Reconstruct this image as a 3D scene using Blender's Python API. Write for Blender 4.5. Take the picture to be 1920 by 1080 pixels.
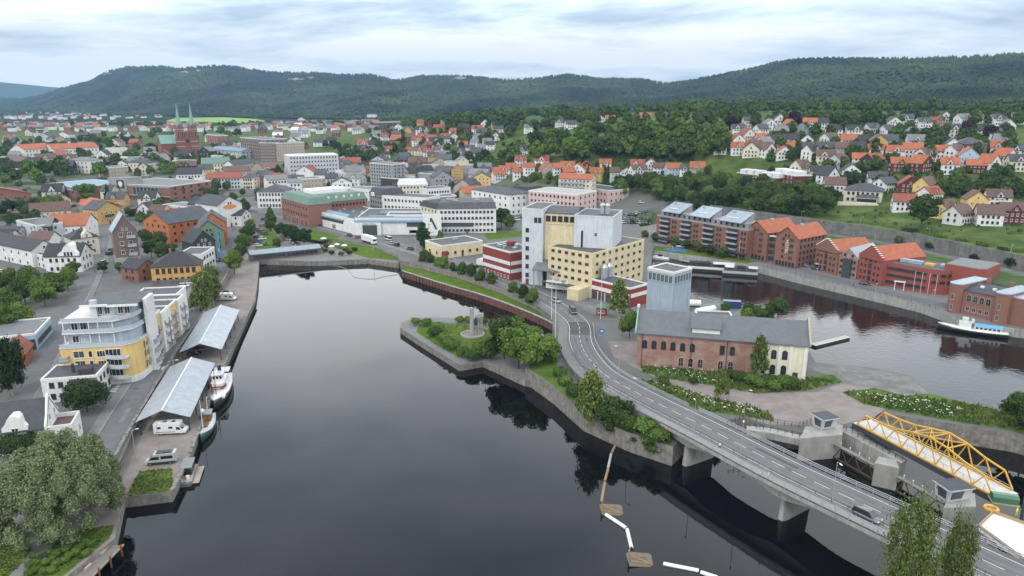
import bpy, bmesh, math, random
import numpy as np
from mathutils import Vector, Matrix
from mathutils.geometry import tessellate_polygon
random.seed(7); rng = np.random.default_rng(11)
for o in list(bpy.data.objects): bpy.data.objects.remove(o)
SC = bpy.context.scene
COL = SC.collection
R = math.radians
# ------------------------------------------------------------------ camera (a drone 75 m above the water)
F = 1321.0; CH = 75.0; PT = math.atan2(350, F); SP, CP = math.sin(PT), math.cos(PT)
cam = bpy.data.cameras.new('camera'); camo = bpy.data.objects.new('camera', cam); COL.objects.link(camo)
cam.sensor_width = 36.0; cam.lens = 36.0*F/1920.0; cam.clip_start = 1.0; cam.clip_end = 60000.0
camo.location = (0, 0, CH); camo.rotation_euler = (math.pi/2-PT, 0, 0)
SC.camera = camo
# ------------------------------------------------------------------ sky, sun, exposure
SUN_EL, SUN_AZ = 52.0, 200.0      # sun high behind the camera's left shoulder, veiled by cloud
wd = bpy.data.worlds.new('World'); SC.world = wd; wd.use_nodes = True
nt = wd.node_tree; nt.nodes.clear(); N = nt.nodes.new; L = nt.links.new
bg = N('ShaderNodeBackground'); out = N('ShaderNodeOutputWorld'); L(bg.outputs[0], out.inputs[0]); bg.inputs[1].default_value = 0.1
sky = N('ShaderNodeTexSky'); sky.sky_type = 'NISHITA'; sky.sun_disc = False; sky.sun_elevation = R(SUN_EL); sky.sun_rotation = R(SUN_AZ)
tc = N('ShaderNodeTexCoord'); sx = N('ShaderNodeSeparateXYZ'); L(tc.outputs['Generated'], sx.inputs[0])
def wmath(op, a, b=None, clamp=False):
    n = N('ShaderNodeMath'); n.operation = op; n.use_clamp = clamp
    for i, v in enumerate((a, b)):
        if v is None: continue
        if isinstance(v, (int, float)): n.inputs[i].default_value = v
        else: L(v, n.inputs[i])
    return n.outputs[0]
zz = wmath('MAXIMUM', wmath('ADD', sx.outputs[2], 0.14), 0.03)
cx = N('ShaderNodeCombineXYZ'); L(wmath('DIVIDE', sx.outputs[0], zz), cx.inputs[0]); L(wmath('DIVIDE', sx.outputs[1], zz), cx.inputs[1]); cx.inputs[2].default_value = 3.7
n1 = N('ShaderNodeTexNoise'); n1.inputs['Scale'].default_value = 0.8; n1.inputs['Detail'].default_value = 8; n1.inputs['Roughness'].default_value = 0.56; n1.inputs['Distortion'].default_value = 0.2
mp = N('ShaderNodeMapping'); mp.inputs['Scale'].default_value = (0.72, 1.0, 1); mp.inputs['Location'].default_value = (1.9, 0.6, 0); L(cx.outputs[0], mp.inputs[0]); L(mp.outputs[0], n1.inputs['Vector'])
ramp = N('ShaderNodeValToRGB'); L(n1.outputs[0], ramp.inputs[0])
e = ramp.color_ramp.elements
e[0].position = 0.34; e[0].color = (0.40, 0.49, 0.58, 1); e[1].position = 0.54; e[1].color = (1.0, 1.0, 1.0, 1)
m_ = e.new(0.43); m_.color = (0.68, 0.765, 0.83, 1)
sc10 = N('ShaderNodeVectorMath'); sc10.operation = 'SCALE'; sc10.inputs['Scale'].default_value = 10.8; L(ramp.outputs[0], sc10.inputs[0])
mx = N('ShaderNodeMix'); mx.data_type = 'RGBA'; mx.inputs[0].default_value = 0.94; L(sky.outputs[0], mx.inputs[6]); L(sc10.outputs[0], mx.inputs[7])
# overcast sky gain, raised mostly out of view to brighten the far water's reflection
gain = N('ShaderNodeMapRange'); gain.interpolation_type = 'SMOOTHSTEP'; L(sx.outputs[2], gain.inputs[0]); gain.inputs[1].default_value = 0.05; gain.inputs[2].default_value = 0.24; gain.inputs[3].default_value = 0.92; gain.inputs[4].default_value = 2.9
sg = N('ShaderNodeVectorMath'); sg.operation = 'SCALE'; L(mx.outputs[2], sg.inputs[0])
thick = N('ShaderNodeMapRange'); thick.interpolation_type = 'SMOOTHSTEP'; L(sx.outputs[2], thick.inputs[0]); thick.inputs[1].default_value = 0.26; thick.inputs[2].default_value = 0.75; thick.inputs[3].default_value = 1.0; thick.inputs[4].default_value = 0.70      # dimmed again higher up, shaped so the near water mirrors a darker sky
L(wmath('MULTIPLY', gain.outputs[0], thick.outputs[0]), sg.inputs['Scale']); L(sg.outputs[0], bg.inputs[0])
sl = bpy.data.lights.new('sun', 'SUN'); sl.energy = 1.5; sl.angle = R(12); sl.color = (1.0, 0.96, 0.9)
so = bpy.data.objects.new('sun', sl); COL.objects.link(so)
sd = Vector((math.cos(R(SUN_EL))*math.sin(R(SUN_AZ)), math.cos(R(SUN_EL))*math.cos(R(SUN_AZ)), math.sin(R(SUN_EL))))
so.rotation_euler = sd.to_track_quat('Z', 'Y').to_euler(); so.location = (0, 0, 900)
SC.view_settings.view_transform = 'Standard'; SC.view_settings.look = 'None'; SC.view_settings.gamma = 1; SC.view_settings.exposure = -0.03
SC.view_settings.use_curve_mapping = False
SC.render.engine = 'CYCLES'
cy = SC.cycles; cy.use_denoising = True; cy.denoiser = 'OPENIMAGEDENOISE'; cy.max_bounces = 5; cy.diffuse_bounces = 2; cy.glossy_bounces = 3; cy.transmission_bounces = 3; cy.volume_bounces = 0; cy.transparent_max_bounces = 6; cy.caustics_reflective = False; cy.caustics_refractive = False
cy.use_adaptive_sampling = True; cy.adaptive_threshold = 0.015

# ------------------------------------------------------------------ helpers
def P(px, py, z=4.5):
    "the place on the level z that the photograph shows at this pixel"
    v = (py-540)/F; d = (CH-z)/(SP+v*CP)
    return Vector((d*(px-960)/F, d*(CP-v*SP), z))
_mats = {}
def mat(name, c1, c2=None, scale=1.0, rough=0.8, bump=0.0, detail=4, metal=0.0, rnd=0.0, stripes=None, spec=0.35, coord='Object', c3=None):
    "noise-mixed procedural surface; stripes=(axis, period m, depth) adds ribs; rnd = brightness change from thing to thing"
    if name in _mats: return _mats[name]
    m = bpy.data.materials.new(name); m.use_nodes = True; _mats[name] = m
    t = m.node_tree; b = t.nodes['Principled BSDF']; N = t.nodes.new; L = t.links.new
    b.inputs['Roughness'].default_value = rough; b.inputs['Metallic'].default_value = metal; b.inputs['Specular IOR Level'].default_value = spec
    tc = N('ShaderNodeTexCoord')
    src = tc.outputs['Object']
    if coord == 'World':
        g = N('ShaderNodeNewGeometry'); src = g.outputs['Position']
    if c2 is None: c2 = tuple(x*0.86 for x in c1)
    n = N('ShaderNodeTexNoise'); n.inputs['Scale'].default_value = scale; n.inputs['Detail'].default_value = detail; n.inputs['Roughness'].default_value = 0.62; L(src, n.inputs['Vector'])
    r = N('ShaderNodeValToRGB'); L(n.outputs[0], r.inputs[0]); r.color_ramp.elements[0].position = 0.32; r.color_ramp.elements[1].position = 0.68
    r.color_ramp.elements[0].color = (*c2, 1); r.color_ramp.elements[1].color = (*c1, 1)
    if c3:
        q = r.color_ramp.elements.new(0.5); q.color = (*c3, 1)
    col = r.outputs[0]
    if name.startswith('wall_') or name in ('concrete','concrete_dark','quay_stone'):      # rain streaks and grime running down the face
        mpg = N('ShaderNodeMapping'); mpg.inputs['Scale'].default_value = (1.1,1.1,0.09); L(src, mpg.inputs[0]); ns = N('ShaderNodeTexNoise'); ns.inputs['Scale'].default_value = 1.3; ns.inputs['Detail'].default_value = 7; ns.inputs['Roughness'].default_value = 0.7; L(mpg.outputs[0], ns.inputs['Vector'])
        mrs = N('ShaderNodeMapRange'); L(ns.outputs[0], mrs.inputs[0]); mrs.inputs[1].default_value = 0.36; mrs.inputs[2].default_value = 0.58; mrs.inputs[3].default_value = 0.70 if not name.startswith('wall_') else 0.82; mrs.inputs[4].default_value = 1.0
        vm = N('ShaderNodeVectorMath'); vm.operation = 'SCALE'; L(col, vm.inputs[0]); L(mrs.outputs[0], vm.inputs['Scale']); col = vm.outputs[0]
    if rnd:
        oi = N('ShaderNodeObjectInfo'); mr = N('ShaderNodeMapRange'); L(oi.outputs['Random'], mr.inputs[0]); mr.inputs[3].default_value = 1-rnd; mr.inputs[4].default_value = 1+rnd
        hs = N('ShaderNodeHueSaturation'); L(mr.outputs[0], hs.inputs['Value']); L(col, hs.inputs['Color'])
        m2 = N('ShaderNodeMath'); m2.operation = 'MULTIPLY_ADD'; L(oi.outputs['Random'], m2.inputs[0]); m2.inputs[1].default_value = -rnd*0.09; m2.inputs[2].default_value = 0.5+rnd*0.045; L(m2.outputs[0], hs.inputs['Hue'])
        col = hs.outputs[0]
    L(col, b.inputs['Base Color'])
    h = n.outputs[0]
    if stripes:
        ax, per, dep = stripes
        s = N('ShaderNodeSeparateXYZ'); L(tc.outputs['Object'], s.inputs[0])
        w = N('ShaderNodeMath'); w.operation = 'PINGPONG'; L(s.outputs[ax], w.inputs[0]); w.inputs[1].default_value = per/2
        w2 = N('ShaderNodeMath'); w2.operation = 'LESS_THAN'; L(w.outputs[0], w2.inputs[0]); w2.inputs[1].default_value = per*0.09
        bp = N('ShaderNodeBump'); bp.inputs['Strength'].default_value = 0.8; bp.inputs['Distance'].default_value = dep; L(w2.outputs[0], bp.inputs['Height']); L(bp.outputs[0], b.inputs['Normal'])
    elif bump:
        bp = N('ShaderNodeBump'); bp.inputs['Strength'].default_value = 0.6; bp.inputs['Distance'].default_value = bump; L(h, bp.inputs['Height']); L(bp.outputs[0], b.inputs['Normal'])
    return m
class MB:
    "collects simple solids; build() links them as one mesh object"
    def __init__(s): s.v = []; s.f = []; s.m = []
    def face(s, pts, mi=0):
        i = len(s.v); s.v += [tuple(p) for p in pts]; s.f.append(tuple(range(i, i+len(pts)))); s.m.append(mi)
    def box(s, x0, x1, y0, y1, z0, z1, mi=0):
        i = len(s.v)
        s.v += [(x0,y0,z0),(x1,y0,z0),(x1,y1,z0),(x0,y1,z0),(x0,y0,z1),(x1,y0,z1),(x1,y1,z1),(x0,y1,z1)]
        for q in ((3,2,1,0),(4,5,6,7),(0,1,5,4),(1,2,6,5),(2,3,7,6),(3,0,4,7)): s.f.append(tuple(i+k for k in q)); s.m.append(mi)
        return s
    def prism(s, poly, z0, z1, mi=0, mtop=None):
        n = len(poly); i = len(s.v)
        a = sum(poly[k][0]*poly[(k+1)%n][1]-poly[(k+1)%n][0]*poly[k][1] for k in range(n))
        if a < 0: poly = poly[::-1]
        s.v += [(p[0], p[1], z0) for p in poly]+[(p[0], p[1], z1) for p in poly]
        for k in range(n): s.f.append((i+k, i+(k+1)%n, i+n+(k+1)%n, i+n+k)); s.m.append(mi)
        s.f.append(tuple(i+n+k for k in range(n))); s.m.append(mi if mtop is None else mtop)
        s.f.append(tuple(i+n-1-k for k in range(n))); s.m.append(mi)
        return s
    def extr(s, poly, axis, a0, a1, mi=0):
        "2-D outline extruded along x (axis 0: outline in y,z) or y (axis 1: outline in x,z)"
        n = len(poly); i = len(s.v)
        f = (lambda p, a: (a, p[0], p[1])) if axis == 0 else (lambda p, a: (p[0], a, p[1]))
        s.v += [f(p, a0) for p in poly]+[f(p, a1) for p in poly]
        for k in range(n): s.f.append((i+k, i+(k+1)%n, i+n+(k+1)%n, i+n+k)); s.m.append(mi)
        s.f.append(tuple(i+n+k for k in range(n))); s.m.append(mi); s.f.append(tuple(i+n-1-k for k in range(n))); s.m.append(mi)
        return s
    def tube(s, p0, p1, r0, r1=None, n=6, mi=0):
        p0 = Vector(p0); p1 = Vector(p1); r1 = r0 if r1 is None else r1
        d = (p1-p0).normalized(); a = d.orthogonal().normalized(); b = d.cross(a); i = len(s.v)
        for p, r in ((p0, r0), (p1, r1)):
            for k in range(n):
                t = 2*math.pi*k/n; s.v.append(tuple(p+a*(r*math.cos(t))+b*(r*math.sin(t))))
        for k in range(n): s.f.append((i+k, i+(k+1)%n, i+n+(k+1)%n, i+n+k)); s.m.append(mi)
        s.f.append(tuple(i+n-1-k for k in range(n))); s.f.append(tuple(i+n+k for k in range(n))); s.m += [mi, mi]
        return s
    def bar(s, p0, p1, w, h, mi=0):
        "a straight beam of w x h section, h upright"
        p0 = Vector(p0); p1 = Vector(p1); d = (p1-p0).normalized()
        a = Vector((-d.y, d.x, 0)); a = a.normalized() if a.length > 1e-4 else Vector((1, 0, 0)); b = d.cross(a).normalized(); i = len(s.v)
        for p in (p0, p1):
            for u, w_ in ((-1,-1),(1,-1),(1,1),(-1,1)): s.v.append(tuple(p+a*(u*w/2)+b*(w_*h/2)))
        for q in ((3,2,1,0),(4,5,6,7),(0,1,5,4),(1,2,6,5),(2,3,7,6),(3,0,4,7)): s.f.append(tuple(i+k for k in q)); s.m.append(mi)
        return s
    def lathe(s, prof, c=(0,0), n=12, mi=0):
        i = len(s.v)
        for (r, z) in prof:
            for k in range(n): t = 2*math.pi*k/n; s.v.append((c[0]+r*math.cos(t), c[1]+r*math.sin(t), z))
        for j in range(len(prof)-1):
            for k in range(n): a = i+j*n; s.f.append((a+k, a+(k+1)%n, a+n+(k+1)%n, a+n+k)); s.m.append(mi)
        s.f.append(tuple(i+n-1-k for k in range(n))); s.m.append(mi); a = i+(len(prof)-1)*n; s.f.append(tuple(a+k for k in range(n))); s.m.append(mi)
        return s
    def mesh(s, name, mats, smooth=False):
        me = bpy.data.meshes.new(name); me.from_pydata(s.v, [], s.f)
        mats = mats if isinstance(mats, (list, tuple)) else [mats]
        for q in mats: me.materials.append(q)
        if len(mats) > 1: me.polygons.foreach_set('material_index', s.m)
        if smooth: me.polygons.foreach_set('use_smooth', [True]*len(s.f))
        return me
    def build(s, name, mats, parent=None, loc=None, rz=0, smooth=False):
        return put(s.mesh(name, mats, smooth), name, parent, loc, rz)
def put(me, name, parent=None, loc=None, rz=0, scale=None):
    o = bpy.data.objects.new(name, me); COL.objects.link(o); o.parent = parent
    if loc is not None: o.location = loc
    if rz: o.rotation_euler = (0, 0, rz)
    if scale is not None: o.scale = scale if hasattr(scale, '__len__') else (scale,)*3
    return o
def tag(o, label, cat=None, group=None, kind=None):
    if label: o['label'] = label
    if cat: o['category'] = cat
    if group: o['group'] = group
    if kind: o['kind'] = kind
    return o
def thing(name, label, cat, loc, rz=0, group=None):
    o = bpy.data.objects.new(name, None); COL.objects.link(o); o.location = loc; o.rotation_euler = (0, 0, rz); o.empty_display_size = 0.5
    return tag(o, label, cat, group)
def struct(o): o['kind'] = 'structure'; return o
def copy_tree(o, parent=None):
    c = o.copy(); COL.objects.link(c); c.parent = parent
    for ch in [q for q in o.children]: copy_tree(ch, c)
    return c
def sheet(name, pts, material, z=None, thick=0.0, parent=None, kind='structure'):
    "a level sheet (with a skirt down by thick) from an outline"
    pts = [Vector((p[0], p[1], p[2] if z is None else z)) for p in pts]
    tris = tessellate_polygon([pts]); b = MB(); b.v = [tuple(p) for p in pts]
    for t in tris:
        a, c, d = (pts[k] for k in t)
        if (c-a).cross(d-a).z < 0: t = (t[0], t[2], t[1])
        b.f.append(tuple(t)); b.m.append(0)
    if thick:
        n = len(pts); i = len(b.v); b.v += [(p.x, p.y, p.z-thick) for p in pts]
        for k in range(n): b.f.append((k, (k+1)%n, i+(k+1)%n, i+k)); b.m.append(1 if isinstance(material, (list, tuple)) else 0)
    o = b.build(name, material, parent)
    if kind: o['kind'] = kind
    return o
def PP(lst, z): return [P(x, y, z) for x, y in lst]
def ribbon(name, line, w0, w1, material, dz=0.0, kind='structure', parent=None):
    "a strip along a 3-D line between the offsets w0 and w1 (positive = right of travel)"
    b = MB(); n = len(line)
    for k in range(n):
        d = (line[min(k+1, n-1)]-line[max(k-1, 0)]); d.z = 0; d.normalize(); nrm = Vector((d.y, -d.x, 0))
        for w in (w0, w1): q = line[k]+nrm*w; b.v.append((q.x, q.y, q.z+dz))
    for k in range(n-1): b.f.append((2*k, 2*k+1, 2*k+3, 2*k+2)); b.m.append(0)
    o = b.build(name, material, parent)
    if kind: o['kind'] = kind
    return o
def spline(pts, step=4.0):
    "Catmull-Rom line through 3-D points"
    pts = [Vector(p) for p in pts]; q = [pts[0]*2-pts[1]]+pts+[pts[-1]*2-pts[-2]]; out = []
    for i in range(1, len(q)-2):
        a, b, c, d = q[i-1:i+3]; n = max(2, int((c-b).length/step))
        for k in range(n):
            t = k/n; out.append(0.5*((2*b)+(c-a)*t+(2*a-5*b+4*c-d)*t*t+(3*b-a-3*c+d)*t**3))
    out.append(pts[-1]); return out
def offset_line(line, w):
    out = []; n = len(line)
    for k in range(n):
        d = (line[min(k+1, n-1)]-line[max(k-1, 0)]); d.z = 0; d.normalize(); out.append(line[k]+Vector((d.y, -d.x, 0))*w)
    return out
# ------------------------------------------------------------------ surface materials
M = {}
M['asphalt'] = mat('asphalt', (0.125,0.125,0.13), (0.092,0.092,0.096), 0.35, 0.9, 0.01, 8, coord='World')
M['asphalt2'] = mat('asphalt_dark', (0.075,0.075,0.08), (0.055,0.055,0.058), 0.3, 0.9, 0.01, 8, coord='World')
M['pave'] = mat('pavement_grey', (0.17,0.165,0.16), (0.12,0.118,0.114), 0.5, 0.9, 0.01, 8, coord='World')
M['gravel'] = mat('gravel_pinkish', (0.23,0.195,0.18), (0.145,0.125,0.115), 0.25, 0.95, 0.03, 9, coord='World')
M['town'] = mat('town_ground', (0.13,0.128,0.124), (0.085,0.084,0.08), 0.06, 0.95, 0.02, 9, coord='World')
M['grass'] = mat('grass', (0.092,0.138,0.018), (0.042,0.078,0.010), 0.55, 0.95, 0.05, 9, coord='World', spec=0.08)
M['meadow'] = mat('meadow', (0.10,0.135,0.032), (0.035,0.07,0.013), 0.30, 0.95, 0.08, 9, coord='World', c3=(0.062,0.11,0.022), spec=0.08)
M['stone'] = mat('quay_stone', (0.27,0.25,0.22), (0.12,0.11,0.10), 0.8, 0.9, 0.05, 9, coord='World')
M['concrete'] = mat('concrete', (0.36,0.35,0.33), (0.24,0.235,0.22), 0.4, 0.85, 0.02, 9, coord='World')
M['concrete_d'] = mat('concrete_dark', (0.20,0.195,0.185), (0.10,0.10,0.095), 0.3, 0.9, 0.03, 9, coord='World')
M['rust'] = mat('rusty_sheet_pile', (0.16,0.075,0.055), (0.085,0.045,0.04), 0.6, 0.85, 0.02, 8, coord='World')
M['paint'] = mat('road_paint', (0.72,0.72,0.70), (0.5,0.5,0.48), 1.5, 0.8, coord='World')
M['paint_y'] = mat('road_paint_yellowish', (0.62,0.55,0.36), (0.40,0.36,0.26), 1.5, 0.8, coord='World')
M['rock'] = mat('rock_face', (0.16,0.15,0.145), (0.06,0.058,0.055), 0.25, 0.95, 0.3, 10, coord='World')
M['woodland'] = mat('woodland_floor', (0.05,0.085,0.02), (0.03,0.055,0.014), 0.1, 1.0, 0.1, 6, coord='World')
# ------------------------------------------------------------------ water
def water_mat(name, strength, scale):
    m = bpy.data.materials.new(name); m.use_nodes = True; t = m.node_tree; b = t.nodes['Principled BSDF']
    b.inputs['Base Color'].default_value = (0.003, 0.0035, 0.004, 1); b.inputs['Roughness'].default_value = 0.03; b.inputs['IOR'].default_value = 1.33
    N = t.nodes.new; L = t.links.new
    g = N('ShaderNodeNewGeometry'); n = N('ShaderNodeTexNoise'); n.inputs['Scale'].default_value = scale; n.inputs['Detail'].default_value = 4; L(g.outputs['Position'], n.inputs['Vector'])
    n2 = N('ShaderNodeTexNoise'); n2.inputs['Scale'].default_value = 0.035; n2.inputs['Detail'].default_value = 3; L(g.outputs['Position'], n2.inputs['Vector'])
    mu = N('ShaderNodeMath'); mu.operation = 'MULTIPLY'; L(n.outputs[0], mu.inputs[0]); L(n2.outputs[0], mu.inputs[1])
    bp = N('ShaderNodeBump'); bp.inputs['Strength'].default_value = 1.0; bp.inputs['Distance'].default_value = strength; L(mu.outputs[0], bp.inputs['Height']); L(bp.outputs[0], b.inputs['Normal'])
    return m
div = [(-20,460),(40,430),(40,260),(70,190),(87,152),(150,100),(400,-40)]
sheet('water', [(x,y,0) for x,y in [(-260,-40)]+[(-260,460)]+div[:1]+div[1:]], water_mat('calm_water', 0.012, 0.5))['label'] = 'calm dark basin water with sky reflections'
sheet('water', [(x,y,0) for x,y in div[::-1]+[(-20,480),(420,480),(420,-40)]], water_mat('rippled_water', 0.10, 0.55))['label'] = 'rippled river water below the brick warehouses'
# ------------------------------------------------------------------ level ground round the water
ZT, ZQ, ZR = 4.5, 2.3, 3.0          # town level, quay level, far bank level
ws = [M['town'], M['stone']]
# left: stone-walled edge of the town level, from the park up to the head of the basin, then the island
wall_line = PP([(-200,930),(0,905),(120,893),(205,880),(248,800),(292,725),(330,662),(372,602),(408,545),(432,505),(452,470),(472,448)], ZT)
road_edge = PP([(560,443),(620,449),(700,462),(745,478),(752,489),(800,499),(860,514),(930,538),(990,564),(1036,588)], ZT)
isl_low = PP([(1036,606),(1042,628),(985,690),(1040,728),(1095,775),(1180,812),(1262,838)], ZT)
lock = PP([(1300,800),(1395,783),(1440,800),(1520,812),(1572,803),(1600,800),(1640,772)], ZT)
tongue = PP([(1790,795),(1900,812),(2150,872),(2150,810),(1920,781),(1840,760),(1745,737),(1705,704),(1640,690),(1530,680)], ZT)
shore = PP([(1505,640),(1470,600),(1400,580),(1300,556),(1235,545),(1222,520),(1222,478),(1226,462),(1180,395),(1120,362)], ZT)
far_edge = [Vector((120,560,ZT)), Vector((-420,560,ZT)), Vector((-420,110,ZT))]
sheet('town_ground', wall_line+road_edge+isl_low+lock+tongue+shore+far_edge, ws, thick=8)
# lower quays
sheet('left_quay', PP([(-200,930),(0,905),(120,893),(205,880),(248,800),(292,725),(330,662),(372,602),(408,545),(432,505),(452,470),(472,448)], ZQ)+PP([(560,446),(745,480),(748,494),(690,486),(590,490),(486,487),(483,528),(478,560),(440,640),(405,720),(360,838),(348,868),(322,921),(232,932),(215,1010),(120,1085),(60,1140),(-250,1140)], ZQ), [M['gravel'], M['stone']], thick=6)
sheet('grass_strip', PP([(752,487),(860,512),(990,562),(1041,590),(1041,610),(1020,598),(960,573),(900,552),(840,535),(754,508)], 2.6), [M['grass'], M['rust']], thick=6)
sheet('peninsula', PP([(1046,640),(1020,628),(1000,612),(960,604),(880,597),(800,595),(768,598),(752,606),(750,614),(790,640),(862,684),(905,676),(985,712),(1060,720)], 2.0), [M['pave'], M['stone']], thick=6)
sheet('right_bank', PP([(1222,460),(1222,470),(1260,474),(1300,480),(1420,499),(1500,519),(1640,551),(1725,571),(1765,585),(1790,600),(1920,618),(2100,645)], ZR)+[Vector((520,200,ZR)), Vector((520,430,ZR)), Vector((95,430,ZR)), Vector((60,400,ZR))], [M['pave'], M['concrete']], thick=7)
sheet('east_abutment', [(x,y,6.4) for x,y in [(93,114),(80,96),(87,86),(104,66),(130,30),(220,40),(220,110),(120,122)]], [M['town'], M['concrete_d']], thick=10)
# ------------------------------------------------------------------ terrain behind: heights from known levels
ctl = [(345,292,17),(90,290,14),(200,240,22),(20,260,20),(420,235,26),(0,330,12),(0,420,8),(110,470,6),(250,330,10),(500,330,6),(400,390,4),(620,400,4),(760,380,4.3),(585,318,7),(480,290,12),(700,330,6),
 (850,318,9),(870,300,14),(900,280,26),(940,262,34),(720,300,14),(640,280,16),(660,255,28),(760,240,42),(830,236,46),(560,255,24),(930,232,50),
 (960,345,5),(1060,385,4),(1140,360,7),(960,322,16),(1090,328,20),(1200,330,22),(1290,330,21),(1000,285,36),(1100,275,40),(1200,270,42),(1300,262,44),(1060,240,50),(1200,236,54),(1330,240,56),
 (1200,395,4.2),(1290,385,12),(1400,398,15),(1380,352,19),(1450,345,22),(1380,300,34),(1500,300,37),(1490,418,15.2),(1600,415,15.8),(1540,375,20),(1640,380,21),(1700,440,15.8),(1830,430,19),(1920,465,17),(1760,450,15.8),(1920,486,15.8),(1900,385,24),(1760,360,27),(1620,322,33),(1760,330,33),(1900,325,35),(1700,300,40),(1550,262,46),(1700,255,49),(1880,262,48),(1600,232,56),(1800,232,57),(1920,232,58),(1500,240,54),(1420,262,46)]
cw = [P(*c) for c in ctl]
for x, y, z in [(-900,1500,24),(-300,1500,28),(100,1500,45),(500,1400,50),(900,1300,50),(-700,700,18),(-900,1000,22),(-420,300,8),(-420,120,6),(-600,350,12),(800,700,62),(700,400,40),(600,250,22),(520,210,14),(330,200,10),(900,350,50),(0,560,4.5),(-200,560,5),(-100,460,4),(-250,420,4.5),(60,470,4)]: cw.append(Vector((x,y,z)))
cxy = np.array([[p.x,p.y] for p in cw]); cz = np.array([p.z for p in cw]); n_ = len(cw)
K = np.linalg.norm(cxy[:,None]-cxy[None], axis=2)
A_ = np.zeros((n_+1,n_+1)); A_[:n_,:n_] = K-np.eye(n_)*12; A_[:n_,n_] = 1; A_[n_,:n_] = 1
wts = np.linalg.solve(A_, np.append(cz,0))
def gh_np(x, y):
    d = np.sqrt((x[...,None]-cxy[:,0])**2+(y[...,None]-cxy[:,1])**2); return d@wts[:n_]+wts[n_]
GX = np.linspace(-1000,1000,451); GY = np.linspace(80,1600,343)
XX, YY = np.meshgrid(GX, GY); HH = gh_np(XX, YY)
# sink it under the level ground near the water
def inpoly(x, y, poly):
    c = np.zeros(x.shape, bool); j = len(poly)-1
    for i in range(len(poly)):
        xi, yi = poly[i][0], poly[i][1]; xj, yj = poly[j][0], poly[j][1]
        c ^= ((yi > y) != (yj > y)) & (x < (xj-xi)*(y-yi)/(yj-yi+1e-12)+xi); j = i
    return c
flatA = [(-405,60),(-405,330),(-330,420),(-100,470),(60,470),(95,415),(P(1215,400,3).x,P(1215,400,3).y),]+[(p.x+1.5,p.y+4) for p in PP([(1330,403),(1475,424),(1560,437),(1650,450),(1760,472),(1920,508),(2060,545)],10)]+[(330,60)]
fl = inpoly(XX, YY, flatA); HH = np.where(fl, np.minimum(HH, -3.0), np.maximum(HH, 2.6))
HB = np.where(fl, np.where(YY > 0, 4.5, 0), HH)
def gh(x, y):
    "ground height where things stand"
    i = min(max((x-GX[0])/(GX[1]-GX[0]), 0), len(GX)-1.001); j = min(max((y-GY[0])/(GY[1]-GY[0]), 0), len(GY)-1.001)
    a, b = int(i), int(j); u, v = i-a, j-b
    return float((HB[b,a]*(1-u)+HB[b,a+1]*u)*(1-v)+(HB[b+1,a]*(1-u)+HB[b+1,a+1]*u)*v)
def G(px, py, lift=0.0):
    "where the pixel's ray meets the ground"
    u = (px-960)/F; v = (py-540)/F; d = Vector((u, CP-v*SP, -SP-v*CP)); t = 200.0; prev = t
    while t < 1700:
        q = Vector((0,0,CH))+d*t
        if q.z-lift < gh(q.x, q.y):
            lo, hi = prev, t
            for _ in range(12):
                m = (lo+hi)/2; q = Vector((0,0,CH))+d*m
                if q.z-lift < gh(q.x, q.y): hi = m
                else: lo = m
            q = Vector((0,0,CH))+d*hi; return Vector((q.x, q.y, gh(q.x, q.y)))
        prev = t; t += 6.0
    q = Vector((0,0,CH))+d*1500; return Vector((q.x, q.y, gh(q.x, q.y)))
def grid_mesh(name, X, Y, Z, m):
    nr, nc = X.shape; v = np.stack([X,Y,Z],-1).reshape(-1,3)
    a = (np.arange(nr-1)[:,None]*nc+np.arange(nc-1)[None]).reshape(-1); f = np.stack([a,a+1,a+nc+1,a+nc],-1)
    return np_mesh(name, v, f, m)
def np_mesh(name, v, f, m, smooth=True, midx=None):
    me = bpy.data.meshes.new(name); k = f.shape[1]
    me.vertices.add(len(v)); me.vertices.foreach_set('co', np.asarray(v, np.float32).ravel())
    me.loops.add(f.size); me.loops.foreach_set('vertex_index', np.asarray(f, np.int32).ravel())
    me.polygons.add(len(f)); me.polygons.foreach_set('loop_start', np.arange(0, f.size, k, dtype=np.int32)); me.polygons.foreach_set('loop_total', np.full(len(f), k, np.int32))
    for q in (m if isinstance(m, (list,tuple)) else [m]): me.materials.append(q)
    if midx is not None: me.polygons.foreach_set('material_index', np.asarray(midx, np.int32))
    me.polygons.foreach_set('use_smooth', np.full(len(f), smooth)); me.update(calc_edges=True); return me
# terrain surface: green slopes, grey town
tm = bpy.data.materials.new('town_terrain'); tm.use_nodes = True; t = tm.node_tree; b = t.nodes['Principled BSDF']; b.inputs['Roughness'].default_value = 0.95
g_ = t.nodes.new('ShaderNodeNewGeometry'); n_1 = t.nodes.new('ShaderNodeTexNoise'); n_1.inputs['Scale'].default_value = 0.03; n_1.inputs['Detail'].default_value = 8; t.links.new(g_.outputs['Position'], n_1.inputs['Vector'])
r_ = t.nodes.new('ShaderNodeValToRGB'); t.links.new(n_1.outputs[0], r_.inputs[0]); ee = r_.color_ramp.elements
ee[0].position = 0.38; ee[0].color = (0.035,0.065,0.014,1); ee[1].position = 0.66; ee[1].color = (0.11,0.108,0.10,1); q_ = ee.new(0.52); q_.color = (0.065,0.11,0.024,1)
r2_ = t.nodes.new('ShaderNodeValToRGB'); t.links.new(n_1.outputs[0], r2_.inputs[0]); e2 = r2_.color_ramp.elements; e2[0].position = 0.40; e2[0].color = (0.05,0.075,0.02,1); e2[1].position = 0.52; e2[1].color = (0.12,0.118,0.11,1)
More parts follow.
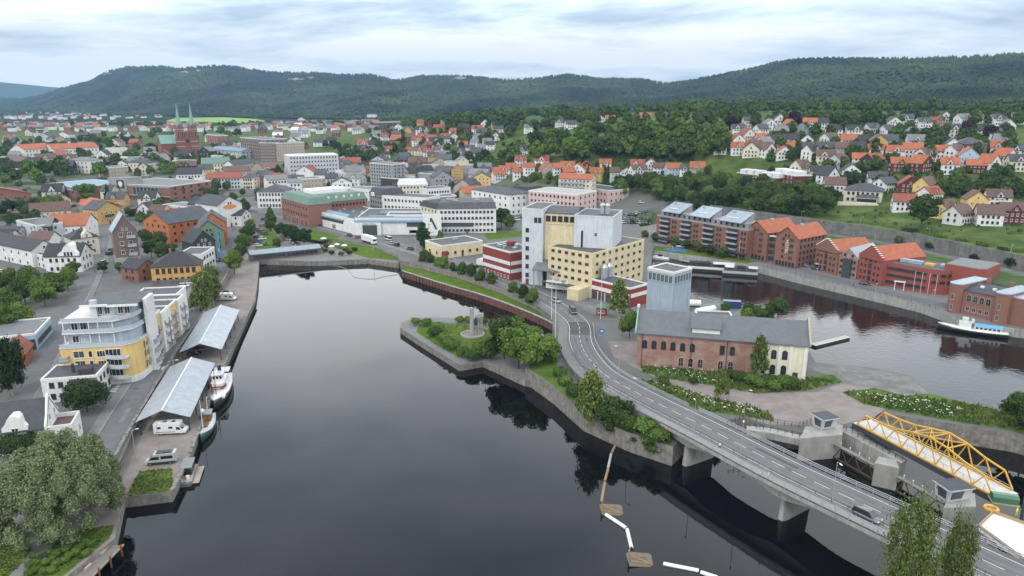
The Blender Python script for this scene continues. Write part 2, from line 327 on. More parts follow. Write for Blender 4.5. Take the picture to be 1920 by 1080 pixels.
n_2 = t.nodes.new('ShaderNodeTexNoise'); n_2.inputs['Scale'].default_value = 0.09; n_2.inputs['Detail'].default_value = 9; t.links.new(g_.outputs['Position'], n_2.inputs['Vector']); ee[1].position = 0.72; ee[1].color = (0.105,0.125,0.04,1); t.links.new(n_2.outputs[0], r_.inputs[0])
sz_ = t.nodes.new('ShaderNodeSeparateXYZ'); t.links.new(g_.outputs['Position'], sz_.inputs[0]); mr_ = t.nodes.new('ShaderNodeMapRange'); mr_.inputs[1].default_value = 11; mr_.inputs[2].default_value = 15; t.links.new(sz_.outputs[2], mr_.inputs[0])
mx_ = t.nodes.new('ShaderNodeMix'); mx_.data_type = 'RGBA'; t.links.new(mr_.outputs[0], mx_.inputs[0]); t.links.new(r2_.outputs[0], mx_.inputs[6]); t.links.new(r_.outputs[0], mx_.inputs[7]); b.inputs['Specular IOR Level'].default_value = 0.08
t.links.new(mx_.outputs[2], b.inputs['Base Color'])
struct(put(grid_mesh('terrain', XX, YY, HH, tm), 'terrain'))
# ------------------------------------------------------------------ hills round the valley
sky_px = [(-500,186,7500,5500),(-150,186,6500,5000),(0,183,6500,4800),(40,184,6200,4500),(75,178,6000,4200),(110,165,5600,3900),(170,150,5200,3500),(205,130,5000,3300),(240,123,4900,3200),(300,122,4800,3000),(340,125,4700,2900),(400,121,4600,2700),(440,122,4500,2600),(500,132,4500,2500),(600,134,4300,2300),(650,138,4200,2200),(690,136,4100,2100),(740,148,4000,2000),(760,145,3900,1950),(800,138,3800,1900),(860,138,3700,1800),(950,147,3600,1650),(1010,143,3500,1600),(1065,136,3400,1550),(1120,143,3400,1500),(1200,145,3300,1450),(1250,154,3200,1400),(1300,147,3100,1400),(1400,127,3000,1350),(1450,114,2900,1300),(1500,107,2800,1250),(1550,105,2800,1250),(1650,106,2800,1200),(1800,102,2700,1200),(1920,95,2600,1200),(2100,90,2600,1200),(2500,90,2600,1200)]
sa = np.array(sky_px, float); az_c = np.arctan((sa[:,0]-960)/F/(CP-(sa[:,1]-540)/F*SP))
el_c = np.array([(-SP-(y-540)/F*CP)/math.hypot(CP-(y-540)/F*SP, (x-960)/F) for x, y, _, _ in sky_px])
NA, NR = 420, 90
AZ = np.linspace(az_c[0], az_c[-1], NA); EL = np.interp(AZ, az_c, el_c); RR = np.interp(AZ, az_c, sa[:,2]); RF = np.interp(AZ, az_c, sa[:,3])
def vnoise(x, y, seed=0):
    def h(i, j): return np.modf(np.abs(np.sin(i*127.1+j*311.7+seed*17.3)*43758.5453))[0]
    xi, yi = np.floor(x), np.floor(y); u, v = x-xi, y-yi; u = u*u*(3-2*u); v = v*v*(3-2*v)
    return (h(xi,yi)*(1-u)+h(xi+1,yi)*u)*(1-v)+(h(xi,yi+1)*(1-u)+h(xi+1,yi+1)*u)*v
def fbm(x, y, o=4): return sum(vnoise(x*2**k, y*2**k, k)/2**k for k in range(o))/sum(1/2**k for k in range(o))
def hill(az, r):
    el, rr, rf = np.interp(az, AZ, EL), np.interp(az, AZ, RR), np.interp(az, AZ, RF)
    s = (r-rf)/(rr-rf); x, y = r*np.sin(az), r*np.cos(az); zb = 22+25*np.clip((az+0.1)/0.4, 0, 1); zr = CH+rr*el-9
    sc = np.clip(s, 0, 1); up = zb+(zr-zb)*(0.45*sc+0.55*sc**1.9)
    amp = (zr-zb)*0.62*np.sin(np.pi*np.clip(sc*1.05, 0, 1))**0.8
    z = up+amp*(fbm(x/520, y/520)-0.58)
    z = np.where(s > 1, zr-(s-1)*250, z); return np.where(s < 0, zb, z)
SS = np.concatenate([np.linspace(-0.9,0,14)[:-1], np.linspace(0,1.06,NR-13)])
AA, S2 = np.meshgrid(AZ, SS); RFb, RRb = np.interp(AA, AZ, RF), np.interp(AA, AZ, RR)
RAD = np.where(S2 < 0, RFb+S2*(RFb-1050), RFb+S2*(RRb-RFb)); ZH = hill(AA, RAD)-np.where(S2 < -0.3, 14, 0)
fm = mat('forest_floor', (0.016,0.03,0.011), (0.007,0.016,0.007), 0.012, 1.0, 0, 6, coord='World', spec=.03)
struct(put(grid_mesh('hills', RAD*np.sin(AA), RAD*np.cos(AA), ZH, fm), 'hills'))
# the far end of the valley, a blue ridge a long way off
fx = np.linspace(-8200, -1500, 60); fy = 8300+0*fx
fz = 75+np.interp(fx, [-8200,-6200,-5800,-5300,-4800,-4000,-1500], [330,270,200,150,120,110,90])*1.0+30*fbm(fx/600, fx*0)
b = MB(); b.v = [(x,7300,10) for x in fx]+[(x,y,z) for x,y,z in zip(fx,fy,fz)]+[(x,9200,10) for x in fx]; n = len(fx)
for k in range(n-1): b.f += [(k,k+1,n+k+1,n+k),(n+k,n+k+1,2*n+k+1,2*n+k)]; b.m += [0,0]
struct(b.build('far_ridge', fm, smooth=True))
gb = MB(); gb.v = [(-8900,60,-6),(8900,60,-6),(8900,9400,8),(-8900,9400,8)]; gb.f = [(0,1,2,3)]; gb.m = [0]; struct(gb.build('valley_floor', mat('valley_meadow',(0.045,0.075,0.02),(0.022,0.042,0.012),0.006,1.0,0,7,coord='World',spec=.05)))
# bare cliffs near the left summits
cliffs = [(345,136,13,3),(372,134,6,4),(556,149,17,4),(862,147,13,4),(584,146,9,3),(205,139,10,2.5)]
# forest on the hills: tens of thousands of small crowns, one mass
def forest_mesh():
    n = 72000
    az = AZ[0]+(AZ[-1]-AZ[0])*rng.random(n*2); az = az[(az > -0.72) & (az < 0.72)][:n]; n = len(az)
    rf, rr = np.interp(az, AZ, RF), np.interp(az, AZ, RR); s = rng.random(n)**0.95*1.02-0.03; r = rf+s*(rr-rf); z = hill(az, r); x, y = r*np.sin(az), r*np.cos(az)
    keep = fbm(x/420+9, y/420+4, 3) < 0.78; d_ = y*CP-(z-CH)*SP; px = 960+F*x/d_; py = 540-F*(y*SP+(z-CH)*CP)/d_
    for a, c, w, h in cliffs: keep &= ~(((px-a)/w)**2+((py-c)/h)**2 < 0.8)
    x, y, z, r = x[keep], y[keep], z[keep], r[keep]; n = len(x)
    con = fbm(x/330, y/330, 3)+0.25*rng.random(n) > 0.62
    k = (r/3000)**0.5; hgt = (7+6*rng.random(n))*k; rad = np.where(con, 0.30, 0.50)*hgt*(0.8+0.5*rng.random(n))
    ang = np.arange(5)*2*math.pi/5; V = np.zeros((n,7,3)); rot = rng.random(n)*6.28
    for i in range(5):
        w = rad*(0.75+0.5*rng.random(n)); V[:,i,0] = x+w*np.cos(ang[i]+rot); V[:,i,1] = y+w*np.sin(ang[i]+rot); V[:,i,2] = z+hgt*np.where(con, 0.12, 0.38+0.2*rng.random(n))
    V[:,5] = np.stack([x,y,z+hgt],-1); V[:,6] = np.stack([x,y,z-1],-1)
    base = (np.arange(n)*7)[:,None]; f = []
    for i in range(5): f += [np.stack([base[:,0]+i, base[:,0]+(i+1)%5, base[:,0]+5],-1), np.stack([base[:,0]+(i+1)%5, base[:,0]+i, base[:,0]+6],-1)]
    return V.reshape(-1,3), np.concatenate(f)
def leaf_mat(name, c1, c2, rnd=0.25, island=0.35, patch=None):
    m = bpy.data.materials.new(name); m.use_nodes = True; t = m.node_tree; b = t.nodes['Principled BSDF']; N = t.nodes.new; L = t.links.new
    b.inputs['Roughness'].default_value = 0.75; b.inputs['Specular IOR Level'].default_value = 0.15
    g = N('ShaderNodeNewGeometry'); oi = N('ShaderNodeObjectInfo'); mixn = N('ShaderNodeMix'); mixn.data_type = 'RGBA'
    mixn.inputs[6].default_value = (*c1, 1); mixn.inputs[7].default_value = (*c2, 1)
    if patch:
        n = N('ShaderNodeTexNoise'); n.inputs['Scale'].default_value = patch; n.inputs['Detail'].default_value = 5; L(g.outputs['Position'], n.inputs['Vector'])
        mr = N('ShaderNodeMapRange'); mr.inputs[1].default_value = 0.35; mr.inputs[2].default_value = 0.65; L(n.outputs[0], mr.inputs[0]); L(mr.outputs[0], mixn.inputs[0])
    else: L(oi.outputs['Random'], mixn.inputs[0])
    hs = N('ShaderNodeHueSaturation'); L(mixn.outputs[2], hs.inputs['Color'])
    hu = N('ShaderNodeMapRange'); wn = N('ShaderNodeTexWhiteNoise'); wn.noise_dimensions = '1D'; L(g.outputs['Random Per Island'], wn.inputs['W']); L(wn.outputs[0], hu.inputs[0]); hu.inputs[3].default_value = 0.475; hu.inputs[4].default_value = 0.515; L(hu.outputs[0], hs.inputs['Hue'])
    a = N('ShaderNodeMapRange'); L(g.outputs['Random Per Island'], a.inputs[0]); a.inputs[3].default_value = 1-island; a.inputs[4].default_value = 1+island
    a2 = N('ShaderNodeMapRange'); L(oi.outputs['Random'], a2.inputs[0]); a2.inputs[3].default_value = 1-rnd; a2.inputs[4].default_value = 1+rnd
    mu = N('ShaderNodeMath'); mu.operation = 'MULTIPLY'; L(a.outputs[0], mu.inputs[0]); L(a2.outputs[0], mu.inputs[1]); L(mu.outputs[0], hs.inputs['Value'])
    L(hs.outputs[0], b.inputs['Base Color'])
    return m
V_, F_ = forest_mesh()
tag(put(np_mesh('hill_forest', V_, F_, leaf_mat('hill_forest_leaf', (0.003,0.010,0.006), (0.034,0.058,0.013), 0, 0.5, 0.0035), smooth=False), 'hill_forest'), 'mixed green forest covering the hills behind the town', 'forest', kind='stuff')  # patch colours mix tree kinds and also stand in for relief shading
crk = mat('pale_cliff', (0.34,0.32,0.30), (0.16,0.155,0.15), 0.02, 0.95, 0, 8, coord='World')
for a, c, w, h in cliffs:
    u = (a-960)/F; v = (c-540)/F; d = Vector((u, CP-v*SP, -SP-v*CP)); t0 = None
    for k in range(500, 6500, 15):
        q = Vector((0,0,CH))+d*k; 
        if q.z < float(hill(np.array(math.atan2(q.x,q.y)), np.array(math.hypot(q.x,q.y)))): t0 = k; break
    if t0 is None: continue
    b = MB(); ppm = t0/F; c0 = Vector((0,0,CH))+d*t0; nx, nz = 9, 5
    for j in range(nz+1):
        for i in range(nx+1):
            fx_ = (i/nx*2-1); fz_ = (j/nz*2-1); k = math.sqrt(max(0.05, 1-0.8*fz_*fz_))
            b.v.append((c0.x+fx_*w*ppm*k+random.uniform(-6,6), c0.y-16+fz_*14+random.uniform(-8,8), c0.z+fz_*h*ppm*(1-0.5*abs(fx_))+random.uniform(-4,4)))
    for j in range(nz):
        for i in range(nx): p = j*(nx+1)+i; b.f.append((p,p+1,p+nx+2,p+nx+1)); b.m.append(0)
    struct(b.build('cliff', crk))
# ------------------------------------------------------------------ the air
hz = MB().box(-9000,9000,-60,9500,-8,560)
hm = bpy.data.materials.new('haze_air'); hm.use_nodes = True; t = hm.node_tree; t.nodes.remove(t.nodes['Principled BSDF'])
pv = t.nodes.new('ShaderNodeVolumePrincipled'); pv.inputs['Color'].default_value = (0.42,0.68,1.0,1); pv.inputs['Density'].default_value = 0.000055; pv.inputs['Anisotropy'].default_value = 0.0
t.links.new(pv.outputs[0], t.nodes['Material Output'].inputs['Volume'])
ho = hz.build('haze', hm); ho['kind'] = 'stuff'; ho['label'] = 'thin pale blue haze in the valley air'
# ------------------------------------------------------------------ roads and surfaces
far_ln = [Vector((x,y,4.53)) for x,y in [(-183,491.7),(-141,440),(-104,399.5),(-73.1,365.6),(-49.8,339.4),(-26.6,312),(-8.9,286.6),(5,261.7),(14.5,242),(20.5,222)]]
near_ln = [Vector(p) for p in [(19.6,201.7,4.95),(20.3,186,5.6),(23,171.5,6.3),(29,157.5,7.1),(35.3,145.5,7.7),(40.5,136.5,8.0),(51.6,118.3,8.0),(64,100.8,8.0),(97,54,8.0),(120,22,8.0)]]
road_ln = spline((far_ln+near_ln)[::-1], 3.0)      # from the near bridge end to the town; offsets > 0 are on the river side
i_ab = min(range(len(road_ln)), key=lambda k: (road_ln[k]-Vector((36.2,144,7.7))).length)
ramp_ln = road_ln[i_ab:]; br_ln = road_ln[:i_ab+1]
i_r0 = min(range(len(ramp_ln)), key=lambda k: (ramp_ln[k]-Vector((20.5,222,4.53))).length)
def deck(name, line, w0, w1, material, thick, zb=None):
    b = MB(); L_, R_ = offset_line(line, w0), offset_line(line, w1); n = len(line)
    for k in range(n):
        lo = zb if zb is not None else line[k].z-thick
        b.v += [tuple(L_[k]), tuple(R_[k]), (L_[k].x,L_[k].y,lo), (R_[k].x,R_[k].y,lo)]
    for k in range(n-1):
        i = 4*k; j = i+4
        b.f += [(i,i+1,j+1,j),(i+2,i,j,j+2),(i+1,i+3,j+3,j+1),(i+3,i+2,j+2,j+3)]; b.m += [0,1,1,1]
    b.f += [(0,2,3,1),(4*n-4,4*n-3,4*n-1,4*n-2)]; b.m += [1,1]
    return b.build(name, material)
struct(deck('road_ramp', ramp_ln[:i_r0+6], -5.7, 5.7, [M['asphalt'], M['concrete_d']], 0, 1.0))
ribbon('road', ramp_ln[i_r0-1:], -3.0, 5.7, M['asphalt'], 0.02)
ribbon('pavement', ramp_ln, -5.7, -2.75, M['pave'], 0.10)
# girder bridge
bridge = thing('road_bridge', 'grey concrete girder bridge carrying the road over the dark water', 'bridge', (0,0,0))
o = deck('deck', br_ln, -5.7, 5.7, [M['asphalt'], M['concrete']], 0.75); o.parent = bridge
o = ribbon('footway', br_ln, -5.45, -2.75, M['pave'], 0.12, None, bridge)
prs = [Vector((40.2,137.6,0)), Vector((53.2,117.6,0)), Vector((67.5,96.5,0))]
g = MB(); Lg, Rg = offset_line(br_ln, -4.2), offset_line(br_ln, 4.2)
for k, p in enumerate(br_ln):
    dm = min((p-Vector((q.x,q.y,p.z))).length for q in prs); dep = 1.0+1.5*math.exp(-(dm/5.0)**2)
    z1 = p.z-0.74; g.v += [(Lg[k].x,Lg[k].y,z1),(Rg[k].x,Rg[k].y,z1),(Lg[k].x,Lg[k].y,z1-dep),(Rg[k].x,Rg[k].y,z1-dep)]
for k in range(len(br_ln)-1):
    i = 4*k; j = i+4; g.f += [(i+2,i,j,j+2),(i+1,i+3,j+3,j+1),(i+3,i+2,j+2,j+3)]; g.m += [0]*3
g.build('girder', M['concrete'], bridge)
for q in prs:
    k = min(range(len(br_ln)), key=lambda k: (br_ln[k]-Vector((q.x,q.y,8))).length); d = (br_ln[min(k+1,len(br_ln)-1)]-br_ln[k-1]); d.z = 0; d.normalize(); nr = Vector((d.y,-d.x,0))
    b = MB()
    for zz_, hw, ht in ((-3,4.6,0.95),(5.4,4.0,0.6)):
        for a in range(16):
            t_ = 2*math.pi*a/16; ca, sa_ = math.cos(t_), math.sin(t_); u = math.copysign(abs(ca)**0.35, ca)*hw; w = math.copysign(abs(sa_)**0.6, sa_)*ht
            p = q+nr*u+d*w; b.v.append((p.x,p.y,zz_))
    for a in range(16): b.f.append((a,(a+1)%16,16+(a+1)%16,16+a)); b.m.append(0)
    b.build('pier', M['concrete'], bridge)
galv = mat('galvanised_steel', (0.42,0.44,0.46), (0.32,0.34,0.36), 2.0, 0.45, metal=0.5)
rustyrail = mat('weathered_rail', (0.22,0.17,0.14), (0.13,0.11,0.10), 1.0, 0.7, metal=0.3)
def railing(name, label, line, every, h, rails, rw=0.06, panel=None, post_w=0.09, mt=galv, cat='railing'):
    t_ = thing(name, label, cat, tuple(line[0])); o0 = Vector(line[0])
    for j, hz_ in enumerate(rails):
        b = MB()
        for a, c in zip(line[:-1], line[1:]): b.bar(a-o0+Vector((0,0,hz_)), c-o0+Vector((0,0,hz_)), rw, rw if not panel else rw)
        b.build('rail', mt, t_)
    if panel:
        b = MB()
        for a, c in zip(line[:-1], line[1:]): b.bar(a-o0+Vector((0,0,(panel[0]+panel[1])/2)), c-o0+Vector((0,0,(panel[0]+panel[1])/2)), 0.03, panel[1]-panel[0])
        b.build('infill_panel', panel[2], t_)
    pm = MB().box(-post_w/2,post_w/2,-post_w/2,post_w/2,-0.05,h).mesh('post', mt); acc = 0.0
    for a, c in zip(line[:-1], line[1:]):
        ln = (c-a).length; s_ = every-acc if acc else 0.0
        while s_ <= ln: p = a+(c-a)*(s_/max(ln,1e-6)); put(pm, 'post', t_, tuple(p-o0)); s_ += every
        acc = ln-(s_-every)
    return t_
infill = mat('pale_railing_mesh', (0.40,0.41,0.42), (0.33,0.34,0.35), 3, 0.6)
i_l1 = min(range(len(road_ln)), key=lambda k: (road_ln[k]-Vector((26,163,6.7))).length)
railing('bridge_railing', 'pale grey meshed railing along the footway edge of the bridge', [p+Vector((0,0,.1)) for p in offset_line(road_ln[:i_l1], -5.55)], 2.4, 1.25, [1.2,0.15], 0.07, (0.2,1.12,infill), 0.11)
railing('guard_rail', 'double steel guard rail on the river side of the bridge road', offset_line(road_ln[:i_ab+1], 5.5), 3.0, 1.15, [1.1,0.75,0.45], 0.10)
railing('guard_rail', 'curved steel guard rail beside the gravel yard at the ramp', offset_line(ramp_ln[1:i_r0], 5.5), 3.0, 1.0, [0.9,0.6,0.35], 0.10)
railing('guard_rail', 'low brownish rail between carriageway and footway', offset_line(road_ln[:i_l1+14], -2.6), 3.0, 0.75, [0.7,0.5], 0.08, mt=rustyrail)
railing('guard_rail', 'grey rail on the road wall above the grass strip', [p+Vector((0,0,.1)) for p in offset_line(ramp_ln[i_r0:], -5.5)[:38]], 3.0, 1.05, [1.0,0.55], 0.07, mt=rustyrail)
# painted lines
def dashes(name, line, w, wid, on, off, material, dz=0.03):
    b = MB(); pos = 0.0; ln = offset_line(line, w); k = 0; acc = []; draw = True; rem = on; cur = [ln[0]]
    segs = []; p = ln[0]
    for q in ln[1:]:
        d = (q-p).length; t_ = 0.0
        while d-t_ > rem:
            t_ += rem; c = p+(q-p)*(t_/d); cur.append(c)
            if draw: segs.append(cur)
            draw = not draw if off else True; rem = on if draw else off; cur = [c]
        rem -= d-t_; cur.append(q); p = q
    if draw and len(cur) > 1: segs.append(cur)
    for sgm in segs:
        i0 = len(b.v)
        for k, c in enumerate(sgm):
            d = sgm[min(k+1,len(sgm)-1)]-sgm[max(k-1,0)]; d.z = 0
            if d.length < 1e-6: d = Vector((1,0,0))
            d.normalize(); nr = Vector((d.y,-d.x,0))*wid/2
            b.v += [tuple(c-nr+Vector((0,0,dz))), tuple(c+nr+Vector((0,0,dz)))]
        for k in range(len(sgm)-1): a = i0+2*k; b.f.append((a,a+1,a+3,a+2)); b.m.append(0)
    o = b.build(name, material); o['kind'] = 'structure'; return o
dashes('road_marking', road_ln, 1.0, 0.16, 3.0, 1.6, M['paint_y'])
dashes('road_marking', road_ln, -2.2, 0.13, 400, 0, M['paint'])
dashes('road_marking', road_ln, 4.4, 0.13, 400, 0, M['paint'])
ribbon('road_patch', ramp_ln[max(i_r0-4,0):i_r0+1], -2.5, 5.0, M['asphalt2'], 0.026)
# quay street on the left with kerbed pavement and crossings
qs = spline([P(x,y,4.52) for x,y in [(185,882),(222,806),(262,738),(303,670),(342,607),(374,556),(398,512),(418,474),(434,436),(446,404)]], 4)
ribbon('road', qs, -3.6, 3.3, M['asphalt'], 0.0)
pv_ = ribbon('pavement', qs, -6.0, -3.6, M['pave'], 0.10)
ribbon('kerb', qs, -3.72, -3.55, M['concrete'], 0.115)
st = spline([P(x,y,4.56) for x,y in [(30,760),(75,690),(112,620),(146,560),(170,512),(188,470),(200,432),(206,405),(190,385)]], 4)
ribbon('road', st, -2.9, 2.9, M['asphalt'], 0.0); ribbon('pavement', st, 2.9, 4.9, M['pave'], 0.10); ribbon('kerb', st, 2.85, 3.0, M['concrete'], 0.115)
xr = [P(x,y,4.54) for x,y in [(150,752),(200,742),(262,738)]]; ribbon('road', spline(xr,3), -3, 3, M['asphalt'], 0.0)
def crossing(c, d, n, ln, wid=0.5, gap=0.55):
    d = Vector((d[0],d[1],0)).normalized(); nr = Vector((d.y,-d.x,0)); b = MB()
    for k in range(n):
        p = c+d*(k-(n-1)/2)*(wid+gap); q = [p+nr*(ln/2)*s1+d*(wid/2)*s2 for s1,s2 in ((-1,-1),(1,-1),(1,1),(-1,1))]
        pts = [(v.x,v.y,v.z+0.03) for v in q]
        if (Vector(pts[1])-Vector(pts[0])).cross(Vector(pts[2])-Vector(pts[0])).z < 0: pts = pts[::-1]
        b.face(pts)
    struct(b.build('zebra_crossing', M['paint']))
a_, b_ = P(270,692,4.55), P(303,690,4.55); crossing((a_+b_)/2, b_-a_, 6, 2.6)
a_, b_ = P(212,735,4.55), P(240,713,4.55); crossing((a_+b_)/2, b_-a_, 8, 2.6)
# surface patches on the island and elsewhere (each a few cm above the one below)
def patch(name, px, z, material, dz=0.02): return sheet(name, [p+Vector((0,0,dz)) for p in PP(px, z)], material)
patch('gravel_yard', [(1140,640),(1195,640),(1200,680),(1290,690),(1400,735),(1530,735),(1580,718),(1700,735),(1640,782),(1560,800),(1440,796),(1395,781),(1300,742),(1225,706),(1150,668)], ZT, M['gravel'])
patch('concrete_apron', [(1515,690),(1560,683),(1640,692),(1706,706),(1742,738),(1700,742),(1590,720)], ZT, M['concrete_d'], 0.035)
patch('meadow', [(1196,672),(1300,678),(1420,700),(1510,708),(1560,702),(1580,716),(1510,732),(1420,738),(1330,722),(1260,712),(1205,698)], ZT, M['meadow'], 0.05)
patch('meadow', [(1195,712),(1240,716),(1330,745),(1440,772),(1452,790),(1395,781),(1310,768),(1240,738)], ZT, M['meadow'], 0.05)
patch('meadow', [(1578,735),(1640,728),(1700,742),(1742,738),(1830,760),(1920,782),(2140,815),(2140,866),(1900,808),(1790,790),(1700,775),(1620,758)], ZT, M['meadow'], 0.05)
patch('meadow', [(1040,640),(1046,690),(1064,712),(1105,740),(1140,752),(1205,788),(1262,826),(1258,835),(1182,810),(1097,773),(1042,726),(990,690),(1030,650)], ZT, M['meadow'], 0.03)
patch('yard', [(1060,560),(1130,545),(1215,560),(1290,556),(1400,581),(1470,602),(1480,640),(1300,600),(1210,600),(1130,600)], ZT, M['concrete_d'], 0.03)
patch('lawn', [(238,930),(250,905),(262,884),(322,878),(325,918),(318,921)], ZQ, M['grass'], 0.04)
patch('lawn', [(-60,985),(20,975),(52,1000),(58,1030),(40,1062),(10,1100),(-80,1100)], ZQ, M['grass'], 0.03)
patch('lawn', [(95,1000),(215,985),(205,1010),(112,1085),(60,1110),(48,1080),(85,1040)], ZQ, M['grass'], 0.03)
ribbon('path', spline([P(x,y,ZQ+.05) for x,y in [(0,950),(50,975),(78,1010),(72,1040),(30,1085),(-20,1130)]], 2), -1.6, 1.6, M['pave'])
patch('lawn', [(792,600),(830,606),(880,610),(945,625),(985,655),(960,670),(900,655),(860,670),(820,648),(780,622)], 2.0, M['grass'], 0.03)
ribbon('path', spline([P(x,y,2.06) for x,y in [(800,600),(845,604),(900,609),(938,620),(938,640),(925,652)]], 2), -1.2, 1.2, M['pave'])
patch('lawn', [(480,470),(520,470),(520,440),(500,425),(482,440)], ZT, M['grass'], 0.05)
patch('lawn', [(585,430),(640,444),(600,452),(560,444),(570,432)], ZT, M['grass'], 0.05)
patch('lawn', [(905,437),(990,433),(990,442),(915,449)], ZT, M['grass'], 0.05)
sl = MB(); sl.face([tuple(P(*q)) for q in ((745,488,ZQ+.05),(690,484,ZQ+.05),(640,468,ZQ+.05),(575,450,ZQ+.05),(560,441,ZT+.04),(622,446,ZT+.04),(702,460,ZT+.04),(748,477,ZT+.04))][::-1]); struct(sl.build('grass_slope', M['grass']))
patch('promenade', [(486,487),(590,490),(690,486),(748,494),(742,486),(690,476),(590,479),(540,474),(490,478)], ZQ, M['pave'], 0.03)
patch('lawn', [(1226,461),(1300,467),(1420,490),(1400,494),(1300,478),(1226,469)], ZR, M['grass'], 0.03)
patch('play_surface', [(1244,466),(1268,464),(1290,468),(1282,472),(1256,471)], ZR, mat('blue_rubber', (0.04,0.16,0.30), (0.03,0.11,0.22), 0.8, 0.8), 0.05)
ribbon('road', spline([P(x,y,ZR+.02) for x,y in [(1190,437),(1260,453),(1350,472),(1440,492),(1540,517),(1640,542),(1720,561),(1770,572),(1830,588)]], 4), -3, 3, M['asphalt'])
# terrace with the through road above the warehouses, its retaining wall and the rock below
tf = [(1330,403),(1475,424),(1560,437),(1650,450),(1760,472),(1920,508),(2060,545)]; tn = [(2060,580),(1920,545),(1800,512),(1700,487),(1560,456),(1475,440),(1330,414)]
sheet('road_terrace', PP(tf,10)+PP(tn,10), [M['woodland'], M['rock']], thick=9)
tl = spline(PP(tf,10),6); ribbon('road', tl, 1.2, 8.2, M['asphalt'], 0.03)
dashes('road_marking', tl, 4.7, 0.15, 3, 6, M['paint'], 0.05)
rw = thing('retaining_wall', 'long dark concrete retaining wall above the road behind the warehouses', 'wall', tuple(tl[0]))
for k in range(0, len(tl)-1):
    a, c = tl[k]-tl[0], tl[k+1]-tl[0]; MB().bar(a+Vector((0,0,2.9)), c+(a-c)*0.012+Vector((0,0,2.9)), 0.7, 6.2).build('wall_panel', M['concrete_d'], rw)
ribbon('grass_verge', [p+Vector((0,0,5.7)) for p in tl], -14, -0.2, M['grass'])
ribbon('grass_verge', [p+Vector((0,0,0.1)) for p in tl], 8.4, 12, M['meadow'])
# low stone wall with cap stones between the street and the left quay
sw = thing('stone_wall', 'low rough stone wall between street and left quay', 'wall', tuple(wall_line[3])); pts = spline([p for p in wall_line[3:10]], 1.15); k = 0
sm = [MB().box(-.56,.56,-.32,.32,0,h_).mesh('stone', M['stone']) for h_ in (.62,.7,.78,.66,.74)]
for a, c in zip(pts[:-1], pts[1:]):
    q = put(sm[random.randrange(5)], 'stone', sw, tuple((a+c)/2-pts[0]+Vector((random.uniform(-.05,.05),random.uniform(-.05,.05),-.02))), math.atan2((c-a).y,(c-a).x)+random.uniform(-.06,.06)); q.scale.x = (c-a).length/1.16
sq = thing('quay_edge', 'weathered granite coping stones along the left quay edge', 'quay edge', tuple(P(322,921,ZQ))); ql = spline(PP([(322,921),(348,868),(360,838),(405,720),(440,640),(478,560)],ZQ),1.6)
cm = [MB().box(-.78,.78,-.4,.4,-.35,h_).mesh('coping_stone', M['stone']) for h_ in (.16,.2,.24)]
for a, c in zip(ql[:-1], ql[1:]): put(cm[random.randrange(3)], 'coping_stone', sq, tuple((a+c)/2-ql[0]), math.atan2((c-a).y,(c-a).x)+random.uniform(-.03,.03))
# sheet-pile wall cap and ribs
sp = thing('sheet_pile_wall', 'rusty brown sheet pile wall below the grass strip', 'wall', tuple(P(754,508,2.6))); ln_ = spline(PP([(754,508),(840,535),(900,552),(960,573),(1020,598),(1041,610)],2.6),2.2); b = MB()
for a, c in zip(ln_[:-1], ln_[1:]): b.bar(a-ln_[0]+Vector((0,0,.12)), c-ln_[0]+Vector((0,0,.12)), .7, .3)
b.build('capping_beam', M['concrete'], sp)
rm = MB().box(-.55,.55,-.25,.25,-5,-.05).mesh('pile', M['rust'])
for a, c in zip(ln_[:-1], ln_[1:]):
    d = (c-a).normalized(); put(rm, 'pile', sp, tuple((a+c)/2-ln_[0]+Vector((d.y,-d.x,0))*-.0), math.atan2(d.y,d.x))

# repairs, covers and bay lines on the asphalt
random.seed(31)
for k in range(16):
    i = random.randrange(4,len(qs)-4); w = random.uniform(-3,1.5); ribbon('road_patch', qs[i:i+random.randrange(2,4)], w, w+random.uniform(.9,1.8), M['asphalt2'] if k%2 else M['pave'], 0.012+.0007*k)
for k in range(10):
    i = random.randrange(4,len(br_ln)+20); w = random.uniform(-1.8,3); ribbon('road_patch', road_ln[i:i+random.randrange(2,5)], w, w+random.uniform(.6,1.2), M['asphalt2'], 0.021+.0004*k)
for w in (-1.3,.1,1.9,3.5): ribbon('tyre_track', road_ln[:len(br_ln)+45], w, w+.42, mat('worn_asphalt',(0.15,0.148,0.146),(0.11,0.11,0.112),0.5,0.8,0,8,coord='World'), 0.0225 if w < 1 else 0.0235)
cov = MB().lathe([(.38,0),(.38,.012)],n=12)
for k in range(14):
    i = random.randrange(3,len(qs)-3); p = qs[i]+Vector((random.uniform(-2.5,2.5),random.uniform(-1,1),.03)); struct(put(cov.mesh('manhole_cover',M['asphalt2']) if k == 0 else bpy.data.meshes['manhole_cover'],'manhole_cover',None,tuple(p)))
b = MB()
for r_ in range(4):
    for k in range(10):
        p = P(1160+k*6.2+r_*3,412+r_*7,ZR); b.box(p.x-.05,p.x+.05,p.y-2.4,p.y+2.4,ZR+.02,ZR+.025)
o = b.build('parking_bay_lines', M['paint']); o['kind'] = 'structure'
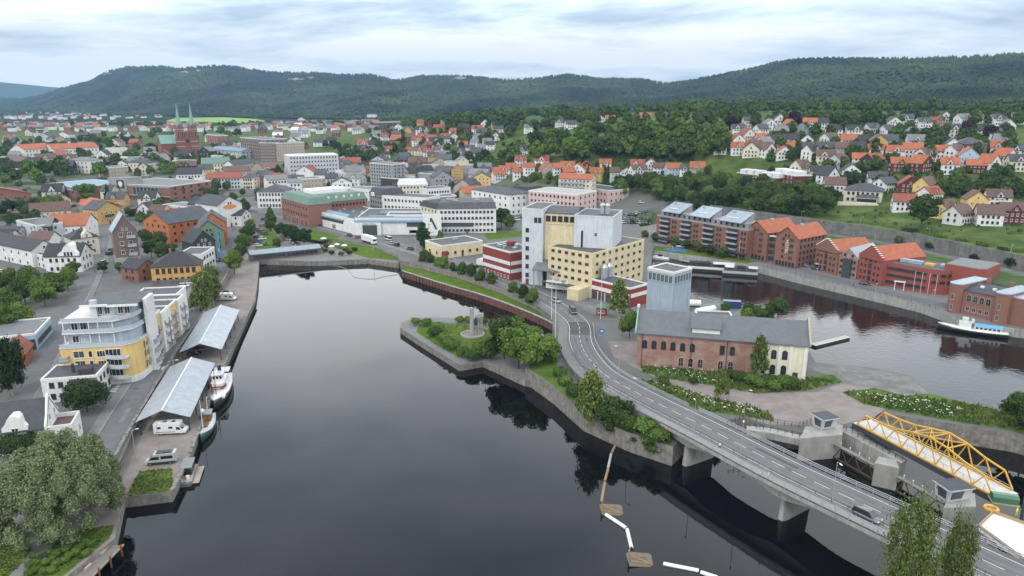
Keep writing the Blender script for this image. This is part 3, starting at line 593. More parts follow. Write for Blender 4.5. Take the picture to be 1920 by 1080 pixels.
# ------------------------------------------------------------------ building kit
def glass(name, c, rough=0.12):
    m = bpy.data.materials.new(name); m.use_nodes = True; b = m.node_tree.nodes['Principled BSDF']; b.inputs['Base Color'].default_value = (*c,1); b.inputs['Roughness'].default_value = rough; b.inputs['Specular IOR Level'].default_value = 0.6
    _mats[name] = m; return m
GL = glass('window_glass', (0.022,0.026,0.032)); GLB = glass('shopfront_glass', (0.05,0.065,0.07)); CAR_GL = glass('car_glass', (0.015,0.018,0.02), 0.06)
W_ = {}
def wall(n, c, c2=None, **k):
    if n not in W_: W_[n] = mat('wall_'+n, c, c2, k.pop('scale',0.35), k.pop('rough',0.85), k.pop('bump',0.01), 6, rnd=k.pop('rnd',0.05), **k)
    return W_[n]
wall('white',(0.66,0.66,0.64),(0.56,0.56,0.545)); wall('cream',(0.60,0.55,0.44),(0.51,0.47,0.38)); wall('yellow',(0.62,0.44,0.17),(0.54,0.38,0.15)); wall('mill',(0.62,0.53,0.34),(0.52,0.45,0.29)); wall('creampaint',(0.64,0.60,0.44),(0.55,0.51,0.37))
wall('ochre',(0.50,0.31,0.10),(0.42,0.26,0.09)); wall('pink',(0.56,0.41,0.39),(0.48,0.36,0.34)); wall('grey',(0.30,0.305,0.31),(0.23,0.235,0.24)); wall('bluegrey',(0.36,0.41,0.47),(0.29,0.34,0.40)); wall('palegrey',(0.47,0.49,0.51),(0.40,0.42,0.44))
wall('red',(0.24,0.045,0.035),(0.18,0.036,0.03)); wall('darkred',(0.13,0.03,0.028),(0.10,0.025,0.024)); wall('orange',(0.42,0.15,0.055),(0.35,0.12,0.048)); wall('green',(0.16,0.23,0.14),(0.12,0.18,0.11)); wall('dark',(0.05,0.05,0.055),(0.035,0.035,0.04)); wall('beige',(0.40,0.34,0.27),(0.32,0.28,0.22)); wall('concrete',(0.33,0.32,0.30),(0.24,0.235,0.22)); wall('silo',(0.52,0.55,0.57),(0.44,0.47,0.49), stripes=(0,0.9,0.03)); wall('steelblue',(0.30,0.35,0.40),(0.26,0.31,0.36), stripes=(2,1.1,0.03)); wall('lightblue',(0.34,0.46,0.55),(0.29,0.40,0.48))
def brickmat(name, c1, c2, mortar, scale=1.0, blot=0.0, c3=None):
    m = bpy.data.materials.new(name); m.use_nodes = True; t = m.node_tree; b = t.nodes['Principled BSDF']; N = t.nodes.new; L = t.links.new; b.inputs['Roughness'].default_value = 0.9
    tc = N('ShaderNodeTexCoord'); s = N('ShaderNodeSeparateXYZ'); L(tc.outputs['Object'], s.inputs[0]); a = N('ShaderNodeMath'); a.operation = 'ADD'; L(s.outputs[0], a.inputs[0]); L(s.outputs[1], a.inputs[1]); c = N('ShaderNodeCombineXYZ'); L(a.outputs[0], c.inputs[0]); L(s.outputs[2], c.inputs[1])
    br = N('ShaderNodeTexBrick'); br.inputs['Scale'].default_value = scale; br.inputs['Color1'].default_value = (*c1,1); br.inputs['Color2'].default_value = (*c2,1); br.inputs['Mortar'].default_value = (*mortar,1); br.inputs['Mortar Size'].default_value = 0.012; br.inputs['Brick Width'].default_value = 0.5; br.inputs['Row Height'].default_value = 0.16; L(c.outputs[0], br.inputs['Vector'])
    n = N('ShaderNodeTexNoise'); n.inputs['Scale'].default_value = 0.28; n.inputs['Detail'].default_value = 8; n.inputs['Roughness'].default_value = 0.7; L(tc.outputs['Object'], n.inputs['Vector']); r = N('ShaderNodeMapRange'); L(n.outputs[0], r.inputs[0]); r.inputs[1].default_value = 0.45; r.inputs[2].default_value = 0.7
    mx = N('ShaderNodeMix'); mx.data_type = 'RGBA'; mu = N('ShaderNodeMath'); mu.operation = 'MULTIPLY'; L(r.outputs[0], mu.inputs[0]); mu.inputs[1].default_value = blot; L(mu.outputs[0], mx.inputs[0]); L(br.outputs[0], mx.inputs[6]); mx.inputs[7].default_value = (*(c3 or mortar),1); L(mx.outputs[2], b.inputs['Base Color']); W_[name] = m; return m
brickmat('brick',(0.22,0.085,0.055),(0.17,0.065,0.045),(0.22,0.17,0.14),1.0,0.15); brickmat('oldbrick',(0.26,0.12,0.085),(0.19,0.085,0.065),(0.26,0.22,0.19),1.0,0.75,(0.36,0.29,0.24)); brickmat('orangebrick',(0.215,0.088,0.056),(0.17,0.07,0.046),(0.20,0.135,0.105),1.0,0.12); brickmat('redbrick',(0.25,0.052,0.036),(0.21,0.045,0.033),(0.21,0.09,0.065),1.0,0.1); brickmat('brownbrick',(0.14,0.095,0.08),(0.11,0.075,0.065),(0.16,0.13,0.12),1.0,0.15)
R_ = {}
def rmat(n, c, c2=None, st=None, rough=0.7): R_[n] = mat('roof_'+n, c, c2, 0.5, rough, 0.02, 7, rnd=0.10, stripes=st); return R_[n]
rmat('orange',(0.36,0.11,0.048),(0.24,0.075,0.038),(0,0.35,0.05)); rmat('redtile',(0.25,0.075,0.045),(0.18,0.055,0.035),(0,0.35,0.05)); rmat('brown',(0.12,0.07,0.055),(0.085,0.052,0.043),(0,0.35,0.05)); rmat('black',(0.036,0.037,0.042),(0.024,0.025,0.028),(0,0.4,0.04)); rmat('slate',(0.062,0.067,0.077),(0.036,0.039,0.047)); rmat('felt',(0.082,0.084,0.088),(0.05,0.052,0.056)); rmat('grey',(0.16,0.165,0.17),(0.115,0.12,0.125)); rmat('metal',(0.27,0.31,0.35),(0.20,0.235,0.27),(0,0.9,0.03),0.45); rmat('tin',(0.31,0.34,0.37),(0.22,0.25,0.28),(1,1.0,0.03),0.4); rmat('green',(0.12,0.19,0.15),(0.085,0.14,0.115),(0,0.6,0.03)); rmat('copper',(0.19,0.33,0.27),(0.14,0.26,0.22),(0,0.6,0.03)); rmat('blue',(0.19,0.27,0.34),(0.15,0.22,0.28),(0,0.6,0.03)); rmat('white',(0.62,0.63,0.63),(0.5,0.51,0.51)); rmat('concrete',(0.33,0.30,0.28),(0.25,0.23,0.22)); rmat('factory',(0.115,0.12,0.13),(0.085,0.09,0.098),(0,0.6,0.03))
FR = mat('frame_white',(0.62,0.62,0.60),(0.54,0.54,0.52),2,0.6); FD = mat('frame_dark',(0.05,0.05,0.055),(0.035,0.035,0.04),2,0.5); FB = mat('frame_brown',(0.12,0.055,0.04),(0.09,0.045,0.035),2,0.6); FS = mat('frame_stone',(0.42,0.38,0.32),(0.34,0.31,0.27),2,0.8)
TRIM = mat('trim_white',(0.64,0.64,0.62),(0.52,0.52,0.50),1,0.6); DOORM = mat('door_paint',(0.11,0.06,0.045),(0.08,0.045,0.035),2,0.5)
_wm = {}
def win_mesh(w, h, fr=FR, gl=GL, mull=1, arch=False, name='window'):
    key = (round(w,2), round(h,2), fr.name, gl.name, mull, arch)
    if key in _wm: return _wm[key]
    b = MB(); f = min(0.11, w*0.1); d = 0.09
    if arch:
        n = 8; r = w/2; pts = [(-r,0),(r,0)]+[(r*math.cos(math.pi*k/n), h-r+r*math.sin(math.pi*k/n)) for k in range(n+1)]
        b.extr([(x*1.14, -0.06 if z == 0 else z*1.05) for x, z in pts], 1, -0.04, 0.02, 0); b.extr(pts, 1, -0.07, -0.03, 1)
        b.box(-0.03,0.03,-0.085,-0.06,0,h,0); b.box(-r,r,-0.085,-0.06,h*.45,h*.45+.05,0)
    else:
        for q in ((-w/2,-w/2+f,0,h),(w/2-f,w/2,0,h),(-w/2+f,w/2-f,0,f),(-w/2+f,w/2-f,h-f,h)): b.box(q[0],q[1],-d,0.02,q[2],q[3],0)
        b.face([(-w/2+f,-0.025,f),(w/2-f,-0.025,f),(w/2-f,-0.025,h-f),(-w/2+f,-0.025,h-f)],1)
        for k in range(mull): x = -w/2+w*(k+1)/(mull+1); b.box(x-.035,x+.035,-d+.02,-.02,f,h-f,0)
        b.box(-w/2-.06,w/2+.06,-.16,0.0,-.07,-.005,0)
    me = b.mesh(name, [fr, gl]); _wm[key] = me; return me
ROT = {'F':0, 'R':math.pi/2, 'L':-math.pi/2, 'B':math.pi}
def on_face(face, u, z, W, D, out=0.0):
    "a point on a wall of the W x D box: u runs left to right as seen from outside"
    return {'F':(u,-out,z), 'R':(W+out,u,z), 'L':(-out,D-u,z), 'B':(W-u,D+out,z)}[face]
def wins(t, face, W, D, us, zs, w, h, fr=FR, gl=GL, mull=1, arch=False, name='window', skip=()):
    me = win_mesh(w, h, fr, gl, mull, arch, name)
    for j, z in enumerate(zs):
        for i, u in enumerate(us):
            if (i,j) in skip: continue
            put(me, name, t, on_face(face,u,z,W,D,0.01), ROT[face])
def evenly(n, L_, m=1.2): return [m+(L_-2*m)*(k+.5)/n for k in range(n)]
def balcony(t, face, u, z, W, D, w=3.0, d=1.4, rail=None, slab=None):
    b = MB().box(-w/2,w/2,-d,0,-.16,0,0)
    b.box(-w/2,w/2,-d,-d+.05,.1,1.0,1); b.box(-w/2,-w/2+.05,-d+.05,0,.1,1.0,1); b.box(w/2-.05,w/2,-d+.05,0,.1,1.0,1)
    b.box(-w/2-.02,w/2+.02,-d-.02,-d+.07,1.0,1.06,0)
    key = ('bal',w,d,(rail or FD).name,(slab or TRIM).name)
    if key not in _wm: _wm[key] = b.mesh('balcony', [slab or TRIM, rail or FD])
    put(_wm[key], 'balcony', t, on_face(face,u,z,W,D), ROT[face])
def roof_part(t, kind, W, D, H, rh, rm, wm=None, ov=0.45, th=0.28, name='roof', x0=0, y0=0):
    b = MB()
    if kind == 'flat':
        b.box(x0+.35,x0+W-.35,y0+.35,y0+D-.35,H-.3,H+.06,0)
        for q in ((x0-.06,x0+W+.06,y0-.06,y0+.35),(x0-.06,x0+W+.06,y0+D-.35,y0+D+.06),(x0-.06,x0+.35,y0+.35,y0+D-.35),(x0+W-.35,x0+W+.06,y0+.35,y0+D-.35)): b.box(q[0],q[1],q[2],q[3],H-.25,H+.4,1)
        return b.build(name, [rm, wm or TRIM], t)
    if kind in ('gx','gy'):
        L_ = D if kind == 'gx' else W; s = rh/(L_/2); o0 = y0 if kind == 'gx' else x0
        pr = [(o0-ov,H-ov*s),(o0+L_/2,H+rh),(o0+L_+ov,H-ov*s),(o0+L_+ov,H-ov*s+th),(o0+L_/2,H+rh+th),(o0-ov,H-ov*s+th)]
        if kind == 'gx': b.extr(pr,0,x0-ov,x0+W+ov)
        else: b.extr(pr,1,y0-ov,y0+D+ov)
    elif kind == 'hip':
        a = min(W,D)/2; i = 0; e = ov
        b.v += [(x0-e,y0-e,H-.05),(x0+W+e,y0-e,H-.05),(x0+W+e,y0+D+e,H-.05),(x0-e,y0+D+e,H-.05)]+[(x0-e,y0-e,H+.12),(x0+W+e,y0-e,H+.12),(x0+W+e,y0+D+e,H+.12),(x0-e,y0+D+e,H+.12)]
        b.v += [(x0+a*.95,y0+D/2,H+rh),(x0+W-a*.95,y0+D/2,H+rh)] if W >= D else [(x0+W/2,y0+a*.95,H+rh),(x0+W/2,y0+D-a*.95,H+rh)]
        b.f += [(3,2,1,0),(0,1,5,4),(1,2,6,5),(2,3,7,6),(3,0,4,7)]
        b.f += [(4,5,9,8),(5,6,9),(6,7,8,9),(7,4,8)] if W >= D else [(4,5,8),(5,6,9,8),(6,7,9),(7,4,8,9)]
        b.m += [0]*9
    elif kind == 'mansard':
        i_ = rh*0.45; e = .3
        b.v += [(x0-e,y0-e,H),(x0+W+e,y0-e,H),(x0+W+e,y0+D+e,H),(x0-e,y0+D+e,H),(x0+i_,y0+i_,H+rh),(x0+W-i_,y0+i_,H+rh),(x0+W-i_,y0+D-i_,H+rh),(x0+i_,y0+D-i_,H+rh)]
        b.f += [(3,2,1,0),(0,1,5,4),(1,2,6,5),(2,3,7,6),(3,0,4,7),(4,5,6,7)]; b.m += [0]*6
    elif kind == 'shed':
        b.extr([(y0-ov,H-.05),(y0+D+ov,H+rh),(y0+D+ov,H+rh+th),(y0-ov,H-.05+th)],0,x0-ov,x0+W+ov)
    return b.build(name, rm, t)
def walls_part(t, kind, W, D, H, rh, wm, base=2.0, name='wall', x0=0, y0=0):
    b = MB(); 
    if kind == 'gx': b.extr([(y0,-base),(y0+D,-base),(y0+D,H),(y0+D/2,H+rh),(y0,H)],0,x0,x0+W)
    elif kind == 'gy': b.extr([(x0,-base),(x0+W,-base),(x0+W,H),(x0+W/2,H+rh),(x0,H)],1,y0,y0+D)
    elif kind == 'shed': b.extr([(y0,-base),(y0+D,-base),(y0+D,H+rh),(y0,H)],0,x0,x0+W)
    else: b.box(x0,x0+W,y0,y0+D,-base,H)
    return b.build(name, wm, t)
def site(pL, pR, H, z=None):
    zz_ = 5.0 if z is None else z
    for _ in range(8):
        a, c = P(*pL, zz_+H), P(*pR, zz_+H)
        if z is not None: break
        zz_ = 0.5*zz_+0.5*gh(*((a+c)/2).xy)
    d = c-a; return Vector((a.x,a.y,zz_)), math.atan2(d.y,d.x), d.xy.length
def bld(name, label, cat, pL, pR, H, D, wm, rm, roof='gx', rh=3.0, z=None, fl=2, cols=4, sc=2, side='R', win=(1.0,1.3), fr=FR, gl=GL, mull=1, chim=1, door=True, group=None, ov=0.45, arch=False, wtop=True, skip0=False, rot=None, W=None):
    org, rz, W0 = site(pL, pR, H, z); W = W or W0
    if rot is not None: rz = rot
    FOOT.append((org.x+math.cos(rz)*W/2-math.sin(rz)*D/2, org.y+math.sin(rz)*W/2+math.cos(rz)*D/2, max(W,D)*.5, min(W,D)*.5))
    t = thing(name, label, cat, tuple(org), rz, group); wm = W_[wm] if isinstance(wm,str) else wm; rm = R_[rm] if isinstance(rm,str) else rm
    walls_part(t, roof, W, D, H, rh, wm)
    r = roof_part(t, roof, W, D, H, rh, rm, None, ov)
    fh = H/fl; zs = [k*fh+fh*.28 for k in range(1 if skip0 else 0, fl)]
    if cols: wins(t,'F',W,D,evenly(cols,W),zs,win[0],min(win[1],fh*.62),fr,gl,mull,arch)
    if sc:
        for s_ in side: wins(t,s_,W,D,evenly(sc,D),zs,win[0],min(win[1],fh*.62),fr,gl,mull,arch)
    if roof == 'gy' and wtop and rh > 2.2: wins(t,'F',W,D,[W/2-.8,W/2+.8] if W > 6 else [W/2],[H+.15],.8,min(1.1,rh*.4),fr,gl,mull)
    if roof == 'gx' and wtop and rh > 2.2 and sc:
        for s_ in side: wins(t,s_,W,D,[D/2],[H+.15],.8,min(1.1,rh*.4),fr,gl,mull)
    if door: MB().box(W*.5-.55,W*.5+.55,-.06,.02,-.1,2.1).build('door', DOORM, t)
    if chim and roof in ('gx','gy','hip'):
        for k in range(chim):
            u = .3+.4*k/(max(chim-1,1)) if chim > 1 else .35; x, y = (W*u,D/2+.3) if (roof == 'gx' or W >= D and roof == 'hip') else (W/2+.3,D*u)
            cb = MB().box(x-.4,x+.4,y-.35,y+.35,H+rh*.5,H+rh+1.0); cb.box(x-.48,x+.48,y-.43,y+.43,H+rh+1.0,H+rh+1.15); cb.build('chimney', W_['brick'], r)
    return t, W, r
FOOT = []
def vents(t, W, D, H, n=3, x0=.15, seed=1):
    rr = random.Random(seed)
    for k in range(n):
        x, y = W*rr.uniform(x0,1-x0), D*rr.uniform(.2,.8); a, h_ = rr.uniform(.5,1.4), rr.uniform(.5,1.3)
        b = MB().box(x-a,x+a,y-.6,y+.6,H+.06,H+h_); b.box(x-a-.08,x+a+.08,y-.68,y+.68,H+h_,H+h_+.12); b.build('roof_vent', galv, t)
def text_part(t, body, size, loc, rot, m, name='lettering', ext=0.03):
    c = bpy.data.curves.new(name, 'FONT'); c.body = body; c.size = size; c.extrude = ext; c.align_x = 'CENTER'; c.align_y = 'CENTER'
    tmp = bpy.data.objects.new('tmp', c); COL.objects.link(tmp); dg = bpy.context.evaluated_depsgraph_get(); me = bpy.data.meshes.new_from_object(tmp.evaluated_get(dg)); bpy.data.objects.remove(tmp); bpy.data.curves.remove(c)
    me.materials.clear(); me.materials.append(m); o = put(me, name, t, loc); o.rotation_euler = rot; return o
def strokes(t, x, y, z, n, h, m, axis='x', seed=1):
    "a line of lettering too small to read: upright letter strokes"
    g = random.Random(seed); b = MB(); u = x
    for k in range(n):
        w = h*g.uniform(.45,.7); c = lambda a0,a1,z0,z1: b.box(a0,a1,y-.02,y,z0,z1) if axis == 'x' else b.box(y-.02,y,a0,a1,z0,z1)
        c(u,u+w*.28,z,z+h); c(u+w*.72,u+w,z,z+h*g.choice((.5,1)))
        q = g.choice((0,.42,.8)); c(u+w*.28,u+w*.72,z+h*q,z+h*(q+.2)); u += w*1.3
    return b.build('lettering', m, t)
# ------------------------------------------------------------------ silo mill and industry on the island
def silo_mill():
    H = 30.0; org, rz, W = site((979,392),(1018,404),H,ZT)      # narrow lift tower, corner nearest the road
    a, c = P(979,392,ZT+H), P(1010,408,ZT+H)
    t = thing('grain_silo', 'tall pale grey and cream grain silo with a stair tower', 'silo', tuple(Vector((a.x,a.y,ZT))), 0)
    ax = (P(1070,404,ZT+H-1)-P(1018,404,ZT+H-1)); rz = -0.33; t.rotation_euler[2] = rz
    # tower
    MB().box(0,8.5,0,20,-2,H).build('tower', W_['silo'], t); roof_part(t,'flat',8.5,20,H,0,R_['felt'],W_['silo'],name='tower_roof')
    wins(t,'F',8.5,20,[2.2],[3+3.6*k for k in range(6)],1.4,1.7,FB,GL,1)
    MB().box(1.6,2.9,-.06,.02,0,2.3).build('door', W_['red'], t)
    wins(t,'F',8.5,20,[5.6,7.2],[H-5.0],1.3,2.0,FB,GL,1)
    # silo bins
    MB().box(8.55,21,2.5,19,-2,H-1.2).build('silo_bins', W_['mill'], t)
    b = MB(); b.box(8.56,21,2.3,2.5,H-5.6,H-5.2); b.build('ledge', W_['mill'], t)
    for k in range(5): put(win_mesh(1.9,2.2,FB,GL,2),'window',t,(9.9+2.4*k,2.49,H-4.6))
    b = MB(); b.extr([(2.2,H-1.2),(10.7,H+.5),(19.3,H-1.2),(19.3,H-1.45),(2.2,H-1.45)],0,8.6,21); b.build('silo_roof', R_['felt'], t)
    MB().box(21.05,36,-.5,18,-2,H-1.5).build('machine_house', W_['silo'], t); roof_part(t,'flat',14.95,18.5,H-1.5,0,R_['felt'],W_['silo'],name='house_roof',x0=21.05,y0=-.5)
    put(win_mesh(.8,7,FB,GL,0),'window',t,(24.2,-.51,H-14)); put(win_mesh(.8,3,FB,GL,0),'window',t,(24.2,-.51,H-19)); put(win_mesh(1.2,1.6,FR,GL,1),'window',t,(29.5,-.51,H-9))
    for k in range(3): b = MB().tube((31+1.2*k,-.5,H-15.5),(31+1.2*k,-1.2,H-15.5),.3,n=8); b.build('exhaust_duct', galv, t)
    for k in range(2): MB().lathe([(.9,H-1.4),(.9,H+1.6),(1.2,H+1.8),(.5,H+2.6)],(30+2*k,8),10).build('cyclone', galv, t)
    # loading hall between tower and mill
    b = MB(); b.extr([(-6,7.6),(4,10.5),(4,10.2),(-6,7.3)],0,6,17.5); b.build('canopy_roof', R_['grey'], t)
    for x in (6.5,12,17): MB().box(x,x+.4,-5.8,-5.4,-1,7.4).build('post', W_['grey'], t)
    MB().box(8.6,17.5,2.1,2.4,-1,10).build('hall_wall', W_['dark'], t)
    return t, rz
silo, silo_rz = silo_mill()
def mill():
    H = 16.5; a = P(1028,463,ZT+H); c = P(1111,477,ZT+H); e = P(1216,456,ZT+H)
    rz = math.atan2((c-a).y,(c-a).x); W = (c-a).length; D = 36.0
    t = thing('mill_building', 'cream four storey mill with rows of small brown windows and dark flat roof', 'mill', tuple(Vector((a.x,a.y,ZT))), rz)
    walls_part(t,'flat',W,D,H,0,W_['mill']); r = roof_part(t,'flat',W,D,H,0,R_['felt'],W_['mill'])
    wins(t,'F',W,D,evenly(6,W,.8),[2.6+3.1*k for k in range(5)],1.5,1.0,FB,GL,2); wins(t,'R',W,D,evenly(8,D,1),[2.6+3.1*k for k in range(5)],1.5,1.0,FB,GL,2)
    for k in range(2): MB().lathe([(1.3,-1),(1.3,11),(.5,12.2)],(W+1.9,5.2+3.2*k),14).build('silo_tank', galv, t)
    for k in range(4): MB().lathe([(.6,H),(.6,H+.9),(.9,H+1.1),(.3,H+1.6)],(W*.55+1.7*k,14+.6*k),9).build('roof_vent', galv, r)
    MB().box(-.5,W*.85,-3.4,-.02,3.3,3.6).build('loading_canopy', R_['felt'], t)
    for k in range(3): MB().box(2.2+3.5*k,4.2+3.5*k,-.08,.02,0,2.6).build('loading_door', FB, t)
    for k in range(3): MB().box(1.0+3.2*k,2.2+3.2*k,-1.2,-.1,3.62,4.8).build('cooling_unit', galv, t)
    MB().box(W-6,W-1,-7,-.05,-1,4.2).build('loading_dock', W_['mill'], t)
mill()
t, W, r = bld('office_block','dark red three storey office with white window bands beside the silo','office',(905,460),(957,474),11.5,13,'red','felt','flat',0,ZT,3,0,0,door=False); D = 13
for z_ in (6.2,2.9):
    for f_, L_ in (('F',W),('R',D)):
        me = MB().box(0,L_-.4,-.05,.02,0,1.5).mesh('window_band',TRIM); put(me,'window_band',t,on_face(f_,.2,z_,W,D) if f_ == 'F' else (W,.2,z_),ROT[f_]); wins(t,f_,W,D,evenly(10 if f_ == 'F' else 3,L_,.4),[z_+.12],.95,1.2,FR,GL,1)
wins(t,'F',W,D,evenly(8,W,.5),[.5],1.0,1.3,FR,GL,1); vents(t,W,D,11.5,5,seed=3); MB().box(W*.35,W*.5,D*.6,D*.8,11.5,13.4).build('roof_cabin',W_['red'],t)
t, W, r = bld('workshop','low cream workshop with dark flat roof beside the red office','workshop',(828,462),(905,452),6.0,16,'mill','felt','flat',0,ZT,1,5,2,side='L',win=(1.3,1.3),fr=FB); vents(t,W,16,6,2,seed=5); MB().box(-.1,3.2,-.1,.02,0,3.6).build('garage_door',W_['red'],t)
t, W, r = bld('office_wing','low red office wing with white window bands and dark flat roof','office',(1093,520),(1182,542),7.0,10,'red','felt','flat',0,ZT,2,0,0,door=False)
MB().box(.3,W-.3,-.05,.02,3.6,5.0).build('window_band',TRIM,t); wins(t,'F',W,10,evenly(12,W,.5),[3.7],1.1,1.2,FR,GL,1); MB().box(W+.0,W+.05,.4,9.6,3.6,5.0).build('window_band',TRIM,t); wins(t,'R',W,10,evenly(3,10,.6),[3.7],1.3,1.2,FR,GL,1)
MB().box(.5,W-.5,-.06,.02,0,2.7).build('undercroft_glazing',GLB,t)
for k in range(7): MB().box(1+k*(W-2.4)/6,1.4+k*(W-2.4)/6,-.5,-.1,-1,3.2).build('column',W_['palegrey'],t)
t, W, r = bld('silo_tower','blue-grey windowless silo tower with a glazed band under the roof','tower',(1215,503),(1264,513),23.5,9,'steelblue','felt','flat',0,ZT,1,0,0,door=False)
for f_, L_ in (('F',W),('R',9)): wins(t,f_,W,9,evenly(max(4,int(L_/1.3)),L_,.3),[20.4],1.15,2.2,mat('frame_steel',(0.33,0.36,0.38),(0.28,0.30,0.32),2,.5),GLB,1)
MB().box(-.1,W+.1,-.1,-.02,22.9,23.6).build('fascia',W_['palegrey'],t)
# old brick factory
def factory():
    H = 9.6; a = P(1196,623,ZT+H); c = P(1517,648,ZT+H); rz = math.atan2((c-a).y,(c-a).x); W = (c-a).length; D = 13.5
    t = thing('brick_factory', 'long old brick factory with grey ribbed roof and cream painted end', 'factory', tuple(Vector((a.x,a.y,ZT))), rz)
    wx = W*.735; MB().extr([(0,-2),(D,-2),(D,H),(D/2,H+4.4),(0,H)],0,0,wx).build('brick_wall',W_['oldbrick'],t); MB().extr([(0,-2),(D,-2),(D,H),(D/2,H+4.4),(0,H)],0,wx+.01,W).build('painted_wall',W_['creampaint'],t)
    r = roof_part(t,'gx',W,D,H,4.4,R_['factory'],ov=.5); x = W*.41
    b = MB().box(x-3.6,x+3.6,.9,5,H-.2,H+2.3); b.build('dormer',TRIM,r); MB().extr([(.4,H+2.1),(5.6,H+3.9),(5.6,H+4.1),(.4,H+2.3)],0,x-4,x+4).build('dormer_roof',R_['factory'],r)
    MB().extr([(-.4,H-.3),(D/2,H+5.0),(D+.4,H-.3),(D+.4,H+.6),(D/2,H+5.7),(-.4,H+.6)],0,-.75,-.35).build('gable_coping',R_['copper'],r); MB().extr([(-.4,H-.3),(D/2,H+5.0),(D+.4,H-.3),(D+.4,H+.6),(D/2,H+5.7),(-.4,H+.6)],0,W+.1,W+.5).build('gable_coping',W_['beige'],r)
    for x_ in (-.55,): MB().box(x_-.35,x_+.35,D/2-.4,D/2+.4,H+5.2,H+6.0).build('gable_finial',TRIM,r)
    us = [W*(.045+.058*k) for k in range(6)]; wins(t,'F',W,D,us,[5.2],1.2,2.3,FD,GL,1,True); wins(t,'F',W,D,[W*(.272+.058*k) for k in range(3)],[1.0],1.2,2.4,FS,GL,1,True); wins(t,'F',W,D,[W*.508,W*.567],[1.0],1.2,2.4,FS,GL,1,True); put(win_mesh(1.3,2.5,FD,GL,1),'window',t,(W*.512,-.01,5.2)); wins(t,'F',W,D,[W*.571],[5.2],1.2,2.4,FD,GL,1,True)
    wins(t,'F',W,D,[W*.755,W*.81,W*.872],[1.0],1.2,2.5,FD,GL,1,True); wins(t,'F',W,D,[W*.81,W*.872],[5.2],1.2,2.4,FD,GL,1,True); MB().box(W*.925,W*.955,-.06,.02,.2,1.9).build('window',FD,t)
    for k in (.735,.775,.842,.905,.985): MB().box(W*k-.35,W*k+.35,-.22,.02,-1,H-.3).build('pilaster',TRIM,t)
    for k in (.03,.33,.54): MB().tube((W*k,-.15,-1),(W*k,-.15,H-.2),.09,n=6).build('downpipe',FD,t)
    return t
factory()
t, W, r = bld('pump_house','small low shed with red fascia behind the brick factory','shed',(1307,592),(1373,594),3.6,5,'white','felt','flat',0,ZT,1,4,1,win=(.8,.7),door=False); MB().box(-.1,W+.1,-.12,-.07,2.9,3.9).build('fascia',W_['red'],t)
# ------------------------------------------------------------------ lock: walls, bridge houses, truss bridge, gates
conc = W_['concrete']
def bridge_house(label, pL, pR, z0):
    a, c = P(*pL,z0), P(*pR,z0); rz = math.atan2((c-a).y,(c-a).x); W = (c-a).length
    t = thing('lock_house', label, 'control cabin', tuple(a), rz, 'lock control cabins'); t.scale = (.8,.8,.8)
    b = MB(); b.v = [(0,0,0),(W,0,0),(W,3.4,0),(0,3.4,0),(-.5,-.7,3.2),(W+.4,-.4,2.8),(W+.3,3.6,2.8),(-.4,3.6,3.2)]; b.f = [(3,2,1,0),(0,1,5,4),(1,2,6,5),(2,3,7,6),(3,0,4,7),(4,5,6,7)]; b.m = [0]*6; b.build('wall',W_['palegrey'],t)
    b = MB(); b.v = [(-.9,-1.1,3.25),(W+.7,-.7,2.85),(W+.6,4,2.85),(-.8,4,3.25),(-.9,-1.1,3.45),(W+.7,-.7,3.05),(W+.6,4,3.05),(-.8,4,3.45)]; b.f = [(3,2,1,0),(4,5,6,7),(0,1,5,4),(1,2,6,5),(2,3,7,6),(3,0,4,7)]; b.m = [0,1,0,0,0,0]; b.build('roof',[TRIM,R_['slate']],t)
    b = MB(); b.face([(.5,-.15,.6),(W*.62,-.13,.6),(W*.64,-.55,2.6),(.35,-.6,2.6)]); b.build('front_window',GLB,t)
    b = MB(); b.face([(-.1,2.6,.5),(-.1,.4,.5),(-.5,.2,2.7),(-.42,2.8,2.7)]); b.build('side_window',GLB,t)
    return t
bridge_house('pale control cabin on the lock wall beside the gravel yard',(1541,806),(1572,800),5.6); bridge_house('pale control cabin on the pier near the construction site',(1776,942),(1826,935),7.0)
def block(name, label, px, z0, z1, m=conc, cat='pier'):
    pts = PP(px, z1); o = Vector((pts[0].x,pts[0].y,0)); t = MB().prism([(p.x-o.x,p.y-o.y) for p in pts], z0, z1).build(name, m, None, tuple(o)); tag(t, label, cat); return t
block('lock_pier','concrete pier under the cabin by the gravel yard',[(1500,822),(1580,815),(1580,796),(1510,800)],-4,5.5)
block('lock_pier','small concrete mid pier between the brown lock gates',[(1640,868),(1686,878),(1680,862),(1648,856)],-4,5.0)
block('lock_pier','concrete pier under the cabin near the construction site',[(1770,952),(1830,950),(1828,925),(1780,920)],-4,6.9)
block('lock_wall','long grey lock side wall below the yellow truss bridge',[(1574,806),(1690,868),(1700,862),(1590,800)],-4,4.4,M['concrete'],'wall')
block('sluice_bridge','concrete walkway with railing over the dark sluice opening',[(1400,806),(1440,811),(1510,826),(1512,818),(1440,802),(1400,798)],3.4,4.9,M['concrete'],'walkway')
railing('lock_railing','thin dark railing along the sluice walkway', PP([(1372,805),(1400,800),(1440,806),(1512,822)],4.9), 1.5, 1.1, [1.05,.55], .05, mt=FD)
railing('lock_railing','dark fence between meadow and sluice walkway', PP([(1370,795),(1395,785),(1440,794),(1500,802),(1525,790)],4.55), 1.5, 1.2, [1.15,.6], .05, mt=FD)
railing('lock_railing','dark railing along the lock wall by the truss bridge', PP([(1576,802),(1692,864)],4.5), 1.6, 1.1, [1.05,.55], .05, mt=FD)
YEL = mat('yellow_paint',(0.56,0.31,0.03),(0.44,0.24,0.025),.8,.45); BRN = mat('brown_steel',(0.10,0.062,0.035),(0.07,0.045,0.028),.8,.7)
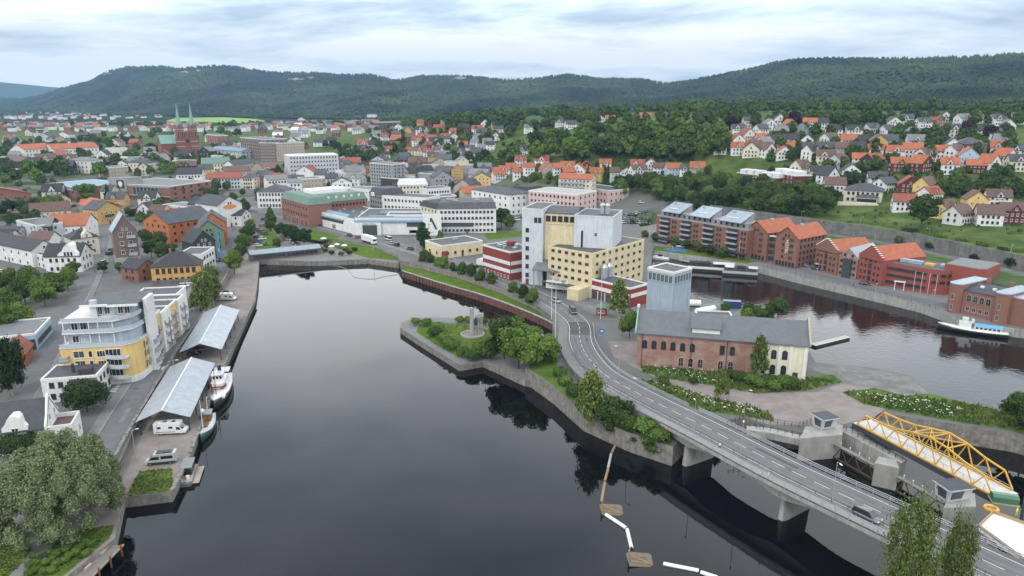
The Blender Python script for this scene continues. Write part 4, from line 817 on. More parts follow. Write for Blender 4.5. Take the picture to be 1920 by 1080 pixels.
def truss_bridge():
    z0 = 6.6; a, c = P(1607,796,z0), P(1860,930,z0); e = P(1650,776,z0); d = (c-a); Lb = d.length; rz = math.atan2(d.y,d.x); Wd = 5.2
    t = thing('truss_bridge','yellow steel truss bridge over the lock with a pale deck','bridge',tuple(a),rz)
    MB().box(-1,Lb+1,0,Wd,-.5,0).build('deck',mat('pale_deck',(0.50,0.49,0.47),(0.40,0.39,0.38),.6,.8),t); MB().box(-1,Lb+1,-.35,-.02,-1.1,-.1).build('edge_beam',FD,t); MB().box(-1,Lb+1,Wd+.02,Wd+.35,-1.1,-.1).build('edge_beam',FD,t)
    n = 8; xs = [Lb*k/n for k in range(n+1)]; top = [min(4.6, 2.6+.0*k) for k in range(n+1)]
    hgt = lambda x: 2.9+2.3*math.exp(-((x/Lb-.58)/.22)**2)
    for s_ in (0,Wd):
        b = MB(); xt = [Lb*(k+.5)/n for k in range(n)]
        for k in range(n-1): b.bar((xt[k],s_,hgt(xt[k])),(xt[k+1],s_,hgt(xt[k+1])),.27,.27)
        b.build('top_chord',YEL,t); b = MB().box(0,Lb,s_-.16,s_+.16,.02,.3); b.build('bottom_chord',YEL,t)
        for k in range(n):
            MB().bar((xs[k],s_,.2),(xt[k],s_,hgt(xt[k])),.18 if k else .28,.18).build('diagonal',YEL,t); MB().bar((xt[k],s_,hgt(xt[k])),(xs[k+1],s_,.2),.18 if k < n-1 else .28,.18).build('diagonal',YEL,t)
    for k in (3,4,5): x = Lb*(k+.5)/n; MB().bar((x,0,hgt(x)),(x,Wd,hgt(x)),.2,.2).build('cross_brace',YEL,t)
    for k in (3,4): x0, x1 = Lb*(k+.5)/n, Lb*(k+1.5)/n; MB().bar((x0,0,hgt(x0)),(x1,Wd,hgt(x1)),.14,.14).build('cross_brace',YEL,t); MB().bar((x0,Wd,hgt(x0)-.02),(x1,0,hgt(x1)-.02),.14,.14).build('cross_brace',YEL,t)
    for y in (.6,Wd-.6):
        MB().box(0,Lb,y-.03,y+.03,1.0,1.06).build('hand_rail',galv,t)
        for k in range(16): MB().box(Lb*k/15-.03,Lb*k/15+.03,y-.03,y+.03,0,1.0).build('rail_post',galv,t)
truss_bridge()
def gate(label, p0, p1, z0=3.6):
    a, c = P(*p0,z0), P(*p1,z0); d = c-a; Lg_ = d.length; t = thing('lock_gate',label,'lock gate',tuple(a),math.atan2(d.y,d.x),'brown truss lock gates')
    MB().box(0,Lg_,-.5,.5,-.12,.05).build('walkway',M['stone'],t); MB().box(0,Lg_,-.1,.1,-3.3,-3.0).build('bottom_chord',BRN,t); MB().box(0,Lg_,-.12,.12,-.45,-.13).build('top_chord',BRN,t)
    n = max(4,int(Lg_/1.6))
    for k in range(n): x0, x1 = Lg_*k/n, Lg_*(k+1)/n; MB().bar((x0,0,-.3 if k%2 else -3.1),(x1,0,-3.1 if k%2 else -.3),.18,.18).build('diagonal',BRN,t)
    lm = MB().lathe([(.06,0),(.06,.5),(.14,.52),(.1,.7)],n=8).mesh('lamp',TRIM)
    for k in range(5): put(lm,'lamp',t,(Lg_*(k+.5)/5,.35,.05))
gate('brown truss lock gate from the yard pier to the mid pier',(1566,832),(1655,880)); gate('brown truss lock gate from the mid pier to the far pier',(1684,893),(1772,943))
# construction deck in the lower right corner
def site_deck():
    z0 = 7.6; pts = [(1835,988),(1862,962),(1925,985),(2060,1050),(2060,1120),(1935,1062)]; w = PP(pts,z0); o = Vector((w[0].x,w[0].y,z0)); t = thing('unfinished_bridge_deck','white sheeted unfinished bridge deck with timber edge and scaffold','bridge deck',tuple(o))
    MB().prism([(p.x-o.x,p.y-o.y) for p in w],-.6,0).build('deck',mat('white_sheeting',(0.68,0.68,0.67),(0.55,0.55,0.54),.5,.6),t)
    tim = mat('timber',(0.36,0.24,0.12),(0.27,0.18,0.09),1.5,.8)
    for a, c in ((0,1),(1,2),(2,3),(5,0)): MB().bar(w[a]-o+Vector((0,0,.25)),w[c]-o+Vector((0,0,.25)),.15,.5).build('timber_edge',tim,t)
    d = (w[4]-w[5]).normalized()
    for k in range(7):
        p = w[5]+(w[0]-w[5])*(k/6)-o
        for hh in (0,1,2): MB().bar(p+Vector((-.9,-.7,-4)),p+Vector((-.9,-.7,1.2)),.07,.07).build('scaffold_pole',galv,t) if hh == 0 else None
    for hh in (-2.5,-.6,1.0): MB().bar(w[5]-o+Vector((-.9,-.7,hh)),w[0]-o+Vector((-.9,-.7,hh)),.08,.08).build('scaffold_rail',galv,t)
    MB().bar(w[5]-o+Vector((-.6,-.5,-1.7)),w[0]-o+Vector((-.6,-.5,-1.7)),1.0,.06).build('scaffold_board',tim,t)
    for k in range(3): q = w[5]+(w[0]-w[5])*((k+.5)/3)-o+Vector((1.8,.8,0)); MB().box(q.x-.5,q.x+.5,q.y-.5,q.y+.5,-5,-.6).build('support_column',conc,t)
site_deck()
# ------------------------------------------------------------------ right bank: brick apartments, hotel, warehouses, power station
def brick_flats():
    H = 14.0; org, rz, W = site((1232,404),(1402,432),H,ZR); D = 13; t = thing('brick_apartments','five storey brick apartment block with three sloping metal roofs and dark balconies','apartment block',tuple(org),rz)
    walls_part(t,'flat',W,D,H,0,W_['orangebrick']); roof_part(t,'flat',W,D,H,0,R_['felt'],W_['grey'])
    n = 12; u = W/n
    for k in range(n):
        x = u*(k+.5)
        if k%3 == 1:
            MB().box(x-u*.95,x+u*.45,-.05,.02,.5,H-.4).build('painted_recess',W_['dark'],t)  # flat dark sheet on the brick, its colour stands in for recess shade
            for j in range(5): balcony(t,'F',x-u*.25,.9+2.65*j,W,D,u*1.3,1.3,galv,FD)
        elif k%3 == 2: wins(t,'F',W,D,[x-.6,x+1.1],[.9+2.65*j for j in range(5)],1.1,1.4,FD,GL,1)
    wins(t,'L',W,D,evenly(3,D),[1+2.65*j for j in range(5)],1.1,1.4,FD,GL,1)
    MB().box(1.5,W-1.5,2,D-1,H+.02,H+2.7).build('attic_storey',W_['grey'],t); wins(t,'F',W,D,evenly(16,W,2),[H+.6],1.2,1.4,FD,GL,1,name='attic_window')
    for o_ in t.children:
        if o_.name.startswith('attic_window'): o_.location.y = 1.99
    for k in range(3):
        x0 = 3+W*.33*k; b = MB(); b.v = [(x0,-.3,H+2.6),(x0+W*.22,-.3,H+2.6),(x0+W*.22,D*.75,H+6.6),(x0,D*.75,H+6.6)]; b.v += [(x,y,z+.3) for x,y,z in b.v]; b.f = [(3,2,1,0),(4,5,6,7),(0,1,5,4),(1,2,6,5),(2,3,7,6),(3,0,4,7)]; b.m = [0]*6; r = b.build('metal_roof',R_['metal'],t)
        MB().extr([(2,H+2.6),(D*.75,H+2.6),(D*.75,H+6.5)],0,x0+.3,x0+W*.22-.3).build('roof_gable',W_['grey'],t)
        for q in range(4): MB().box(x0+3+1.4*q,x0+4+1.4*q,2.6,3.8,H+4.15,H+4.5).build('skylight',FR,r)
        MB().box(x0+2,x0+3,D*.55,D*.55+1,H+5,H+7).build('chimney',galv,r)
    MB().box(-1,W+1,-3.2,-.1,2.9,3.2).build('arcade_roof',W_['dark'],t)
brick_flats()
HG = 'orange brick hotel wings'
for lab, pL, pR, D in (('orange brick hotel wing next to the apartments, tiled gable','(1398,429)','(1440,437)',21),('orange brick hotel wing with white vertical hotel lettering','(1456,441)','(1497,448)',22)):
    t, W, r = bld('hotel',lab,'hotel',eval(pL),eval(pR),13.5,D,'orangebrick','orange','gy',4.6,ZR,5,0,7,'R',(1.2,1.5),FD,GL,1,0,False,HG)
    wins(t,'F',W,D,[W*.72],[1+2.7*k for k in range(1,5)],2.0,1.3,FD,GLB,1); wins(t,'F',W,D,[W*.35],[1+2.7*k for k in range(1,5)],1.0,1.4,FD,GL,1); wins(t,'F',W,D,evenly(6,W,.6),[.4],1.2,2.0,FD,GL,0); MB().box(W*.5,W*.5+1.5,D*.4,D*.4+1.5,16.5,18.6).build('roof_vent',galv,r)
text_part(t,'HOTEL',2.0,(W*.52,-.08,9.2),(math.pi/2,math.pi/2,0),TRIM)
bld('hotel','glazed link with balconies between the two hotel wings','hotel',(1438,442),(1458,444),12,12,'orangebrick','felt','flat',0,ZR,4,3,0,win=(1.6,1.8),fr=FD,gl=GLB,door=False)
def stepped(label, pL, pR, H, D, rh, wm, rm, shaft=True, step=True):
    t, W, r = bld('warehouse',label,'warehouse',pL,pR,H,D,wm,rm,'gy',rh,ZR,4,0,0,'R',(.9,1.0),FD,GL,1,0,False,'gabled waterfront warehouses',ov=.15,wtop=False)
    if step:
        b = MB(); n = 7
        for k in range(n): x0 = W/2*(k/n); zt = H+rh*((k+1)/n)+.55; b.box(x0,x0+W/2/n,-.35,.4,H-.6,zt); b.box(W-x0-W/2/n,W-x0,-.35,.4,H-.6,zt)
        b.build('stepped_gable',W_[wm],t); c = MB()
        for k in range(n): x0 = W/2*(k/n); zt = H+rh*((k+1)/n)+.56; c.box(x0-.1,x0+W/2/n,-.45,.5,zt,zt+.14); c.box(W-x0-W/2/n,W-x0+.1,-.45,.5,zt,zt+.14)
        c.build('gable_coping',TRIM,t)
    for j in range(4): wins(t,'F',W,D,[W*.14,W*.3,W*.7,W*.86] if j < 3 else [W*.3,W*.7],[1.2+2.6*j],.95,1.1,FD,GL,1)
    if shaft: wins(t,'F',W,D,[W*.5],[1.0+2.6*j for j in range(4)],1.6,2.0,FD,GL,1)
    else: MB().box(W*.3,W*.7,-1.2,.02,0,H-.3).build('glass_bay',GLB,t); [MB().box(W*.3+W*.1*k-.05,W*.3+W*.1*k+.05,-1.26,-1.2,0,H-.3).build('bay_mullion',FD,t) for k in range(5)]
    return t
stepped('old brick warehouse with stepped gable and orange roof beside the hotel',(1530,463),(1572,474),10.0,20,4.2,'orangebrick','orange'); stepped('brown brick warehouse with a glass bay and grey white roof',(1574,480),(1609,486),8.6,20,3.8,'oldbrick','metal',False,False); stepped('bright red stepped gable warehouse with orange roof',(1612,478),(1656,489),10.5,23,4.6,'redbrick','orange')
def curved_red():
    H = 9.6; org, rz, W = site((1658,491),(1745,505),H,ZR); t = thing('curved_building','bright red three storey building with curved corner and flat dark roof','building',tuple(org),rz)
    ol = [(0,0),(W,0)]+[(W+6*math.sin(a),6-6*math.cos(a)) for a in [math.pi*k/14 for k in range(1,8)]]+[(W+6,16),(0,16)]
    MB().prism(ol,-2,H).build('wall',W_['redbrick'],t); MB().prism([(x*.985+.2,y*.96+.3) for x,y in ol],H-.1,H+.12).build('roof',R_['felt'],t)
    MB().prism([(W+3,5),(W+15,4),(W+17,6),(W+17,22),(W+3,22)],-2,H+2).build('rear_block',W_['redbrick'],t); MB().prism([(W+3.3,5.4),(W+14.8,4.4),(W+16.7,6.2),(W+16.7,21.7),(W+3.3,21.7)],H+1.9,H+2.15).build('rear_roof',R_['grey'],t)
    wins(t,'F',W,16,evenly(9,W,1),[1.4,4.2,6.9],1.9,1.1,FD,GL,2)
    for k in (1,3,5):
        a = math.pi*k/14+.1; put(win_mesh(1.9,1.1,FD,GL,2),'window',t,(W+6.02*math.sin(a),6-6.02*math.cos(a),6.9),a); put(win_mesh(1.9,1.1,FD,GL,2),'window',t,(W+6.02*math.sin(a),6-6.02*math.cos(a),4.2),a)
    for k in range(4): MB().tube((W*.72+2.6*k,-.7,-.5),(W*.72+2.6*k,-.7,H-1.5),.08,n=6).build('white_post',TRIM,t)
    for x,y,w,h_,m in ((4,5,8,1.3,R_['metal']),(13,5,3.5,1.0,YEL),(18,7,3,1.1,galv)): MB().box(x,x+w,y,y+2.4,H+.1,H+h_).build('roof_plant',m,t)
curved_red()
def power_station():
    H = 8.6; org, rz, W = site((1808,543),(1868,556),H,ZR); D = 15; t = thing('power_station','old brown brick power station with rounded corner towers on the right quay','power station',tuple(org),rz)
    MB().box(0,W,0,D,-2,H).build('wall',W_['brick'],t); b = MB(); b.extr([(-.2,H),(D*.5,H+1.5),(D+.2,H),(D+.2,H-.2),(-.2,H-.2)],0,.1,W-.1); r = b.build('roof',R_['slate'],t)
    for x0 in (-4.6,W+.05):
        o = [(x0,2),(x0,-.6),(x0+1,-1.8),(x0+2.3,-2.2),(x0+3.6,-1.8),(x0+4.55,-.6),(x0+4.55,2),(x0+4.55,D),(x0,D)]; MB().prism(o,-2,H+1.6).build('corner_tower',W_['brick'],t); MB().prism([(x0+2.28+(x-x0-2.28)*1.06,6+(y-6)*1.03) for x,y in o],H+1.62,H+2.0).build('tower_coping',R_['metal'],t)
        for zz_ in (1.0,4.8): wins(t,'F',W,D,[x0+2.3],[zz_],1.0,2.0,FS,GL,1); t.children[-1].location.y = -2.22
    MB().box(W+4.65,W+22,1,D,-2,H+.5).build('side_wing',W_['brick'],t); MB().box(W+4.5,W+22.1,.9,D+.1,H+.52,H+.9).build('wing_coping',R_['metal'],t)
    wins(t,'F',W,D,evenly(4,W,1),[4.9],1.4,2.3,FS,GL,1,True); wins(t,'F',W,D,evenly(4,W,1),[1.4],1.3,1.6,FS,GL,1)
    for k in range(3): MB().box(3+4*k,4+4*k,4,5,H+.8,H+1.5).build('skylight',FR,r)
    for x in (1,W-2): MB().box(x,x+1,D-3,D-2,H,H+3).build('chimney',W_['brick'],r)
power_station()
# ------------------------------------------------------------------ left bank: open sheds
def shed(label, n0, n1, f1, D):
    a, c, e = P(*n0,6.2), P(*n1,6.2), P(*f1,6.2); W = (c-a).length; d = (e-c); Ls = d.length; rz = math.atan2(d.y,d.x)-math.pi/2
    o = Vector((c.x,c.y,ZQ)); t = thing('open_shed',label,'shed',tuple(o),rz,'open quay sheds with metal roofs'); W = 10.2
    b = MB(); pr = [(-W-.6,3.5),(-W/2,5.7),(.6,3.5),(.6,3.62),(-W/2,5.86),(-W-.6,3.62)]; b.extr(pr,1,-.6,Ls+.6); r = b.build('roof',R_['tin'],t)
    MB().bar((-W/2,-.6,5.9),(-W/2,Ls+.6,5.9),.35,.08).build('ridge_cap',R_['white'],r)
    for k in range(5):
        y = .4+(Ls-.8)*k/4
        for x in (-W,0): MB().box(x-.12,x+.12,y-.12,y+.12,-.1,3.75).build('post',FD,t)
        tb = MB(); tb.bar((-W,y,3.6),(0,y,3.6),.14,.18); tb.bar((-W,y,3.6),(-W/2,y,5.5),.12,.14); tb.bar((0,y,3.6),(-W/2,y,5.5),.12,.14); tb.bar((-W/2,y,3.6),(-W/2,y,5.5),.1,.1); tb.build('roof_truss',FD,t)
    return t
shed('nearer open shed with pale ribbed metal roof beside the white ship',(262,787),(352,778),(398,681),33); shed('farther open shed with pale ribbed metal roof beside the drooping trees',(342,654),(412,652),(445,581),38)
# ------------------------------------------------------------------ left bank: apartment house with terraces
def apartments():
    H = 10.2; a = P(112,655,ZT+H); rz = 0.17; W = 17.5; D = 15; t = thing('apartment_building','yellow and grey terraced apartment building with rounded balconies at the street corner','apartment building',tuple(Vector((a.x,a.y,ZT))),rz)
    rc = 4.5; ol = [(0,-.0),(W-rc,-.0)]+[(W-rc+rc*math.sin(q),rc-rc*math.cos(q)) for q in [math.pi/2*k/6 for k in range(1,7)]]+[(W+1.0,D),(0,D)]
    MB().prism([(x+(.25 if x > 8 else -.1),y-.2) for x,y in ol],-2,1.6).build('plinth',W_['white'],t); MB().prism(ol,1.62,H).build('wall',W_['yellow'],t); MB().prism([(W/2+(x-W/2)*1.02,D/2+(y-D/2)*1.02) for x,y in ol],H+.01,H+.25).build('terrace',W_['palegrey'],t)
    b = MB(); sc_ = [(W/2+(x-W/2)*1.0,D/2+(y-D/2)*1.0,H+.25) for x,y in ol[:-2]]
    for p,q in zip(sc_[:-1],sc_[1:]): b.bar((p[0],p[1],p[2]+.5),(q[0],q[1],q[2]+.5),.06,.9)
    b.build('terrace_parapet',mat('glass_rail',(0.40,0.44,0.46),(0.35,0.39,0.41),2,.3),t)
    for z_ in (2.2,5.0,7.6):
        wins(t,'F',W,D,[4.2],[z_],2.6,1.9,FR,GLB,1); wins(t,'F',W,D,[6.9],[z_],1.0,1.8,FR,GL,0); wins(t,'F',W,D,[9.4],[z_],2.1,1.7,FR,GL,2)
        put(win_mesh(3.8,2.0,FR,GL,3),'window',t,(12.2,-.02,z_)); b = MB(); n = 8
        arc = [(10.6+5.2*k/n,-.2-1.7*math.sin(math.pi*(.1+.6*k/n))) for k in range(n+1)]; b.prism(arc+[(15.8,.9),(10.6,.05)],z_-.35,z_-.15)
        for p,q in zip(arc[:-1],arc[1:]): b.bar((p[0],p[1],z_+.35),(q[0],q[1],z_+.35),.05,.9)
        b.build('balcony',W_['palegrey'],t); wins(t,'R',W+.6,D,[6.5,8.6],[z_],1.1,1.9,FR,GL,0); balcony(t,'R',11.6,z_-.2,W+.8,D,3.6,1.6,galv,W_['palegrey']); put(win_mesh(2.6,2.0,FR,GL,2),'window',t,(W+.95,11.6,z_),math.pi/2); balcony(t,'F',.9,z_-.2,W,D,2.0,1.2,galv,W_['palegrey'])
    # grey upper storeys, set back
    MB().prism([(1.2,2.6),(13,2.2),(16.2,4.5),(17,8),(17,D),(1.2,D)],H+.26,H+3.3).build('upper_storey',W_['bluegrey'],t); MB().prism([(.4,1.4),(12.5,1.0),(16.4,3.6),(17.6,8),(17.6,D+.2),(.4,D+.2)],H+3.32,H+3.6).build('upper_terrace',TRIM,t)
    MB().prism([(1.6,3.0),(12.6,2.8),(15.6,5),(16.4,8),(16.4,D),(1.6,D)],H+3.62,H+6.2).build('upper_storey',W_['bluegrey'],t); MB().prism([(0,1.6),(12.9,1.2),(16.2,4.2),(17.2,8),(17.2,D+.2),(0,D+.2)],H+6.22,H+6.6).build('upper_terrace',TRIM,t)
    for z_ in (H+.7,H+4.0):
        for x,w in ((3,1.6),(5.4,2.2),(9.9,2.6),(12,1.2)): put(win_mesh(w,1.9,FR,GL,1 if w < 2 else 2),'window',t,(x,2.52 if z_ < H+2 else 2.9,z_))
        for x in (.9,6.8,9.0,12.4): MB().box(x-.1,x+.1,1.5,1.7,z_-.4,z_+2.3).build('terrace_post',TRIM,t)
    b = MB()
    for z_ in (H+3.6,H+6.6):
        for p,q in (((.5,1.5),(12.5,1.1)),((12.5,1.1),(16.3,3.7)),((16.3,3.7),(17.5,8))): b.bar((p[0],p[1],z_+.5),(q[0],q[1],z_+.5),.05,.85)
    b.build('terrace_railing',_mats['glass_rail'],t)
    # penthouse under a floating roof
    MB().prism([(6.5,6.5),(11.5,6),(16.5,6.6),(16.9,D+2),(5.8,D+2)],H+6.62,H+9.4).build('penthouse',W_['bluegrey'],t); MB().prism([(4.2,4.6),(10.4,4.8),(10.8,3.9),(17.9,4.0),(18.1,D+3),(4.4,D+3)],H+9.42,H+9.8).build('roof',R_['felt'],t); MB().prism([(4.1,4.5),(10.35,4.7),(10.75,3.8),(18.0,3.9),(18.2,4.2),(10.9,4.1),(10.5,5.0),(4.3,4.9)],H+9.35,H+9.9).build('roof_fascia',TRIM,t)
    for x in (8.2,10,13.2,14.8): put(win_mesh(1.4,2.1,FR,GL,1),'window',t,(x,6.1,H+6.9))
    MB().box(6.4,7.9,4.9,6.2,H+6.6,H+11).build('chimney',W_['palegrey'],t); MB().box(17.95,18.9,8.6,14.5,-1,H+10).build('fin_wall',TRIM,t)
    # long street wing, bays of yellow and white
    for k,(m,h_) in enumerate((('yellow',12.6),('white',11.6),('yellow',11.4),('white',10.8))):
        y0 = D+.05+8*k; MB().box(2,W-.4+(.5 if k%2 else 0),y0,y0+7.95,-2,h_).build('street_bay',W_[m],t); roof_part(t,'flat',W-2.4,7.9,h_+.02,0,R_['felt'],None,name='bay_roof',x0=2.2,y0=y0)
        for z_ in (1.6,4.5,7.4): wins(t,'R',W-.4+(.5 if k%2 else 0),D,[y0+2,y0+5.8],[z_],1.2,1.8,FR,GL,1); balcony(t,'R',y0+4,z_-.3,W-.4+(.5 if k%2 else 0),D,2.6,1.3,galv,W_['palegrey'])
    # rear wing
    MB().box(-6,1.9,D+9,D+38,-2,10.2).build('rear_wing',W_['grey'],t); roof_part(t,'flat',7.9,29,10.22,0,R_['felt'],None,name='rear_roof',x0=-6,y0=D+9); wins(t,'F',W,D,[-4.2,-1],[6.6],1.5,1.4,FR,GL,1); [setattr(o_,'location',Vector((o_.location.x,D+8.98,o_.location.z))) for o_ in list(t.children)[-2:]]
    MB().box(2,15,D+33,D+43,-2,10.6).build('rear_wing',W_['white'],t); roof_part(t,'flat',13,10,10.62,0,R_['felt'],None,name='rear_roof',x0=2,y0=D+33); wins(t,'F',W,D,[5,9.5],[7.2],1.3,1.2,FR,GL,1); [setattr(o_,'location',Vector((o_.location.x,D+32.98,o_.location.z))) for o_ in list(t.children)[-2:]]
apartments()
# ------------------------------------------------------------------ left bank: houses near the park
t, W, r = bld('villa','white villa with slate roof and curved gables at the left edge','house',(-90,822),(84,800),5.2,8.5,'white','slate','gx',4.6,ZT,2,5,2,'R',(1.0,1.4),FR,GL,1,1,False)
b = MB(); b.extr([(-.5,-1),(9,-1),(9,5.6),(8.2,6.3),(7.2,7.2),(6.3,8.6),(5.6,9.6),(4.9,10.6),(4.25,11),(3.6,10.6),(2.9,9.6),(2.2,8.6),(1.3,7.2),(.3,6.3),(-.5,5.6)],0,W,W+.4); b.build('curved_gable',W_['white'],t); wins(t,'R',W+.4,8.5,[2.4,6],[5.6],1.0,1.4)
x = W-5.2; b = MB(); b.extr([(x-2.3,3),(x+2.3,3),(x+2.3,6),(x+1.7,6.6),(x+1.1,7.8),(x+.5,8.3),(x-.5,8.3),(x-1.1,7.8),(x-1.7,6.6),(x-2.3,6)],1,-.3,3.2); b.build('curved_dormer',W_['white'],t); put(win_mesh(1.3,1.4),'window',t,(x,-.31,4.4))
MB().box(W+.41,W+5,-.5,6.5,-2,4.4).build('annex',W_['white'],t); MB().box(W+.8,W+4.6,-.1,6.1,4.3,4.45).build('annex_terrace',R_['brown'],t); b = MB()
for q in ((W+.4,W+5.02,-.52,-.2),(W+4.7,W+5.02,-.2,6.52),(W+.4,W+4.7,6.2,6.52)): b.box(q[0],q[1],q[2],q[3],4.4,5.3)
b.build('annex_parapet',W_['white'],t); wins(t,'R',W+5.02,7,[1.6,4.5],[1.4],1.1,1.6); put(win_mesh(1.2,1.4),'window',t,(W+2.7,-.53,1.6))
t, W, r = bld('corner_house','low white house with grey flat roof in front of the apartments','house',(76,714),(181,706),5.8,10,'white','felt','flat',0,ZT,2,5,3,'R',(1.1,1.4),FD,GL,1,0,False); MB().box(W*.62,W*.86,2,4,5.9,7.2).build('roof_vent',FD,t); MB().box(W*.45,W*.49,4,4.8,5.9,8).build('chimney',FD,t); MB().box(W*.5,W+.05,-.08,.02,-.5,5.6).build('brown_cladding',W_['brownbrick'],t)
t, W, r = bld('workshop','blue-grey flat roofed workshop on the left side street','workshop',(-40,637),(67,627),4.6,17,'lightblue','grey','flat',0,ZT,1,4,7,'R',(2.4,1.5),FD,GLB,1,0,False); MB().box(W-4.5,W-.4,-.1,.02,0,3.2).build('garage_door',FD,t)
bld('cottage','small house with terracotta gable and black roof edge by the workshop','house',(2,668),(46,663),3.4,9,'orange','redtile','gy',3,ZT,1,2,0,z=None) if False else bld('cottage','small house with terracotta roof behind the large left tree','house',(2,668),(46,663),3.4,9,'orange','redtile','gy',3.0,ZT,1,2,0)
# ------------------------------------------------------------------ left town
B = bld
t, W, r = B('ochre_hall','long ochre brick hall with black hipped roof beside the quay street','hall',(282,502),(374,497),7.6,15,'ochre','black','hip',4.6,ZT,2,7,3,'R',(1.3,2.1),FB,GL,1,1); MB().box(-.1,W+.1,-.1,-.02,-1,2.4).build('stone_base',M['concrete_d'],t)
B('brick_house','small brick house with black roof left of the ochre hall','house',(226,500),(257,505),5.5,9,'brick','black','gx',2.8,ZT,2,2,2,'R',fr=FD)
t, W, r = B('brick_tenement','tall brown brick gabled house with balconies and metal roof','house',(211,434),(256,430),15.5,11,'brownbrick','metal','gy',7,ZT,4,2,2,'R',(1.5,1.9),FR,GL,1,0); MB().box(-.08,W+.08,-.1,11.1,-2,3.6).build('plaster_base',W_['concrete'],t)
for k in range(1,4): balcony(t,'F',W*.72,k*3.87+.6,W,11,3.4,1.2,galv,TRIM)
B('gabled_house','orange rendered gabled building with grey green roof and scaffold side','building',(268,413),(315,420),10.5,26,'orange','slate','gy',5.2,None,3,4,6,'R',(1.2,1.4),FD)
B('gabled_house','green gabled house with dark roof edge near the quay trees','building',(364,436),(419,432),9.5,12,'green','slate','gy',5.4,None,3,4,3,'R',(1.0,1.3),FD)
B('gabled_house','orange gabled house with grey green roof behind the green one','building',(372,420),(424,417),11,14,'orange','slate','gy',5.0,None,3,4,3,'R',(1.0,1.3),FD)
B('gabled_house','black roofed dark timber house on the corner by the blue banner','building',(361,456),(403,450),8.5,12,'dark','black','gy',5.0,None,3,3,3,'R',(1.0,1.3),FR)
t, W, r = B('white_block','white modern block with roof terrace next to the ochre hall','building',(378,478),(402,464),10,10,'white','felt','flat',0,None,3,4,3,'R',(1.6,1.2),FD)
t, W, r = B('town_house','white gabled building with an orange oval sign on its gable','building',(407,386),(453,380),13,22,'white','slate','gy',4.4,None,3,0,5,'R',(1.0,1.5),FD)
b = MB(); b.extr([(W*.5+4.4*math.cos(2*math.pi*k/20),11.6+1.3*math.sin(2*math.pi*k/20)) for k in range(20)],1,-.12,-.02); b.build('oval_sign',mat('sign_orange',(0.55,0.25,0.08),(0.45,0.2,0.07),2,.6),t)
B('town_house','pale house with black roof and skylights left of the oval sign','building',(352,383),(408,386),9,14,'cream','black','gx',4,None,2,6,2,'L',(1.0,1.4),FD)
B('low_shop','long low dark roofed building in front of the oval sign gable','building',(345,402),(452,404),6.5,12,'white','black','gx',2.6,None,2,7,2,'R',(1.0,1.3),FD)
B('flat_block','pale flat roofed block below the brick theatre','building',(305,384),(357,390),8,14,'cream','grey','flat',0,None,2,7,3,'L',(1.2,1.4),FD)
B('brick_annex','dark brick gabled annex behind the orange building','building',(340,408),(366,406),8,12,'brick','black','gy',3,None,2,2,2,'L',fr=FD)
t, W, r = B('yellow_house','yellow timber villa with white trimmed gable windows','house',(181,394),(224,388),9,13,'ochre','slate','gy',4.2,None,2,4,4,'L',(1.2,1.7),FR,GL,1,1); balcony(t,'F',W*.5,4.6,W,13,5,1.2,FD,FD)
B('grey_house','grey plastered house with orange tiled roof left of the yellow villa','house',(147,383),(182,392),8.5,15,'concrete','orange','gx',3.5,None,2,3,2,'L')
B('white_house','large white house with wide orange tiled roof on the left','house',(86,424),(160,422),8.5,16,'white','orange','gx',5,None,2,5,2,'R')
t, W, r = B('cream_villa','cream villa with dark roof and curved front gable','house',(133,449),(184,443),8.5,12,'cream','black','hip',3.8,None,2,4,3,'R',(1.1,1.7),FR,GL,1,1)
MB().extr([(W*.35,8.2),(W*.8,8.2),(W*.74,10),(W*.64,11.2),(W*.575,12.4),(W*.51,11.2),(W*.41,10)],1,-.35,2.5).build('front_gable',W_['cream'],t); put(win_mesh(1.0,1.4),'window',t,(W*.575,-.36,8.9)); balcony(t,'F',W*.57,4.4,W,12,3,1,FD,TRIM)
t, W, r = B('white_villa','white villa with scalloped gable and black roof in the left foreground','house',(82,481),(150,479),7.2,12,'white','black','gx',4.2,None,2,5,3,'R',(1.0,1.5),FD,GL,1,1)
MB().extr([(W*.38,6.9),(W,6.9),(W*.97,8.2),(W*.86,9.3),(W*.78,11.2),(W*.69,12.4),(W*.6,11.2),(W*.52,9.3),(W*.41,8.2)],1,-.4,6).build('scalloped_gable',W_['white'],t); wins(t,'F',W,12,[W*.6,W*.69,W*.78],[7.4],.8,1.5,FD); [setattr(o_,'location',o_.location+Vector((0,-.4,0))) for o_ in list(t.children)[-3:]]
B('white_house','long white house with black roof and small dormer at the left edge','house',(-30,452),(58,470),7.5,11,'white','black','gx',3.6,None,2,6,2,'R',(.9,1.1),FD)
B('white_house','white low wing between the long white house and the villa','house',(56,474),(86,482),5.5,10,'white','felt','flat',0,None,2,3,1,'R',(.9,1.1),FD,door=False)
B('small_house','small white house with brown red tiled roof between white villas','house',(52,449),(92,449),5,9,'white','brown','gx',3.2,None,2,3,2,'L')
B('grey_block','pale curved stair block with dark flat roof on the left','building',(30,414),(68,424),10,12,'palegrey','felt','flat',0,None,3,2,2,'R',(1,1.2),FD)
B('dark_house','dark boarded house with grey roof beside the stair block','building',(64,425),(94,424),9.5,12,'dark','grey','gx',3.5,None,3,3,2,'R')
B('brown_house','white house with dark brown roof and white gabled dormers','house',(56,398),(132,393),6.5,11,'cream','brown','gx',4.5,None,2,6,2,'R',chim=2)
B('grey_house','low grey roofed house at the far left edge','house',(-40,438),(28,440),5,10,'white','slate','gx',3.2,None,1,5,2,'R')
B('garage_block','white flat roofed garage beside the street','garage',(146,488),(174,480),4.2,9,'white','grey','flat',0,None,1,2,2,'R',(1,1),FD)
